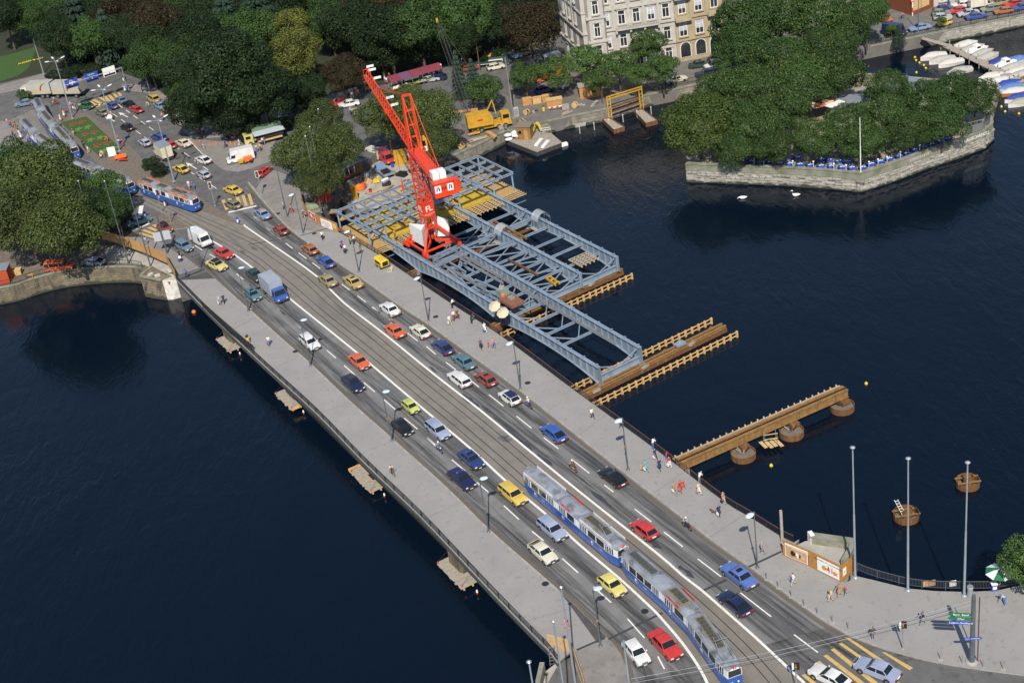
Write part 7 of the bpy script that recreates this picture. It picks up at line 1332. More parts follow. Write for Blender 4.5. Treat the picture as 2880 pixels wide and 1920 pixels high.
# island garden
TBL=mat('blue_cloth',(.02,.07,.5),.8);CHG=mat('garden_green',(.02,.09,.05),.6)
tm=[MB() for _ in range(4)];tm[0].box((0,0,.74),(1.25,.85,.05));tm[0].hexa([(-.64,-.44,.5),(.64,-.44,.5),(.64,-.43,.5),(-.64,-.43,.5),(-.63,-.435,.765),(.63,-.435,.765),(.63,-.425,.765),(-.63,-.425,.765)]);tm[1].box((0,0,.36),(.9,.5,.7),0,0,.8)
tm[2].box((-.2,.05,.79),(.36,.28,.04));tm[2].box((.25,-.1,.8),(.3,.25,.05));tm[2].lathe([(.06,0),(.05,.2)],(.1,.2,.77),6)
tm[3].b0(-.2,.2,-.2,.2,.42,.46);tm[3].b0(-.2,.2,.17,.2,.46,.9);[tm[3].b0(x-.02,x+.02,y-.02,y+.02,0,.42) for x in (-.17,.17) for y in (-.17,.17)]
tms=[m.mesh(n_,[mt]) for m,n_,mt in zip(tm,('cloth_top','trestle','crockery','chair'),(TBL,WOODG,WPLAIN,CHG))]
TB_='C1940,1320 2010,1325 D20,1325 95,1330 170,1335 250,1338 335,1345 415,1350 500,1355 585,1362 675,1368 760,1370 850,1378 930,1382 1020,1380 1090,1352 1165,1330 1240,1308 1320,1285 1385,1265 1450,1237 1525,1215 1590,1190 1660,1162 1725,1140 D145,1285 215,1290 300,1290 395,1295 480,1300 680,1315 740,1320 820,1328 895,1332 C1900,1300 D490,825 490,865 440,840 480,910 560,885'
for i,p in enumerate(pk(TB_,IZ+.75)):
 lab='blue clothed garden table along the island wall, %s from its left end'%ORD[i] if i<25 else ('blue clothed garden table in the second row of the island, %s from the left'%ORD[i-25] if i<35 else 'blue clothed table under the chestnuts behind the orange parasol, %s of five'%ORD[i-35])
 o=thing('garden_table',lab,'table',(p.x,p.y,IZ),.15 if i<15 else .35,'blue garden tables');[inst(n_,me,o) for n_,me in zip(('cloth_top','trestle','crockery'),tms)]
 for sx in (-1,1):ch=thing('garden_chair','green garden chair at a blue clothed island table','chair',(p.x+sx*.4,p.y+.85-(sx<0)*.1,IZ),PI+.2*sx,'green garden chairs');inst('seat_frame',tms[3],ch)
for i,p in enumerate(pk('C1965,1310 2120,1320 2198,1325 D120,1320 200,1330 280,1328 440,1345 610,1348 780,1365 880,1378 1070,1350 1145,1330 1220,1310 1330,1268 1490,1215',IZ+1.6)):
 o=thing('globe_lamp','white globe lamp post by the island tables, %s from the left'%ORD[i],'lamp',(p.x,p.y,IZ),0,'globe lamps on the island');m_=MB();m_.cyl((0,0,0),(0,0,1.7),.04,.04,6);m_.build('post',WPLAIN,o);m_=MB();m_.sphere((0,0,1.85),.17,8,6);m_.build('globe',WPLAIN,o,smooth=True)
CRM=mat('parasol_cream',(.62,.5,.34),.8);ORP=mat('parasol_orange',(.5,.16,.08),.8);umbrella(p1('D600,960',IZ),4.2,3.2,CRM,ORP,'huge cream and orange parasol among the island chestnuts',n=12)
kk=thing('garden_kiosk','island kiosk with slate roof and white awning among the chestnuts','kiosk',p1('D1000,800',IZ));O=kk.location;q=pk('D760,940 1500,800 1560,690 1380,640 800,830',IZ+3);m_=MB();m_.prism([kk.location.lerp(p,.9) for p in q],IZ,IZ+3);m_.build('wall',LIME,kk,org=O);m_=MB();m_.prism(q,IZ+3.01,IZ+3.4);m_.build('roof',mat('kiosk_slate',(.2,.23,.27),.6,var=.2,scale=1),kk,org=O);m_=MB();m_.beam(p1('D730,885',IZ+3.6),p1('D850,835',IZ+3.6),1.6,.12);m_.build('awning',WPLAIN,kk,org=O)
tf=thing('terrace_fence','grey glazed terrace fence at the right end of the island wall','fence',p1('D1860,1120',IZ+.9));O=tf.location;l=pk('D1862,1120 2010,1078 2075,1000',IZ+.9)
for a,b in zip(l,l[1:]):
 for k in range(3):
  m_=MB();m_.beam(a.lerp(b,k/3)+Vector((0,0,.8)),a.lerp(b,(k+.92)/3)+Vector((0,0,.8)),.03,1.4);m_.build('glass_panel',mat('fence_panel',(.16,.17,.17),.3),tf,org=O);m_=MB();m_.cyl(a.lerp(b,k/3),a.lerp(b,k/3)+Vector((0,0,2.1)),.05,.05,6);m_.build('post',STEELG,tf,org=O)
 m_=MB();m_.beam(a+Vector((0,0,2.1)),b+Vector((0,0,2.1)),.08,.08);m_.build('top_rail',STEELG,tf,org=O)
la_,lb2=isl[6],isl[7];ld_=(lb2-la_).normalized();ln=Vector((ld_.y,-ld_.x,0));text('BAUSCHÄNZLI',.85,WPLAIN,iw,face(la_.lerp(lb2,.62)+ln*.125+Vector((0,0,.2))-isl[3],ld_,(0,0,1)));FADE=mat('faded_lettering',(.5,.49,.45),.9);la_,lb2=isl[4],isl[5];ld_=(lb2-la_).normalized();ln=Vector((ld_.y,-ld_.x,0));scribble(11,.7,FADE,iw,face(la_.lerp(lb2,.75)+ln*.125+Vector((0,0,.2))-isl[3],ld_,(0,0,1)),'faded_lettering')
# boats and jetty
jt=thing('boat_jetty','grey plank jetty with boats on both sides at top right','jetty',p1('D1800,420',-3.2));O=jt.location;j0_,j1_=p1('D1700,372',-3.2),p1('D2450,735',-3.2);jd=(j1_-j0_).normalized();jn=Vector((-jd.y,jd.x,0));nP=60
mm=MB();mm.box((0,0,0),((j1_-j0_).length/nP-.03,2.0,.1));me=mm.mesh('plank',[WOODG])
for k in range(nP):inst('plank',me,jt,j0_.lerp(j1_,(k+.5)/nP)-O,math.atan2(jd.y,jd.x))
g0_=p1('D1510,315',QZ);m_=MB();m_.beam(g0_,j0_+jd*1+Vector((0,0,.15)),1.3,.12);m_.build('gangway',WOODG,jt,org=O)
for s_ in (-.6,.6):m_=MB();m_.beam(g0_+jn*s_+Vector((0,0,1)),j0_+jd+jn*s_+Vector((0,0,1.1)),.05,.05);m_.build('gangway_rail',STEELG,jt,org=O)
for k in range(10):
 for s_ in (-1,1):p=j0_.lerp(j1_,k/9)+jn*s_;m_=MB();m_.cyl(p+Vector((0,0,-1.5)),p+Vector((0,0,.7)),.1,.1,6);m_.build('pile',WOODG,jt,org=O)
def boat(s,col,cover,label,L=5.6,W=2.0,flip=1,cabin=False):
 c=p1(s,-3.3);v=jn*flip;root=thing('boat',label,'boat',(c.x,c.y,WZ),math.atan2(v.y,v.x)+.12*math.sin(c.x),'moored boats');h=L/2;m=MB();st=[(-h,.82),(-h*.3,1),(h*.3,.92),(h*.75,.5),(h,.06)]
 loft(m,[[(x,-W/2*k,.62+.12*(x>0)),(x,-W/2*k*.8,0),(x,0,-.2),(x,W/2*k*.8,0),(x,W/2*k,.62+.12*(x>0))] for x,k in st]);m.build('hull',col,root)
 m=MB();loft(m,[[(x,-W/2*k*1.02,.58+.12*(x>0)),(x,-W/2*k*.55,.8+hh),(x,0,.9+hh),(x,W/2*k*.55,.8+hh),(x,W/2*k*1.02,.58+.12*(x>0))] for (x,k),hh in zip(st,(.05,.4,.5,.1,-.1))]);m.build('cover' if not cabin else 'deck',cover,root)
 if cabin:m=MB();m.hexa([(-.9,-.75,.8),(.9,-.75,.8),(.9,.75,.8),(-.9,.75,.8),(-.7,-.6,1.75),(.4,-.6,1.75),(.4,.6,1.75),(-.7,.6,1.75)]);m.build('cabin',WPLAIN,root);m=MB();m.box((.68,0,1.3),(.05,1.2,.5));m.build('windscreen',GLASS,root);[MB().box((-.1,y,1.35),(.9,.04,.4)).build('side_window',GLASS,root) for y in (-.7,.7)]
 else :m=MB();m.cyl((-h-.15,0,.2),(-h-.15,0,1.0),.13,.16,7);m.build('outboard_motor',TLB,root)
CW,CG,CB,CL,CO=(mat(n,c,.75,var=.1,scale=1.5,bump=.2) for n,c in (('cover_white',(.5,.48,.44)),('cover_grey',(.36,.35,.32)),('cover_blue',(.02,.05,.28)),('cover_lightblue',(.08,.17,.4)),('cover_olive',(.3,.31,.22))));HW=mat('hull_white',(.72,.7,.66),.3);HO=mat('hull_varnish',(.4,.17,.05),.35)
for i,(s,h_,c_,fl,cab,lb) in enumerate((('D1600,457',HW,CW,-1,0,'white covered boat nearest the quay on the near side of the jetty'),('D1672,487',HW,CG,-1,0,'grey covered boat, second on the near side of the jetty'),('D1745,512',HW,CW,-1,0,'white covered boat, third on the near side of the jetty'),('D1870,362',HW,CW,1,0,'white covered boat closest to the quay wall'),('D1930,392',HW,CG,1,0,'grey covered boat beside the closest white one'),('D1965,410',HO,WPLAIN,1,1,'small varnished cabin boat with windscreen'),('D2010,432',HO,CG,1,0,'grey covered boat with varnished hull'),('D2052,462',HW,CG,1,0,'grey covered boat left of the blue ones'),('D2165,505',HO,CB,1,0,'dark blue covered boat with varnished hull'),('D2205,525',HO,WPLAIN,1,1,'white cabin boat with orange hull stripe'),('D2292,490',HW,CL,1,0,'light blue covered boat behind the white cabin boat'),('D2262,548',HW,CG,1,0,'grey covered boat right of the white cabin boat'),('D2295,582',HW,CW,1,0,'pale covered boat near the right edge, upper'),('D2330,612',HO,CG,1,0,'grey covered boat near the right edge, lower'),('D1815,580',HW,CG,-1,0,'grey covered boat half behind the island tree'),('D2085,625',HW,CW,-1,0,'white covered boat behind the island trees'),('D2150,662',HW,CW,-1,0,'white boat stern peeping past the island trees'),('D2215,690',HW,CB,-1,0,'blue covered boat right of the island, upper'),('D2240,718',HW,CL,-1,0,'light blue covered boat right of the island'),('D2262,752',HO,CW,-1,0,'white covered boat with varnished hull right of the island'),('D2305,802',HW,CB,-1,0,'bright blue covered boat near the right edge'),('D2335,838',HW,CO,-1,0,'olive covered boat lowest at the right edge'))):boat(s,h_,c_,lb,5.4,2.0,fl,cab)
for i,p in enumerate(pk('D1450,480 1460,505 1488,525 1524,545 1540,570 1462,605 2165,888 2195,928 2310,945 M1870,235 1085,912 V505,490'.replace(' V505,490',''),WZ)):
 o=thing('buoy',('yellow mooring buoy off the jetty, %s from the quay'%ORD[i]) if i<9 else ('yellow buoy beyond the rusty beam','yellow buoy below the rusty beam')[i-9],'buoy',p,i,'yellow buoys');m_=MB();m_.sphere((0,0,.1),.25,9,6);m_.build('float',YLITE,o,smooth=True);m_=MB();m_.cyl((0,0,.25),(0,0,.45),.08,.03,6);m_.build('eye',YLITE,o)
o=thing('orange_buoy','orange ball buoy beside the left abutment','buoy',p1('E1605,1262',WZ));m_=MB();m_.sphere((0,0,.15),.38,10,7);m_.build('float',ORNGP,o,smooth=True);m_=MB();m_.cyl((0,0,.5),(0,0,.65),.06,.06,6);m_.build('eye',IRON,o)
for vx,vy,rz,lb,up in ((1706,456,2.9,'white swan with its neck lowered, left of the pair',0),(1828,450,2.9,'white swan with raised neck, right of the pair',1)):
 c=U(vx*1.22449,vy*1.22449,WZ);o=thing('swan',lb,'swan',c,rz);bm=bmesh.new();m=MB();ns=9;rings=[]
 path=[(-.75,.32,.04),(-.6,.28,.15),(-.3,.22,.3),(.05,.2,.36),(.35,.22,.3),(.5,.32,.17),(.56,.5,.1),(.5,.72,.085),(.46,.92,.08),(.56,1.03,.09),(.7,1.0,.07),(.86,.95,.02)] if up else [(-.75,.32,.04),(-.6,.28,.15),(-.3,.22,.3),(.05,.2,.36),(.35,.22,.3),(.5,.26,.17),(.64,.27,.1),(.78,.2,.085),(.88,.1,.07),(.95,.0,.03)]
 loft(m,[[(x,r*math.cos(2*PI*k/ns),z+r*math.sin(2*PI*k/ns)*(1 if r<.12 else .8)) for k in range(ns)] for x,z,r in path]);m.build('body',WPLAIN,o,smooth=True)
 if up:m=MB();m.cyl((.8,0,.96),(.95,0,.92),.035,.01,6);m.build('bill',ORNGP,o)
 # work barge, gantry, excavator, yard
bg_=thing('work_barge','flat work barge with brown hut and yellow pump pipes','barge',p1('C290,1180',-3.1));O=bg_.location;dk=pk('C60,1155 110,1118 270,1075 440,1105 528,1180 320,1258',-3.1);m_=MB();m_.prism(dk,-4.6,-3.12);m_.build('hull',mat('barge_hull',(.05,.05,.05),.7,var=.3,scale=2),bg_,org=O);m_=MB();m_.prism([O.lerp(p,1.01) for p in dk],-3.117,-3.0);m_.build('deck',WOODG,bg_,org=O)
def item(nm,lab,cat,s,z,fn,rz=0.0):o=thing(nm,lab,cat,p1(s,z),rz);fn(o); return o
def bxs(*L):
 def f(o):
  for e in L:nm,mt,c,sz=e[:4];m=MB();m.box(c,sz,e[4] if len(e)>4 else 0);m.build(nm,mt,o)
 return f
BRN=mat('hut_brown',(.24,.13,.045),.8,var=.2,scale=2)
item('site_hut','brown timber hut on the work barge','hut','C232,1135',-3.0,bxs(('wall',BRN,(0,0,1.3),(2.8,2.4,2.6)),('roof',mat('hut_roof',(.2,.17,.13),.8),(0,0,2.68),(3.1,2.7,.14)),('door',WOODO,(.5,-1.22,1.0),(.8,.05,1.9)),('window',GLASS,(-.7,-1.22,1.5),(.6,.05,.6))),-.35)
def bags(o):
 R=random.Random(2)
 for k in range(14):m=MB();m.sphere((R.uniform(-1.6,1.6),R.uniform(-1,1),.3+.45*(k//5)),.7,8,5,0,(1.2,.8,.5));m.build('sack',CONCW,o,smooth=True)
item('sack_pile','pile of whitish sacks on the work barge','sacks','C150,1140',-3.0,bags)
def pipes(o):
 for k in range(4):m=MB();m.tube([(.0+1.4*math.sin(t*PI/8)+k*.12,k*.16-.3,2.6*math.sin(t*PI/8) if t<9 else 0) for t in range(9)] if False else [(-.7+t*.18+k*.1,k*.18-.3,2.4*math.sin(PI*(t+1)/10)) for t in range(9)],.07,6);m.build('pipe',YLITE,o)
item('pump_pipes','arched yellow pump pipes on the work barge','pipes','C325,1110',-3.0,pipes)
for k,s_ in enumerate(('C340,1185','C395,1200')):item('white_beam',('white precast beam lying on the barge, left one','white precast beam lying on the barge, right one')[k],'beam',s_,-2.9,bxs(('slab',CONCW,(0,0,.2),(.7,3.2,.35)),('bearing_strip',WOODG,(0,-1,-.05),(.9,.2,.12))),-.45)
item('barge_rails','grey tube handrail frame on the barge','railing','C400,1110',-3.0, lambda o:[MB().tube([(-1,y,0),(-1,y,1.1),(1,y,1.1),(1,y,0)],.04,5).build('rail_loop',STEELG,o) for y in (-.5,.5)])
item('float','white float beside the barge corner','float','C550,1205',WZ,bxs(('body',WPLAIN,(0,0,.25),(1.3,.8,.6),.3),('lid',WPLAIN,(0,0,.6),(.7,.4,.1),.3)))
gy=thing('timber_gantry','yellow portal gantry over the landing stage','gantry',p1('C930,980',-3.4));O=gy.location;f1,f2=p1('C930,985',-3.3),p1('C1190,900',-3.3);GZ=4.6
for f in (f1,f2):
 for dx in (-.25,.35):m_=MB();m_.beam(f+Vector((dx,0,0)),f+Vector((dx,0,GZ)),.18,.18);m_.build('leg',YMACH,gy,org=O)
 for k in range(5):m_=MB();m_.beam(f+Vector((-.25,0,.5+k*.8)),f+Vector((.35,0,.9+k*.8)),.08,.08);m_.build('lacing',YMACH,gy,org=O)
for dz in (0,.5):m_=MB();m_.beam(f1+Vector((-.3,0,GZ-dz)),f2+Vector((.4,0,GZ-dz)),.2,.2);m_.build('top_beam',YMACH,gy,org=O)
for dz in (1.3,2.3):m_=MB();m_.beam(f1+Vector((.5,.3,dz)),f2+Vector((0,.3,dz)),.2,.25);m_.build('cross_rail',RUST,gy,org=O)
for k,s_ in enumerate(('C865,990 920,975 1048,1055 960,1080','C1130,925 1195,905 1320,1000 1225,1025')):
 q=pk(s_,-3.3);c=sum(q,Vector())/4;o=thing('landing_float',('planked float under the gantry, left one','planked float under the gantry, right one')[k],'float',c);m_=MB();m_.prism(q,-4.2,-3.42);m_.build('pontoon',RUST,o,org=c)
 for j in range(7):m_=MB();a,b=q[0].lerp(q[3],(j+.5)/7),q[1].lerp(q[2],(j+.5)/7);m_.beam(a+Vector((0,0,-.05)),b+Vector((0,0,-.05)),(q[3]-q[0]).length/7-.05,.1);m_.build('plank',WOODG,o,org=c)
 for i in range(4):m_=MB();m_.beam(q[i]+Vector((0,0,.1)),q[(i+1)%4]+Vector((0,0,.1)),.14,.16);m_.build('curb_rail',RUST,o,org=c)
item('landing_stage','grey concrete landing stage with steps at the far quay','landing','C720,1000',-3.3, lambda o:[MB().prism([p-o.location for p in pk('C600,1005 870,960 890,975 640,1030',-3.3)],-.9,0).build('slab',CONC,o)]+[MB().beam(p1('C700,985',-3.3)+Vector((.35*k,.22*k,.28*k+.1))-o.location,p1('C745,975',-3.3)+Vector((.35*k-.3,.22*k+.6,.28*k+.1))-o.location,.4,.24).build('step',CONC,o) for k in range(9)])
for k,s_ in enumerate(('C680,1105','C800,1075','C920,1050','C1038,1010','C1155,975','C1270,945')):item('mooring_pile','pale mooring pile in the water off the landing, %s from the left'%ORD[k],'pile',s_,WZ, lambda o:[MB().cyl((0,0,-.5),(0,0,1.5),.1,.1,7).build('shaft',GREYP,o),MB().cyl((0,0,1.5),(0,0,1.6),.12,.06,7).build('cap',WPLAIN,o)])
ex=thing('cable_excavator','yellow cable excavator with tall black lattice boom on the far quay','excavator',p1('B1960,1080',QZ),.12);O=ex.location
bxs(('carrier',YMACH,(1.2,.4,1.0),(8.0,2.4,.6)),('machine_house',YMACH,(-1.2,-.1,2.7),(4.6,2.8,2.2)),('house_roof',YMACH,(-1.2,-.1,3.86),(4.2,2.4,.1)),('cab',YMACH,(4.2,.4,2.1),(1.7,2.2,1.7)),('cab_window',GLASS,(4.2,-.72,2.4),(1.2,.05,.8)),('name_plate',REDP,(-1.0,-1.52,2.9),(1.1,.04,.35)),('outrigger',YMACH,(-2.6,-1.6,.6),(2.4,.4,.35)),('counterweight',YMACH,(1.3,-.1,2.3),(.5,2.6,1.6)))(ex)
for x in (-2.2,-.9,2.6,3.9):
 for y in (-.7,1.5):wo=inst('wheel',car_meshes('sedan')['wheel'],ex,(x,y,.55),0,1.85);inst('hub',car_meshes('sedan')['hub'],wo)
m_=MB();m_.beam((.6,-.1,3.8),(2.0,-.1,6.0),.2,.2);m_.build('a_frame',YMACH,ex);m_=MB();m_.beam((2.0,-.1,6.0),(2.4,-.1,3.2),.2,.2);m_.build('a_frame_stay',YMACH,ex)
ba=p1('B1845,1015',QZ+2.0);bt_=min((U(1229,58,z) for z in [10+.25*i for i in range(100)]),key= lambda p:abs((p-ba).xy.length-9.0));bt_=bt_ if bt_.z>12 else Vector((ba.x-6,ba.y+6,28));R_=Matrix.Rotation(-.12,3,'Z');A2,B2=R_@(ba-O),R_@(bt_-O);dv=(B2-A2).normalized();u1=dv.orthogonal().normalized()*.45;u2=dv.cross(u1).normalized()*.45;cs_=[u1+u2,u1-u2,-u1-u2,-u1+u2];BL=mat('boom_black',(.02,.02,.022),.6)
def bpn(t,k): return A2 .lerp(B2,t)+cs_[k]*min(1,6*t+.2,6*(1-t)+.2)
for k in range(4):m_=MB();m_.tube([bpn(t/6,k) for t in range(7)],.04,4);m_.build('boom_chord',BL,ex)
for t in range(24):
 for k in range(4):m_=MB();m_.beam(bpn(t/24,k),bpn((t+1)/24,(k+1)%4),.03,.03);m_.build('boom_lacing',BL,ex)
m_=MB();m_.box(B2,(.4,.4,.9));m_.build('boom_head',YMACH,ex)
for y in (-.3,.3):m_=MB();m_.tube([Vector((2.0,-.1+y,6.0)),B2],.02,4);m_.build('pendant_rope',BL,ex)
yard=[('steel_skip','tall amber steel bin in the yard','bin','B1262,1350',bxs(('tub',YMACH,(0,0,1.2),(2.2,1.8,2.4)),('rim',YMACH,(0,0,2.44),(2.35,1.95,.1)),('rib',YMACH,(0,-.93,1.2),(.15,.08,2.3)))),('tool_container','yellow barrier box by the white and red board, far quay','container','C470,880',bxs(('tub',WOODO,(0,0,.8),(3.2,1.4,1.6)),('rim',WOOD,(0,0,1.66),(3.4,1.6,.12)))),('barrier_board','red and white barrier board on the far quay','barrier','C480,915',bxs(('board',WPLAIN,(0,0,.8),(2.6,.06,.25)),('red_stripe',REDP,(.4,-.035,.8),(.5,.02,.24)),('red_stripe',REDP,(-.7,-.035,.8),(.5,.02,.24)),('leg',IRON,(-1.1,0,.4),(.06,.3,.8)),('leg',IRON,(1.1,0,.4),(.06,.3,.8)))),('plank_wall','tan board screen behind the excavator','screen','B1800,985',bxs(('board',WOODO,(0,0,1.0),(5.0,.12,2.0)),('post',WOOD,(-2.4,.1,1.1),(.15,.15,2.2)))),('timber_store','row of ochre timber panels along the far quay','timber','C320,860',bxs(('panel',WOODO,(-1.8,0,.9),(1.8,.15,1.8)),('panel',WOODT,(.2,.05,.8),(1.7,.15,1.6)),('panel',WOODO,(2.1,0,.9),(1.7,.15,1.8)),('rail',WOOD,(0,-.1,1.5),(5.6,.1,.15)))),('cable_cabinet','grey cabinet at the foot of the timber mast','cabinet','C155,960',bxs(('case',GREYP,(0,0,.9),(1.0,.7,1.8)),('door',STEELG,(0,-.36,.9),(.8,.03,1.5)))),('site_cabin','ochre site cabin under the quay trees','cabin','C770,790',bxs(('wall',WOODO,(0,0,1.2),(4.6,2.4,2.4)),('roof',WOODG,(0,0,2.46),(4.9,2.7,.12)),('window',GLASS,(.6,-1.22,1.4),(.9,.05,.8)))),('garden_pavilion','low red brown pavilion with white window bars under the plane tree','pavilion','F800,130',bxs(('wall',mat('pavilion_red',(.28,.07,.03),.8),(0,0,1.1),(6,3,2.2),.7),('roof',BLUEROOF,(0,0,2.3),(6.6,3.6,.2),.7),('window',GLASS,(.9,-1.3,1.3),(4.6,.1,1.2),.7),('mullion',WPLAIN,(.9,-1.38,1.3),(.12,.1,1.3),.7),('mullion',WPLAIN,(1.9,-.55,1.3),(.12,.1,1.3),.7),('mullion',WPLAIN,(0,-2.1,1.3),(.12,.1,1.3),.7))),('red_kiosk','red box kiosk with grey top behind the corner hoarding','kiosk','F622,330',bxs(('wall',REDP,(0,0,1.1),(2.6,2.2,2.2),.1),('roof',STEELG,(0,0,2.26),(2.8,2.4,.12),.1),('door',ORNGP,(.3,-1.14,.9),(.8,.04,1.7),.1))),('yellow_form_panel','upright yellow steel form panel at the yard edge','panel','F880,320',bxs(('plate',YMACH,(0,0,1.3),(1.6,.2,2.6),-.9),('rib',YMACH,(.1,-.15,1.3),(.12,.2,2.5),-.9))),('orange_tarp','orange red tarpaulin heap in the yard','tarpaulin','F920,250', lambda o:[MB().sphere((0,0,.4),.9,9,6,0,(1.1,.8,1)).build('heap',ORNGP,o),MB().sphere((.7,.5,.5),.7,8,6,0,(.8,.8,1.2)).build('fold',REDP,o)]),('green_sheet','grey green tarpaulin heap behind the corner hoarding','tarpaulin','F530,400', lambda o:[MB().sphere((0,0,.3),1.5,9,6,0,(1,.7,.5)).build('heap',mat('tarp_sage',(.2,.24,.15),.8,var=.2,scale=2),o),MB().box((.2,0,.2),(1.8,1.2,.4)).build('pallet',WOOD,o)]),('concrete_mixer','grey drum machine standing in the middle of the yard','machine','F1140,210', lambda o:[MB().cyl((-.6,0,.9),(.6,0,1.3),.6,.4,10).build('drum',STEELG,o),MB().box((0,0,.35),(1.6,1.0,.5)).build('frame',IRON,o)]),('yellow_pump','small yellow machine between the orange tarpaulin and the pickup','machine','F1060,190', lambda o:[MB().box((0,0,.5),(1.2,.8,.6)).build('body',YLITE,o),MB().sphere((.3,.1,.95),.3,8,5).build('tank',YLITE,o)]),('site_toilet_box','pale grey box with yellow stripe in the yard','box','F960,150',bxs(('case',GREYP,(0,0,.5),(1.7,1.0,1.0)),('stripe',YLITE,(0,-.51,.3),(1.7,.03,.2)))),('black_roll','black rubber bundle lying in the yard','bundle','F1265,130',bxs(('mat',BLACK,(0,0,.25),(2.2,1.2,.45),-.7),('mat',BLACK,(.2,.1,.6),(1.6,.9,.25),-.5))),('mini_loader','small orange loader parked in the market square','loader','A2040,1345', lambda o:[MB().box((.4,0,.8),(1.6,1.1,.8),.3).build('body',ORNGP,o),MB().box((-1.0,-.2,.6),(1.0,1.2,.5),.3).build('bucket',YMACH,o)]+[MB().cyl((x,y-.15,.35),(x,y+.15,.35),.35,.35,10).build('wheel',TYRE,o) for x in (-.2,1.0) for y in (-.55,.55)])]
for nm,lab,cat,s_,fn in yard:item(nm,lab,cat,s_,QZ if s_[0] in 'BC' or nm not in ('red_kiosk','green_sheet','garden_pavilion') else .1,fn) if s_[0]!='A' else item(nm,lab,cat,s_,.1,fn)
R=random.Random(6)
for k in range(34):
 if k<14:c=S(R.uniform(-226,-217.5),R.uniform(95,118),QZ+.1)
 elif k<24:c=S(R.uniform(-215,-208),R.uniform(96,118),-.9)
 else :c=p1(('B1650,1345','B1700,1330','C200,1010','B1900,1150','B2000,1120','B1780,1190','F1000,330','F1050,280','F1090,330','C560,940')[k-24],QZ+.1)
 o=thing('timber_stack','stack of loose planks and beams lying in the building yard' if k<24 else 'stack of sawn timber on the quay, %s'%('by the yard corner','beside the barrier poles','behind the barge','in front of the excavator','right of the excavator','left of the excavator','below the orange tarpaulin','beside the grey drum machine','at the edge of the yard','beside the landing stage')[k-24],'timber',c,R.uniform(0,3.1),'timber stacks in the yard')
 for j in range(R.randint(5,8)):L=R.uniform(1.8,4.2);m_=MB();m_.box((R.uniform(-.3,.3),(j%4)*.32-.5,.1+.16*(j//4)),(L,.26,.13),R.uniform(-.12,.12));m_.build('plank',R.choice((WOOD,WOODG,WOODG,WOODO,RUSTY)),o)
DB='C20,1000 60,960 240,950 300,930 380,915 560,900 640,890 690,870 B1830,1130 B2080,1060 B1760,1230 F960,60 1010,280 1180,120 1240,260 1310,180 1340,60 880,180 F990,200 1120,300 1190,60 1290,300'
for k,p in enumerate(pk(DB,QZ)):
 k3=k%4;o=thing(('oil_drum','crate','cable_reel','rubble_heap')[k3],'small %s lying %s'%(('oil drum','timber crate','cable reel','heap of rubble')[k3],'on the far quay between the excavator and the landing' if k<11 else 'in the building yard behind the crane'),('drum','crate','reel','rubble')[k3],p,R.uniform(0,3),'small site clutter')
 if k3==0:MB().cyl((0,0,0),(0,0,.9),.3,.3,10).build('barrel',R.choice((REDP,BLUEP,YLITE,RUST)),o);MB().cyl((0,0,.9),(0,0,.93),.32,.32,10).build('rim',IRON,o)
 elif k3==1:MB().box((0,0,.4),(1.4,.9,.8)).build('box',R.choice((WOOD,WOODG)),o);MB().box((0,0,.83),(1.5,1.0,.06)).build('lid',WOODG,o)
 elif k3==2:[MB().cyl((0,y-.05,.6),(0,y+.05,.6),.6,.6,12).build('flange',WOOD,o) for y in (-.35,.35)];MB().cyl((0,-.3,.6),(0,.3,.6),.35,.35,10).build('core',BLACK,o)
 else :
  for j in range(6):MB().box((R.uniform(-.6,.6),R.uniform(-.5,.5),.15),(R.uniform(.3,.7),R.uniform(.3,.6),.3),R.random()*3).build('lump',R.choice((CONC,MUD,RUB)),o)
for k,(s_,lb) in enumerate((('I440,330','first plank float under the left side, nearest the abutment'),('I945,790','second plank float under the left side of the bridge'),('I1590,1450','third plank float under the left side of the bridge'),('K330,640','fourth plank float under the left side, nearest the camera'))):
 c=p1(s_,-3.3);an=math.atan2(-bd.y,-bd.x);o=thing('plank_float',lb,'float',(c.x,c.y,-3.3),an);L,W=(5.6,6.2,6.4,6.4)[k],3.0
 for j in range(16):
  x=-L/2+L*(j+.5)/16;w2=W+R.uniform(-.25,.25);off=R.uniform(-.1,.1)
  if 6<=j<=9:w2*=.5;off-=W*.25
  m_=MB();m_.box((x,off,.06*(j%2)),(L/16-.03,w2,.08));m_.build('plank',WOODG,o)
 for y in (-1.2,0,1.2):m_=MB();m_.beam((-L/2,y,-.15),(L/2,y,-.15),.2,.25);m_.build('bearer',WOODT,o)
 if k in (1,2):m_=MB();m_.box((L/2+.15 if k==1 else -L/2-.15,0,.2),(.16,W,.35));m_.build('end_beam',WOODT,o)
 for x in (-L/2+.3,L/2-.3):m_=MB();m_.cyl((x,-W/2+.2,.1),(x,-W/2+.2,.4),.08,.05,6);m_.build('red_marker',REDP,o);m_=MB();m_.tube([(x,-W/2+.2,.3),(x+.5*(-1 if x>0 else 1),W/2+.2,2.6)],.02,4);m_.build('stay_rope',IRON,o)
 fl_=thing('fender_float','small red and white float hanging %s'%('below the first plank float','below the second plank float','below the third plank float','below the fourth plank float')[k],'float',c+bd*-(L/2+1.2)-bn*.2+Vector((0,0,-.3)));m_=MB();m_.cyl((0,0,-.3),(0,0,.0),.09,.13,8);m_.build('red_end',REDP,fl_);m_=MB();m_.cyl((0,0,.003),(0,0,.32),.13,.09,8);m_.build('white_end',WPLAIN,fl_)
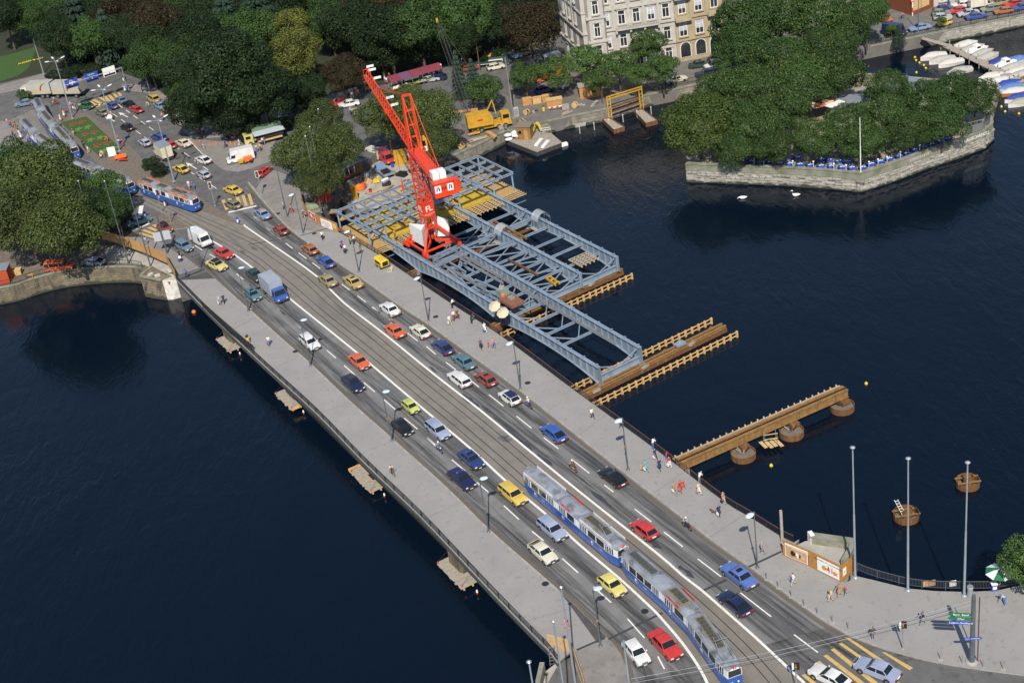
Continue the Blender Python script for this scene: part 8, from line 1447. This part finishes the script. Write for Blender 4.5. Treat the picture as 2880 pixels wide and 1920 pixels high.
item('red_shed','red shed corner at the left edge of the lower quay','shed','E30,1000',LQ,bxs(('wall',mat('shed_red',(.4,.06,.02),.8),(0,0,1.3),(3,2.6,2.6)),('roof',STEELG,(0,0,2.7),(3.3,2.9,.15))));item('plank_stack','stack of sawn boards beside the red shed','timber','E130,945',LQ,bxs(*[('board',WOOD,(0,0,.1+.14*k),(2.4,1.3-.1*(k%2),.1)) for k in range(7)]));item('trestle','yellow trestle on the lower quay','trestle','E255,985',LQ,bxs(('beam',YMACH,(0,0,.9),(1.3,.15,.15)),('leg',YMACH,(-.5,-.2,.45),(.1,.1,.9)),('leg',YMACH,(.5,-.2,.45),(.1,.1,.9)),('leg',YMACH,(-.5,.25,.45),(.1,.1,.9)),('leg',YMACH,(.5,.25,.45),(.1,.1,.9))))
# market
AWN=mat('awning_wine',(.2,.035,.06),.8,var=.15,scale=.5)
def stall(a,b,label,mt,h=2.4,dep=2.6,seg=5):
 root=thing('market_stall',label,'stall',a.copy(),0,'market stalls');d=(b-a).normalized();n=Vector((d.y,-d.x,0));O=a;L=(b-a).length;RR=random.Random(int(L*10))
 for k in range(seg):p,q=a.lerp(b,k/seg),a.lerp(b,(k+.985)/seg);z=Vector((0,0,h));m=MB();m.hexa([p+n*dep/2+z,q+n*dep/2+z,q-n*dep/2+z+Vector((0,0,.6)),p-n*dep/2+z+Vector((0,0,.6)),p+n*dep/2+z+Vector((0,0,.06)),q+n*dep/2+z+Vector((0,0,.06)),q-n*dep/2+z+Vector((0,0,.66)),p-n*dep/2+z+Vector((0,0,.66))]);m.build('awning_panel',mt if k!=1 or seg<5 else mat('awning_stripe',(.14,.06,.12),.8),root,org=O)
 for k in range(seg+1):
  for s_ in (-1,1):p=a.lerp(b,k/seg)+n*s_*dep*.45;m=MB();m.cyl(p,p+Vector((0,0,h+.3*(1-s_))),.04,.04,5);m.build('post',STEELG,root,org=O)
 for k in range(seg):c=a.lerp(b,(k+.5)/seg)+n*.6;m=MB();m.box(c+Vector((0,0,.8)),(L/seg*.85,1.0,.1),math.atan2(d.y,d.x));m.build('counter',WOOD,root,org=O);m=MB();[m.box(c+d*RR.uniform(-.3,.3)*L/seg+n*RR.uniform(-.3,.3)+Vector((0,0,1.0)),(.5,.4,.25),RR.random()) for _ in range(4)];m.build('goods',RR.choice((YLITE,GREENP,ORNGP,WPLAIN,WOOD)),root,org=O)
 return root
stall(p1('B1160,672',2.4)-Vector((0,0,2.4)),p1('B1590,555',2.4)-Vector((0,0,2.4)),'long wine red market awning behind the crane',AWN);stall(p1('B945,705',1.5)-Vector((0,0,1.5)),p1('B1000,690',1.5)-Vector((0,0,1.5)),'small red and white striped stall left of the long awning',mat('stripe_red_white',(.5,.2,.18),.8),seg=2)
for k,(s0,s1) in enumerate((('B1700,545','B1800,515'),('B1850,505','B1930,480'),('B1950,470','B2080,440'),('B2100,432','B2190,415'),('C150,400','C240,375'),('C250,370','C330,350'))):
 a,b=p1(s0,.8)-Vector((0,0,.8)),p1(s1,.8)-Vector((0,0,.8));o=thing('trestle_stall','open trestle table of flea market goods by the hedge, %s from the left'%ORD[k],'stall',a,0,'open flea market tables');m_=MB();m_.beam(Vector((0,0,.8)),b-a+Vector((0,0,.8)),1.2,.08);m_.build('table_top',WOOD,o)
 for j in range(9):m_=MB();c=(b-a)*R.random()+Vector((0,R.uniform(-.4,.4),.95));m_.box(c,(.5,.4,.25),R.random());m_.build('goods',R.choice((ORNGP,WPLAIN,PB,WOOD,GREYP,BRN)),o)
 for f in (.1,.9):m_=MB();m_.box((b-a)*f+Vector((0,0,.38)),(.1,1.0,.76));m_.build('trestle',WOODG,o)
ms=thing('market_truck','yellow cab market lorry with green canvas and grey side awning','lorry',p1('A2190,1120',1)-Vector((0,0,1)),.28);bxs(('cab',PC['paleyellow'],(-3.4,0,1.3),(1.8,2.1,1.9)),('windscreen',GLASS,(-4.32,0,1.7),(.04,1.8,.7)),('side_window',GLASS,(-3.5,-1.06,1.7),(1.0,.04,.6)),('load_bed',WOODG,(.6,0,1.0),(6,2.2,.3)),('canvas',mat('canvas_green',(.12,.2,.12),.8),(.6,.3,2.2),(6,1.8,1.8)),('awning',mat('awning_grey',(.45,.5,.55),.7),(.6,-2.0,2.5),(6.2,2.6,.08)),('counter',WOOD,(.6,-2.2,.9),(5,.9,.1)))(ms)
for x in (-3.2,2.2):
 for y in (-.95,.95):wo=inst('wheel',car_meshes('sedan')['wheel'],ms,(x,y,.42),0,1.45);inst('hub',car_meshes('sedan')['hub'],wo)
item('easel_sign','white easel board on the flower bed tip','sign','A935,1300',.1,bxs(('board',WPLAIN,(0,0,1.2),(1.6,.06,2.0)),('leg',WOOD,(0,.25,.6),(.08,.08,1.2))));item('orange_bench','orange red bench group at the tip of the flower bed','bench','A1000,1320',.1,bxs(('seat',ORNGP,(0,0,.45),(2.4,.5,.1),.2),('backrest',ORNGP,(0,.3,.8),(2.4,.08,.5),.2),('seat',REDP,(.6,-1.2,.45),(2.0,.5,.1),-.3),('leg',IRON,(-1,0,.2),(.1,.4,.4)),('leg',IRON,(1,0,.2),(.1,.4,.4))))
# people
PCOL={k:mat('cloth_'+k,c,.85) for k,c in dict(w=(.7,.68,.64),k=(.02,.02,.024),n=(.02,.03,.1),b=(.06,.14,.45),l=(.3,.4,.55),r=(.5,.03,.03),o=(.65,.17,.03),y=(.6,.42,.06),g=(.06,.14,.06),t=(.08,.36,.38),p=(.55,.22,.28),u=(.16,.06,.2),c=(.55,.45,.32),a=(.34,.22,.12),x=(.24,.24,.25),e=(.12,.07,.04),s=(.46,.27,.19),m=(.18,.03,.04)).items()}
HAIR={'d':mat('hair_dark',(.025,.016,.01),.6),'f':mat('hair_fair',(.32,.2,.08),.6),'h':mat('hair_grey',(.4,.39,.37),.7),'b':mat('hair_brown',(.09,.045,.02),.6)}
SHOE=mat('shoe',(.03,.025,.022),.6)
def pose(kind):
 J=dict(pelvis=(0,0,.96),chest=(.01,0,1.34),neck=(.01,0,1.5),head=(.03,0,1.64),crown=(.02,0,1.73))
 def side(s,knee,ank,toe,elb,wri,sh=None):
  y=1 if s=='l' else -1;J['hip'+s]=(0,.1*y,.92);J['knee'+s]=(knee[0],.1*y,knee[1]);J['ank'+s]=(ank[0],.1*y,ank[1]);J['toe'+s]=(toe[0],.115*y,toe[1]);c=J['chest']
  J['sh'+s]=(c[0],.19*y,c[2]+.09);J['elb'+s]=(elb[0],(.25 if len(elb)<3 else elb[2])*y,elb[1]);J['wri'+s]=(wri[0],(.24 if len(wri)<3 else wri[2])*y,wri[1])
 if kind=='lean':J.update(chest=(.22,0,1.28),neck=(.33,0,1.38),head=(.43,0,1.5),crown=(.45,0,1.59))
 if kind=='bend':J.update(chest=(.3,0,1.1),neck=(.42,0,1.16),head=(.54,0,1.2),crown=(.62,0,1.24))
 if kind=='ride':J.update(pelvis=(0,0,.86),chest=(.16,0,1.22),neck=(.22,0,1.37),head=(.27,0,1.51),crown=(.27,0,1.6))
 if kind=='walk':side('l',(.2,.52),(.3,.09),(.44,.05),(-.12,1.13),(.02,.9));side('r',(.03,.5),(-.32,.17),(-.2,.06),(.12,1.14),(.3,.98))
 elif kind=='walk2':side('r',(.18,.52),(.26,.09),(.4,.05),(-.1,1.12),(-.1,.86));side('l',(.02,.5),(-.27,.15),(-.15,.05),(.06,1.12),(.08,.86))
 elif kind=='stand':side('l',(.02,.5),(0,.08),(.15,.03),(-.02,1.12),(.06,.87));side('r',(.02,.5),(-.03,.08),(.12,.03),(-.03,1.12),(.04,.87))
 elif kind=='lean':side('l',(.02,.5),(-.03,.08),(.12,.03),(.34,1.1),(.52,1.12,.1));side('r',(.03,.5),(.02,.08),(.17,.03),(.34,1.1),(.52,1.12,.1))
 elif kind=='bend':side('l',(.05,.5),(0,.08),(.15,.03),(.42,.85),(.5,.62));side('r',(.05,.5),(-.05,.08),(.1,.03),(.45,.85),(.55,.6))
 else :side('l',(.38,.72),(.3,.3),(.44,.26),(.28,1.02,.27),(.5,.98,.27));side('r',(.38,.72),(.3,.3),(.44,.26),(.28,1.02,.27),(.5,.98,.27))
 return J
RAD=dict(pelvis=(.13,.16),chest=(.125,.17),neck=.06,head=.105,crown=.07,hip=.09,knee=.06,ank=.045,toe=.04,sh=.065,elb=.045,wri=.032)
_pm={}
def body_mesh(kind):
 if kind in _pm: return _pm[kind]
 J=pose(kind);V=[];E=[];R=[];ix={}
 def add(k,p,r):ix[k]=len(V);V.append(p);R.append(r if isinstance(r,tuple) else (r,r)); return ix[k]
 for k,p in J.items():add(k,p,RAD.get(k,RAD.get(k[:-1])))
 E+=[(ix[a],ix[b]) for a,b in (('pelvis','chest'),('chest','neck'),('neck','head'),('head','crown'))]
 for s in 'lr':E+=[(ix[a],ix[b]) for a,b in (('pelvis','hip'+s),('hip'+s,'knee'+s),('knee'+s,'ank'+s),('ank'+s,'toe'+s),('chest','sh'+s),('sh'+s,'elb'+s),('elb'+s,'wri'+s))]
 for s in 'lr':
  w_,e_=Vector(J['wri'+s]),Vector(J['elb'+s]);d=(w_-e_).normalized();y=1 if s=='l' else -1;pa_=add('palm'+s,tuple(w_+d*.07),(.024,.036));E.append((ix['wri'+s],pa_));sd_=Vector((1,0,0)) if abs(d.x)<.7 else Vector((0,1,0))
  for k in range(4):t_=add('f%d'%k+s,tuple(w_+d*(.15+.012*(1.5-abs(k-1.3)))+sd_*(.024*(k-1.5))+Vector((.01,-y*.012,0))),.009);E.append((pa_,t_))
  t_=add('th'+s,tuple(w_+d*.09+sd_*.055),.01);E.append((ix['wri'+s],t_))
 me=bpy.data.meshes.new('skel');me.from_pydata(V,E,[]);ob=bpy.data.objects.new('skel',me);COL.objects.link(ob);ob.modifiers.new('s','SKIN');sv=me.skin_vertices[0].data
 for i,r in enumerate(R):sv[i].radius=r;sv[i].use_root=(i==0)
 sb=ob.modifiers.new('u','SUBSURF');sb.levels=1;sb.render_levels=1;dg=bpy.context.evaluated_depsgraph_get();out=bpy.data.meshes.new_from_object(ob.evaluated_get(dg));bpy.data.objects.remove(ob);out.name='person_body'
 out.materials.clear();[out.materials.append(PCOL['s']) for _ in range(5)]
 seg=[('pelvis','chest',1),('chest','neck',1),('neck','head',0),('head','crown',0)]+[(a+s,b+s,m) for s in 'lr' for a,b,m in (('hip','knee',2),('knee','ank',2),('ank','toe',4),('sh','elb',1),('elb','wri',0),('wri','palm',0))]+[('pelvis','hipl',2),('pelvis','hipr',2)];P_={k:Vector(V[i]) for k,i in ix.items()};hd=P_['head'];up=(P_['crown']-P_['neck']).normalized()
 for f in out.polygons:
  c=f.center;best=(9,0)
  for a,b,m in seg:
   ab=P_[b]-P_[a];t_=max(0,min(1,(c-P_[a]).dot(ab)/max(1e-9,ab.dot(ab))));dd_=(c-P_[a]-ab*t_).length
   if dd_<best[0]:best=(dd_,m,a)
  m=best[1]
  if m==0 and best[2] in ('head','neck') and ((c-hd).dot(up)>.045 or (c.x<hd.x-.03 and (c-hd).dot(up)>-.1)):m=3
  if m==1 and best[2]=='pelvis' and c.z<.98 and kind!='ride':m=2
  f.material_index=m;f.use_smooth=True
 _pm[kind]=out; return out
sk=MB();sk.lathe([(.15,1.04),(.2,.85),(.25,.55)],(0,0,0),10);SKM=sk.mesh('skirt',[PCOL['w']]);bgm=MB();bgm.box((0,0,0),(.34,.14,.3));bgm.b0(-.1,.1,-.02,.02,.15,.32);BAGM=bgm.mesh('bag',[PCOL['a']])
def person(s,face_,kind,top,bot,hair,label,z=.12,k=1.0,skirt=None,bag=None,group=None,loc=None):
 c=loc or p1(s,z);a={'T':math.atan2(-.887,.461),'W':math.atan2(.887,-.461)}.get(face_);a=math.radians(face_) if a is None else a
 o=thing('person',label,'person',c,a,group);o.scale=(k,k,k);b=inst('body',body_mesh(kind),o);paint(b,None,PCOL[top],PCOL[bot],HAIR[hair],SHOE)
 if skirt:paint(inst('skirt',SKM,o),PCOL[skirt])
 if bag:g=thing('bag','bag carried by the '+label.split(' ',1)[-1][:60] if label[:2]=='a ' else 'bag carried by '+label.replace('person','the person',1),'bag',c+Vector((math.cos(a)*.05+math.sin(a)*.27,math.sin(a)*.05-math.cos(a)*.27,.52))*1.0,a);paint(inst('bag_body',BAGM,g),PCOL[bag])
 return o
PPL='''E2055,1515|T|walk|k|y|d|person in black top and yellow skirt on the left pavement|y|y
E2230,1535|T|walk2|w|b|b|person in white top and jeans with red bag, left pavement||r
E1822,1197|T|walk|l|x|h|person in pale blue beside the dark suited man, left pavement||w
E1856,1187|T|walk2|k|k|h|person in dark suit walking beside the pale blue one
E1548,975|W|walk|b|n|d|person in blue near the left hoarding
E1492,815|W|walk2|k|k|d|person in black pushing a pram by the left hoarding
E1215,703|W|walk|l|x|d|person in grey blue suit by the left crossing
K1220,1125|W|walk|p|p|b|person in pink dress at the near left pavement|p|a
F290,408|200|stand|l|n|d|person in pale blue by the dark post on the corner
F357,437|W|walk|x|r|d|person with red bag by the corner lamp||r
F458,482|W|walk|c|c|h|person in cream at the corner hoarding
F612,662|T|walk2|w|k|d|person in white top near the end of the corner hoarding|k
F775,732|T|walk|u|u|b|person in purple beside the white shirted walker|u|k
F802,772|T|walk2|w|k|h|person in white shirt with black bag below the crane||k
F838,700|30|lean|a|e|d|person in brown leaning at the railing under the crane
F868,697|30|lean|w|k|d|person in white leaning at the railing under the crane
F930,765|W|walk|g|a|d|person in green with yellow bag by the compressor||y
J195,188|T|walk|w|c|b|person in white with white bag by the arch||w
J228,150|T|walk2|w|e|d|person in white and brown beside the maroon one|e|a
J258,140|T|walk|m|m|b|person in maroon beside the railing|m
J212,52|30|lean|w|k|d|person in white and black leaning at the railing by the arch
J372,178|30|lean|k|k|d|person in dark suit looking over the railing
J485,250|T|walk|w|w|h|person in white dress by the railing|w|b
J452,387|T|walk2|u|k|d|person in purple top and black skirt|k
J516,380|T|walk|r|w|d|small child in red beside the pink dressed person|r
J556,378|T|walk|p|b|d|person in pink carrying a basket||a
J1372,962|T|walk|w|n|d|person in white shirt and navy trousers alone on the right pavement
J1614,1045|W|walk|w|n|d|person in striped top behind the lamp post
J1872,1215|40|lean|w|b|d|person in white and jeans leaning at the railing, right part
J1892,1300|T|walk|n|n|b|person in navy near the rusty beam||w
J1928,1387|T|walk2|n|n|h|person in navy habit with white collar|n
J1982,1298|40|lean|r|b|d|child in red and blue at the railing
J2008,1365|T|walk|r|w|d|person in red top and white skirt by the rusty beam|w|w
J1815,1397|T|walk|t|t|b|person in turquoise dress pulling a shopping cart|t|w
M287,1135|T|walk|a|a|d|person in khaki beside the red dress||w
M338,1125|T|walk2|r|r|d|person in red dress on the right pavement|r|a
M363,1095|T|walk|r|r|d|small child in red trousers beside the red dress
M492,1055|35|lean|w|x|h|person in white leaning at the railing near the lamp
M488,1142|T|walk|c|w|f|person in cream with two bags, right pavement|w|p
M690,1222|T|walk|a|c|h|person in tan coat at the railing||k
M655,1327|T|walk2|n|n|b|person in navy dress with a small dog|n|w
N1307,495|T|walk|x|x|h|person in grey suit beside the near lamp post
L445,757|190|walk|w|c|d|person in white striding past the poster hoarding||b
L757,890|200|walk2|c|c|f|person in cream walking with a bag on the plaza||c
L825,848|200|walk|a|a|b|person in brown dress walking on the plaza|a
L877,838|200|walk|r|g|d|child in red on the plaza
L1515,1080|180|walk|n|x|d|person in navy jacket and dark hat on the plaza
L1105,1207|90|stand|e|x|d|person in brown standing at the crossing
L2195,920|150|bend|l|b|d|person in blue bending over on the plaza
L2142,788|200|stand|k|k|d|person in black under the green and white parasol
E1602,242|T|walk|b|b|d|person in bright blue crossing behind the orange board tram
E1568,238|T|walk2|w|c|b|person in white crossing behind the orange board tram
F1275,228|-60|stand|o|o|d|worker in orange standing in the yard
F1212,650|-60|stand|o|e|d|worker in orange on the near girder by the crane
A1850,1060|200|stand|p|n|b|person in pink by the park wall
A1870,1222|180|walk|n|n|d|person in dark blue dress on the market square|n
A1985,1212|180|walk2|w|w|b|person in white on the market square
A1690,1235|150|bend|o|c|d|worker in orange on the white stop line
A1668,1215|150|stand|o|b|d|worker beside the stop line cones
A1235,885|200|bend|c|c|h|person in beige beside the parked amber estate
A735,1268|20|walk|w|c|d|person in white at the lower flower bed
A1005,1208|200|bend|b|n|d|gardener in blue at the flower bed
A895,1170|200|bend|o|o|d|gardener in orange kneeling in the flower bed
D1728,50|200|walk|b|n|d|person in blue at the far car row
D1740,48|200|walk|w|b|d|person in white at the far car row
D1490,1235|200|stand|w|k|d|waiter in white at the island tables
B870,1120|180|stand|w|c|d|person glimpsed under the plane trees'''
for l in PPL.split('\n'):
 f=(l.split('|')+['',''])[:9];fc=f[1] if f[1] in 'TW' else float(f[1]);z=.12
 if f[0][0] in 'AB' or f[0][:2]=='E1':z=.1
 if f[0] in ('F1275,228',):z=QZ
 if f[0]=='F1212,650':z=GT+.02
 if f[0][0]=='D':z=QZ if f[0]!='D1490,1235' else IZ
 person(f[0],fc,f[2],f[3],f[4],f[5],f[6],z,.68 if 'child' in f[6] else 1.0,f[7] or None,f[8] or None,'people on foot')
CR=random.Random(33)
def crowd(picks,label,group,z=.1):
 for p in pk(picks,z):
  for _ in range(1):person('',CR.uniform(0,360),CR.choice(('walk','walk2','stand','stand')),CR.choice('wwclrbyxpkg'),CR.choice('nkbxace'),CR.choice('dbfh'),label,z,1,CR.choice((None,None,'w','r','n')),None,group,p)
crowd('A95,1055 130,1055 112,1130 160,1110 178,1150 235,1185 245,1170 70,1040','waiting passenger on the left tram platform','passengers on the left platform')
crowd('A520,925 545,935 590,900 612,912 632,918 505,1005 470,1040 490,1050 515,1080 545,1110 590,1160 535,970 610,1120 690,1220 705,1240 850,1302 862,1308 840,1310 410,1330 440,1345 520,1420 550,1440','passenger standing between the trams and the flower bed','passengers by the flower bed')
crowd('A1635,1095 1660,1125 1690,1115 1710,1105 1650,1130','person in the group waiting under the trees by the square','group under the trees')
crowd('A1040,765 1055,770 1180,760 1350,995 1400,1000 985,1190 1020,1215','passer-by on the far pavement of the square','passers-by on the far pavement')
crowd('B1130,690 1145,700 1165,660 1195,690 1240,700 1255,690 1275,680 1120,640 1140,630 1495,615 1510,610 1520,620 1535,600 1545,612 1560,605 1585,595 1590,585 830,805 855,800 880,805 910,795 845,950 880,960 900,985 B70,1260 120,1200 135,1195 100,1250 B250,950','market visitor near the wine red awning','market visitors by the awning')
crowd('B1720,550 1745,545 1765,540 1790,525 1815,510 1820,500 1860,500 1880,490 1900,500 1960,480 1985,475 2010,470 2030,460 2050,455 2060,450 2085,445 2120,440 2165,425 2210,415 2240,405 C150,400 160,410 105,425 200,385 225,370 250,385 280,365 330,360 370,350 25,440 10,445','flea market visitor in front of the hedge','visitors of the flea market')
# two-wheelers
def bike(s,face_,col,label,moto=True,z=0.0,rider=None):
 c=p1(s,z);a={'T':math.atan2(-.887,.461),'W':math.atan2(.887,-.461)}.get(face_);a=math.radians(face_) if a is None else a;o=thing('moped' if moto else 'bicycle',label,'moped' if moto else 'bicycle',c,a);w_=.09 if moto else .035;r=.29 if moto else .34;dx=.6 if moto else .52
 for x in (-dx,dx):
  m=MB();n=14
  for i in range(n):a0,a1=2*PI*i/n,2*PI*(i+1)/n;m.cyl((x+r*math.cos(a0),0,r+.0+r*math.sin(a0)*.93+.02),(x+r*math.cos(a1),0,r+r*math.sin(a1)*.93+.02),w_/2,w_/2,5)
  wo=m.build('wheel',TYRE,o);m=MB();m.cyl((x,-.05,r),(x,.05,r),r*.35 if moto else .05,r*.35 if moto else .05,8);m.build('hub',ALLOY,wo)
 m=MB();m.tube([(dx,0,r),(dx-.18,0,.75),(dx-.25,0,.98)],.03,6);m.build('fork',STEELG,o);m=MB();m.cyl((dx-.25,-.32,1.0),(dx-.25,.32,1.0),.022,.022,6);m.build('handlebar',TRIM,o)
 if moto:m=MB();m.hexa([(-.45,-.12,.45),(.25,-.12,.45),(.25,.12,.45),(-.45,.12,.45),(-.6,-.14,.72),(.2,-.1,.78),(.2,.1,.78),(-.6,.14,.72)]);m.build('body',PC[col],o);m=MB();m.box((-.3,0,.78),(.7,.24,.1));m.build('seat',TRIM,o);m=MB();m.cyl((dx-.2,0,.86),(dx-.05,0,.86),.09,.09,8);m.build('headlight',LENS,o);m=MB();m.box((-.72,0,.6),(.1,.16,.12));m.build('tail_light',TAIL,o)
 else :m=MB();m.tube([(-dx,0,r),(-.15,0,.8),(dx-.22,0,.85),(.0,0,.32),(-.15,0,.8)],.022,5);m.tube([(-dx,0,r),(0,0,.32)],.02,5);m.build('frame',PC[col],o);m=MB();m.box((-.18,0,.87),(.26,.14,.06));m.build('saddle',TRIM,o)
 if rider:d=Vector((math.cos(a),math.sin(a),0));pr=person('',math.degrees(a),'ride',*rider,z,1,None,None,'riders',c-d*.22+Vector((0,0,.02)));
 if rider and moto:m=MB();m.sphere((.27,0,1.56),.145,9,7);m.build('helmet',PC['white'] if rider[0]!='w' else PC['red'],pr,smooth=True)
bike('I2165,1235','T','darkblue','blue motorcycle in the left lane behind the silver blue estate',rider=('x','b','d','rider in grey jacket on the blue motorcycle'));bike('J845,868','W','brightblue','blue moped beside the white hatchback with navy roof',rider=('c','b','d','rider in tan jacket on the blue moped'));bike('.1613,1323','W','yellow','yellow scooter in the right carriageway beside the first tram',rider=('e','e','h','rider in brown jacket on the yellow scooter'));bike('N682,290','W','darkblue','moped by the right kerb near the red hatchback',rider=('x','k','d','rider in billowing grey coat by the right kerb'))
bike('A930,985','W','orange','orange moped on the lane arrow beside the flower bed',rider=('o','k','d','rider in orange beside the flower bed'));bike('A460,868',200,'red','red moped behind the grey saloon at far left',rider=('r','k','d','rider in red behind the grey saloon'));bike('I1775,1425','T','black','black bicycle on the left pavement',False,.12,('c','k','d','cyclist in cream shirt on the left pavement'));bike('D1345,160',200,'black','bicycle on the far street by the red brown hoarding',False,QZ,('p','k','d','cyclist in pink on the far street'))
for i,s_ in enumerate(('F610,345','F600,375')):bike(s_,60,'black',('parked bicycle beside the red kiosk, rear one','parked bicycle beside the red kiosk, front one')[i],False,.1)
pr_=thing('pram','blue and white pram by the left hoarding','pram',p1('E1490,838',.12),2);bxs(('basket',BLUEP,(0,0,.65),(.8,.45,.3)),('hood',WPLAIN,(-.25,0,.9),(.35,.46,.3)),('handle',STEELG,(.55,0,.95),(.3,.4,.04)))(pr_)
for x in (-.3,.3):
 for y in (-.2,.2):m_=MB();m_.cyl((x,y-.02,.15),(x,y+.02,.15),.15,.15,10);m_.build('wheel',TYRE,pr_)
sc3=thing('shopping_cart','two wheeled shopping cart behind the turquoise dress','cart',p1('J1780,1385',.12),1);bxs(('bag',PB,(0,0,.5),(.35,.3,.6)),('handle',STEELG,(.2,0,.9),(.3,.05,.05)))(sc3);m_=MB();m_.cyl((0,-.2,.12),(0,.2,.12),.12,.12,8);m_.build('wheels',TYRE,sc3)
dg_=thing('dog','small brown dog beside the navy dress','dog',p1('M610,1305',.12),2.4);m_=MB();loft(m_,[[(x,r*math.cos(2*PI*k/8),z+r*math.sin(2*PI*k/8)) for k in range(8)] for x,z,r in ((-.34,.4,.03),(-.28,.36,.1),(0,.34,.11),(.2,.37,.12),(.3,.46,.08),(.36,.54,.085),(.46,.53,.06),(.54,.5,.025))])
for x in (-.22,.18):
 for y in (-.06,.06):m_.cyl((x,y,.34),(x+(.03 if x>0 else -.05),y,.18),.04,.028,6);m_.cyl((x+(.03 if x>0 else -.05),y,.18),(x+.02,y,0),.026,.022,6)
m_.cyl((-.32,0,.4),(-.46,0,.52),.025,.01,5);[m_.cyl((.36,y,.58),(.34,y*1.3,.66),.03,.005,5) for y in (-.05,.05)];m_.build('body',PCOL['e'],dg_,smooth=True)
for i,s_ in enumerate(('A1605,1195','A1735,1195','A1790,1192','A1910,1192','A1945,1195')):o=thing('traffic_cone','orange cone by the market crossing, %s from the left'%('first','second','third','fourth','fifth')[i],'cone',p1(s_,.1),0,'orange cones');m_=MB();m_.box((0,0,.03),(.4,.4,.05));m_.build('base',ORNGP,o);m_=MB();m_.cyl((0,0,.055),(0,0,.7),.16,.03,8);m_.build('cone_body',ORNGP,o)
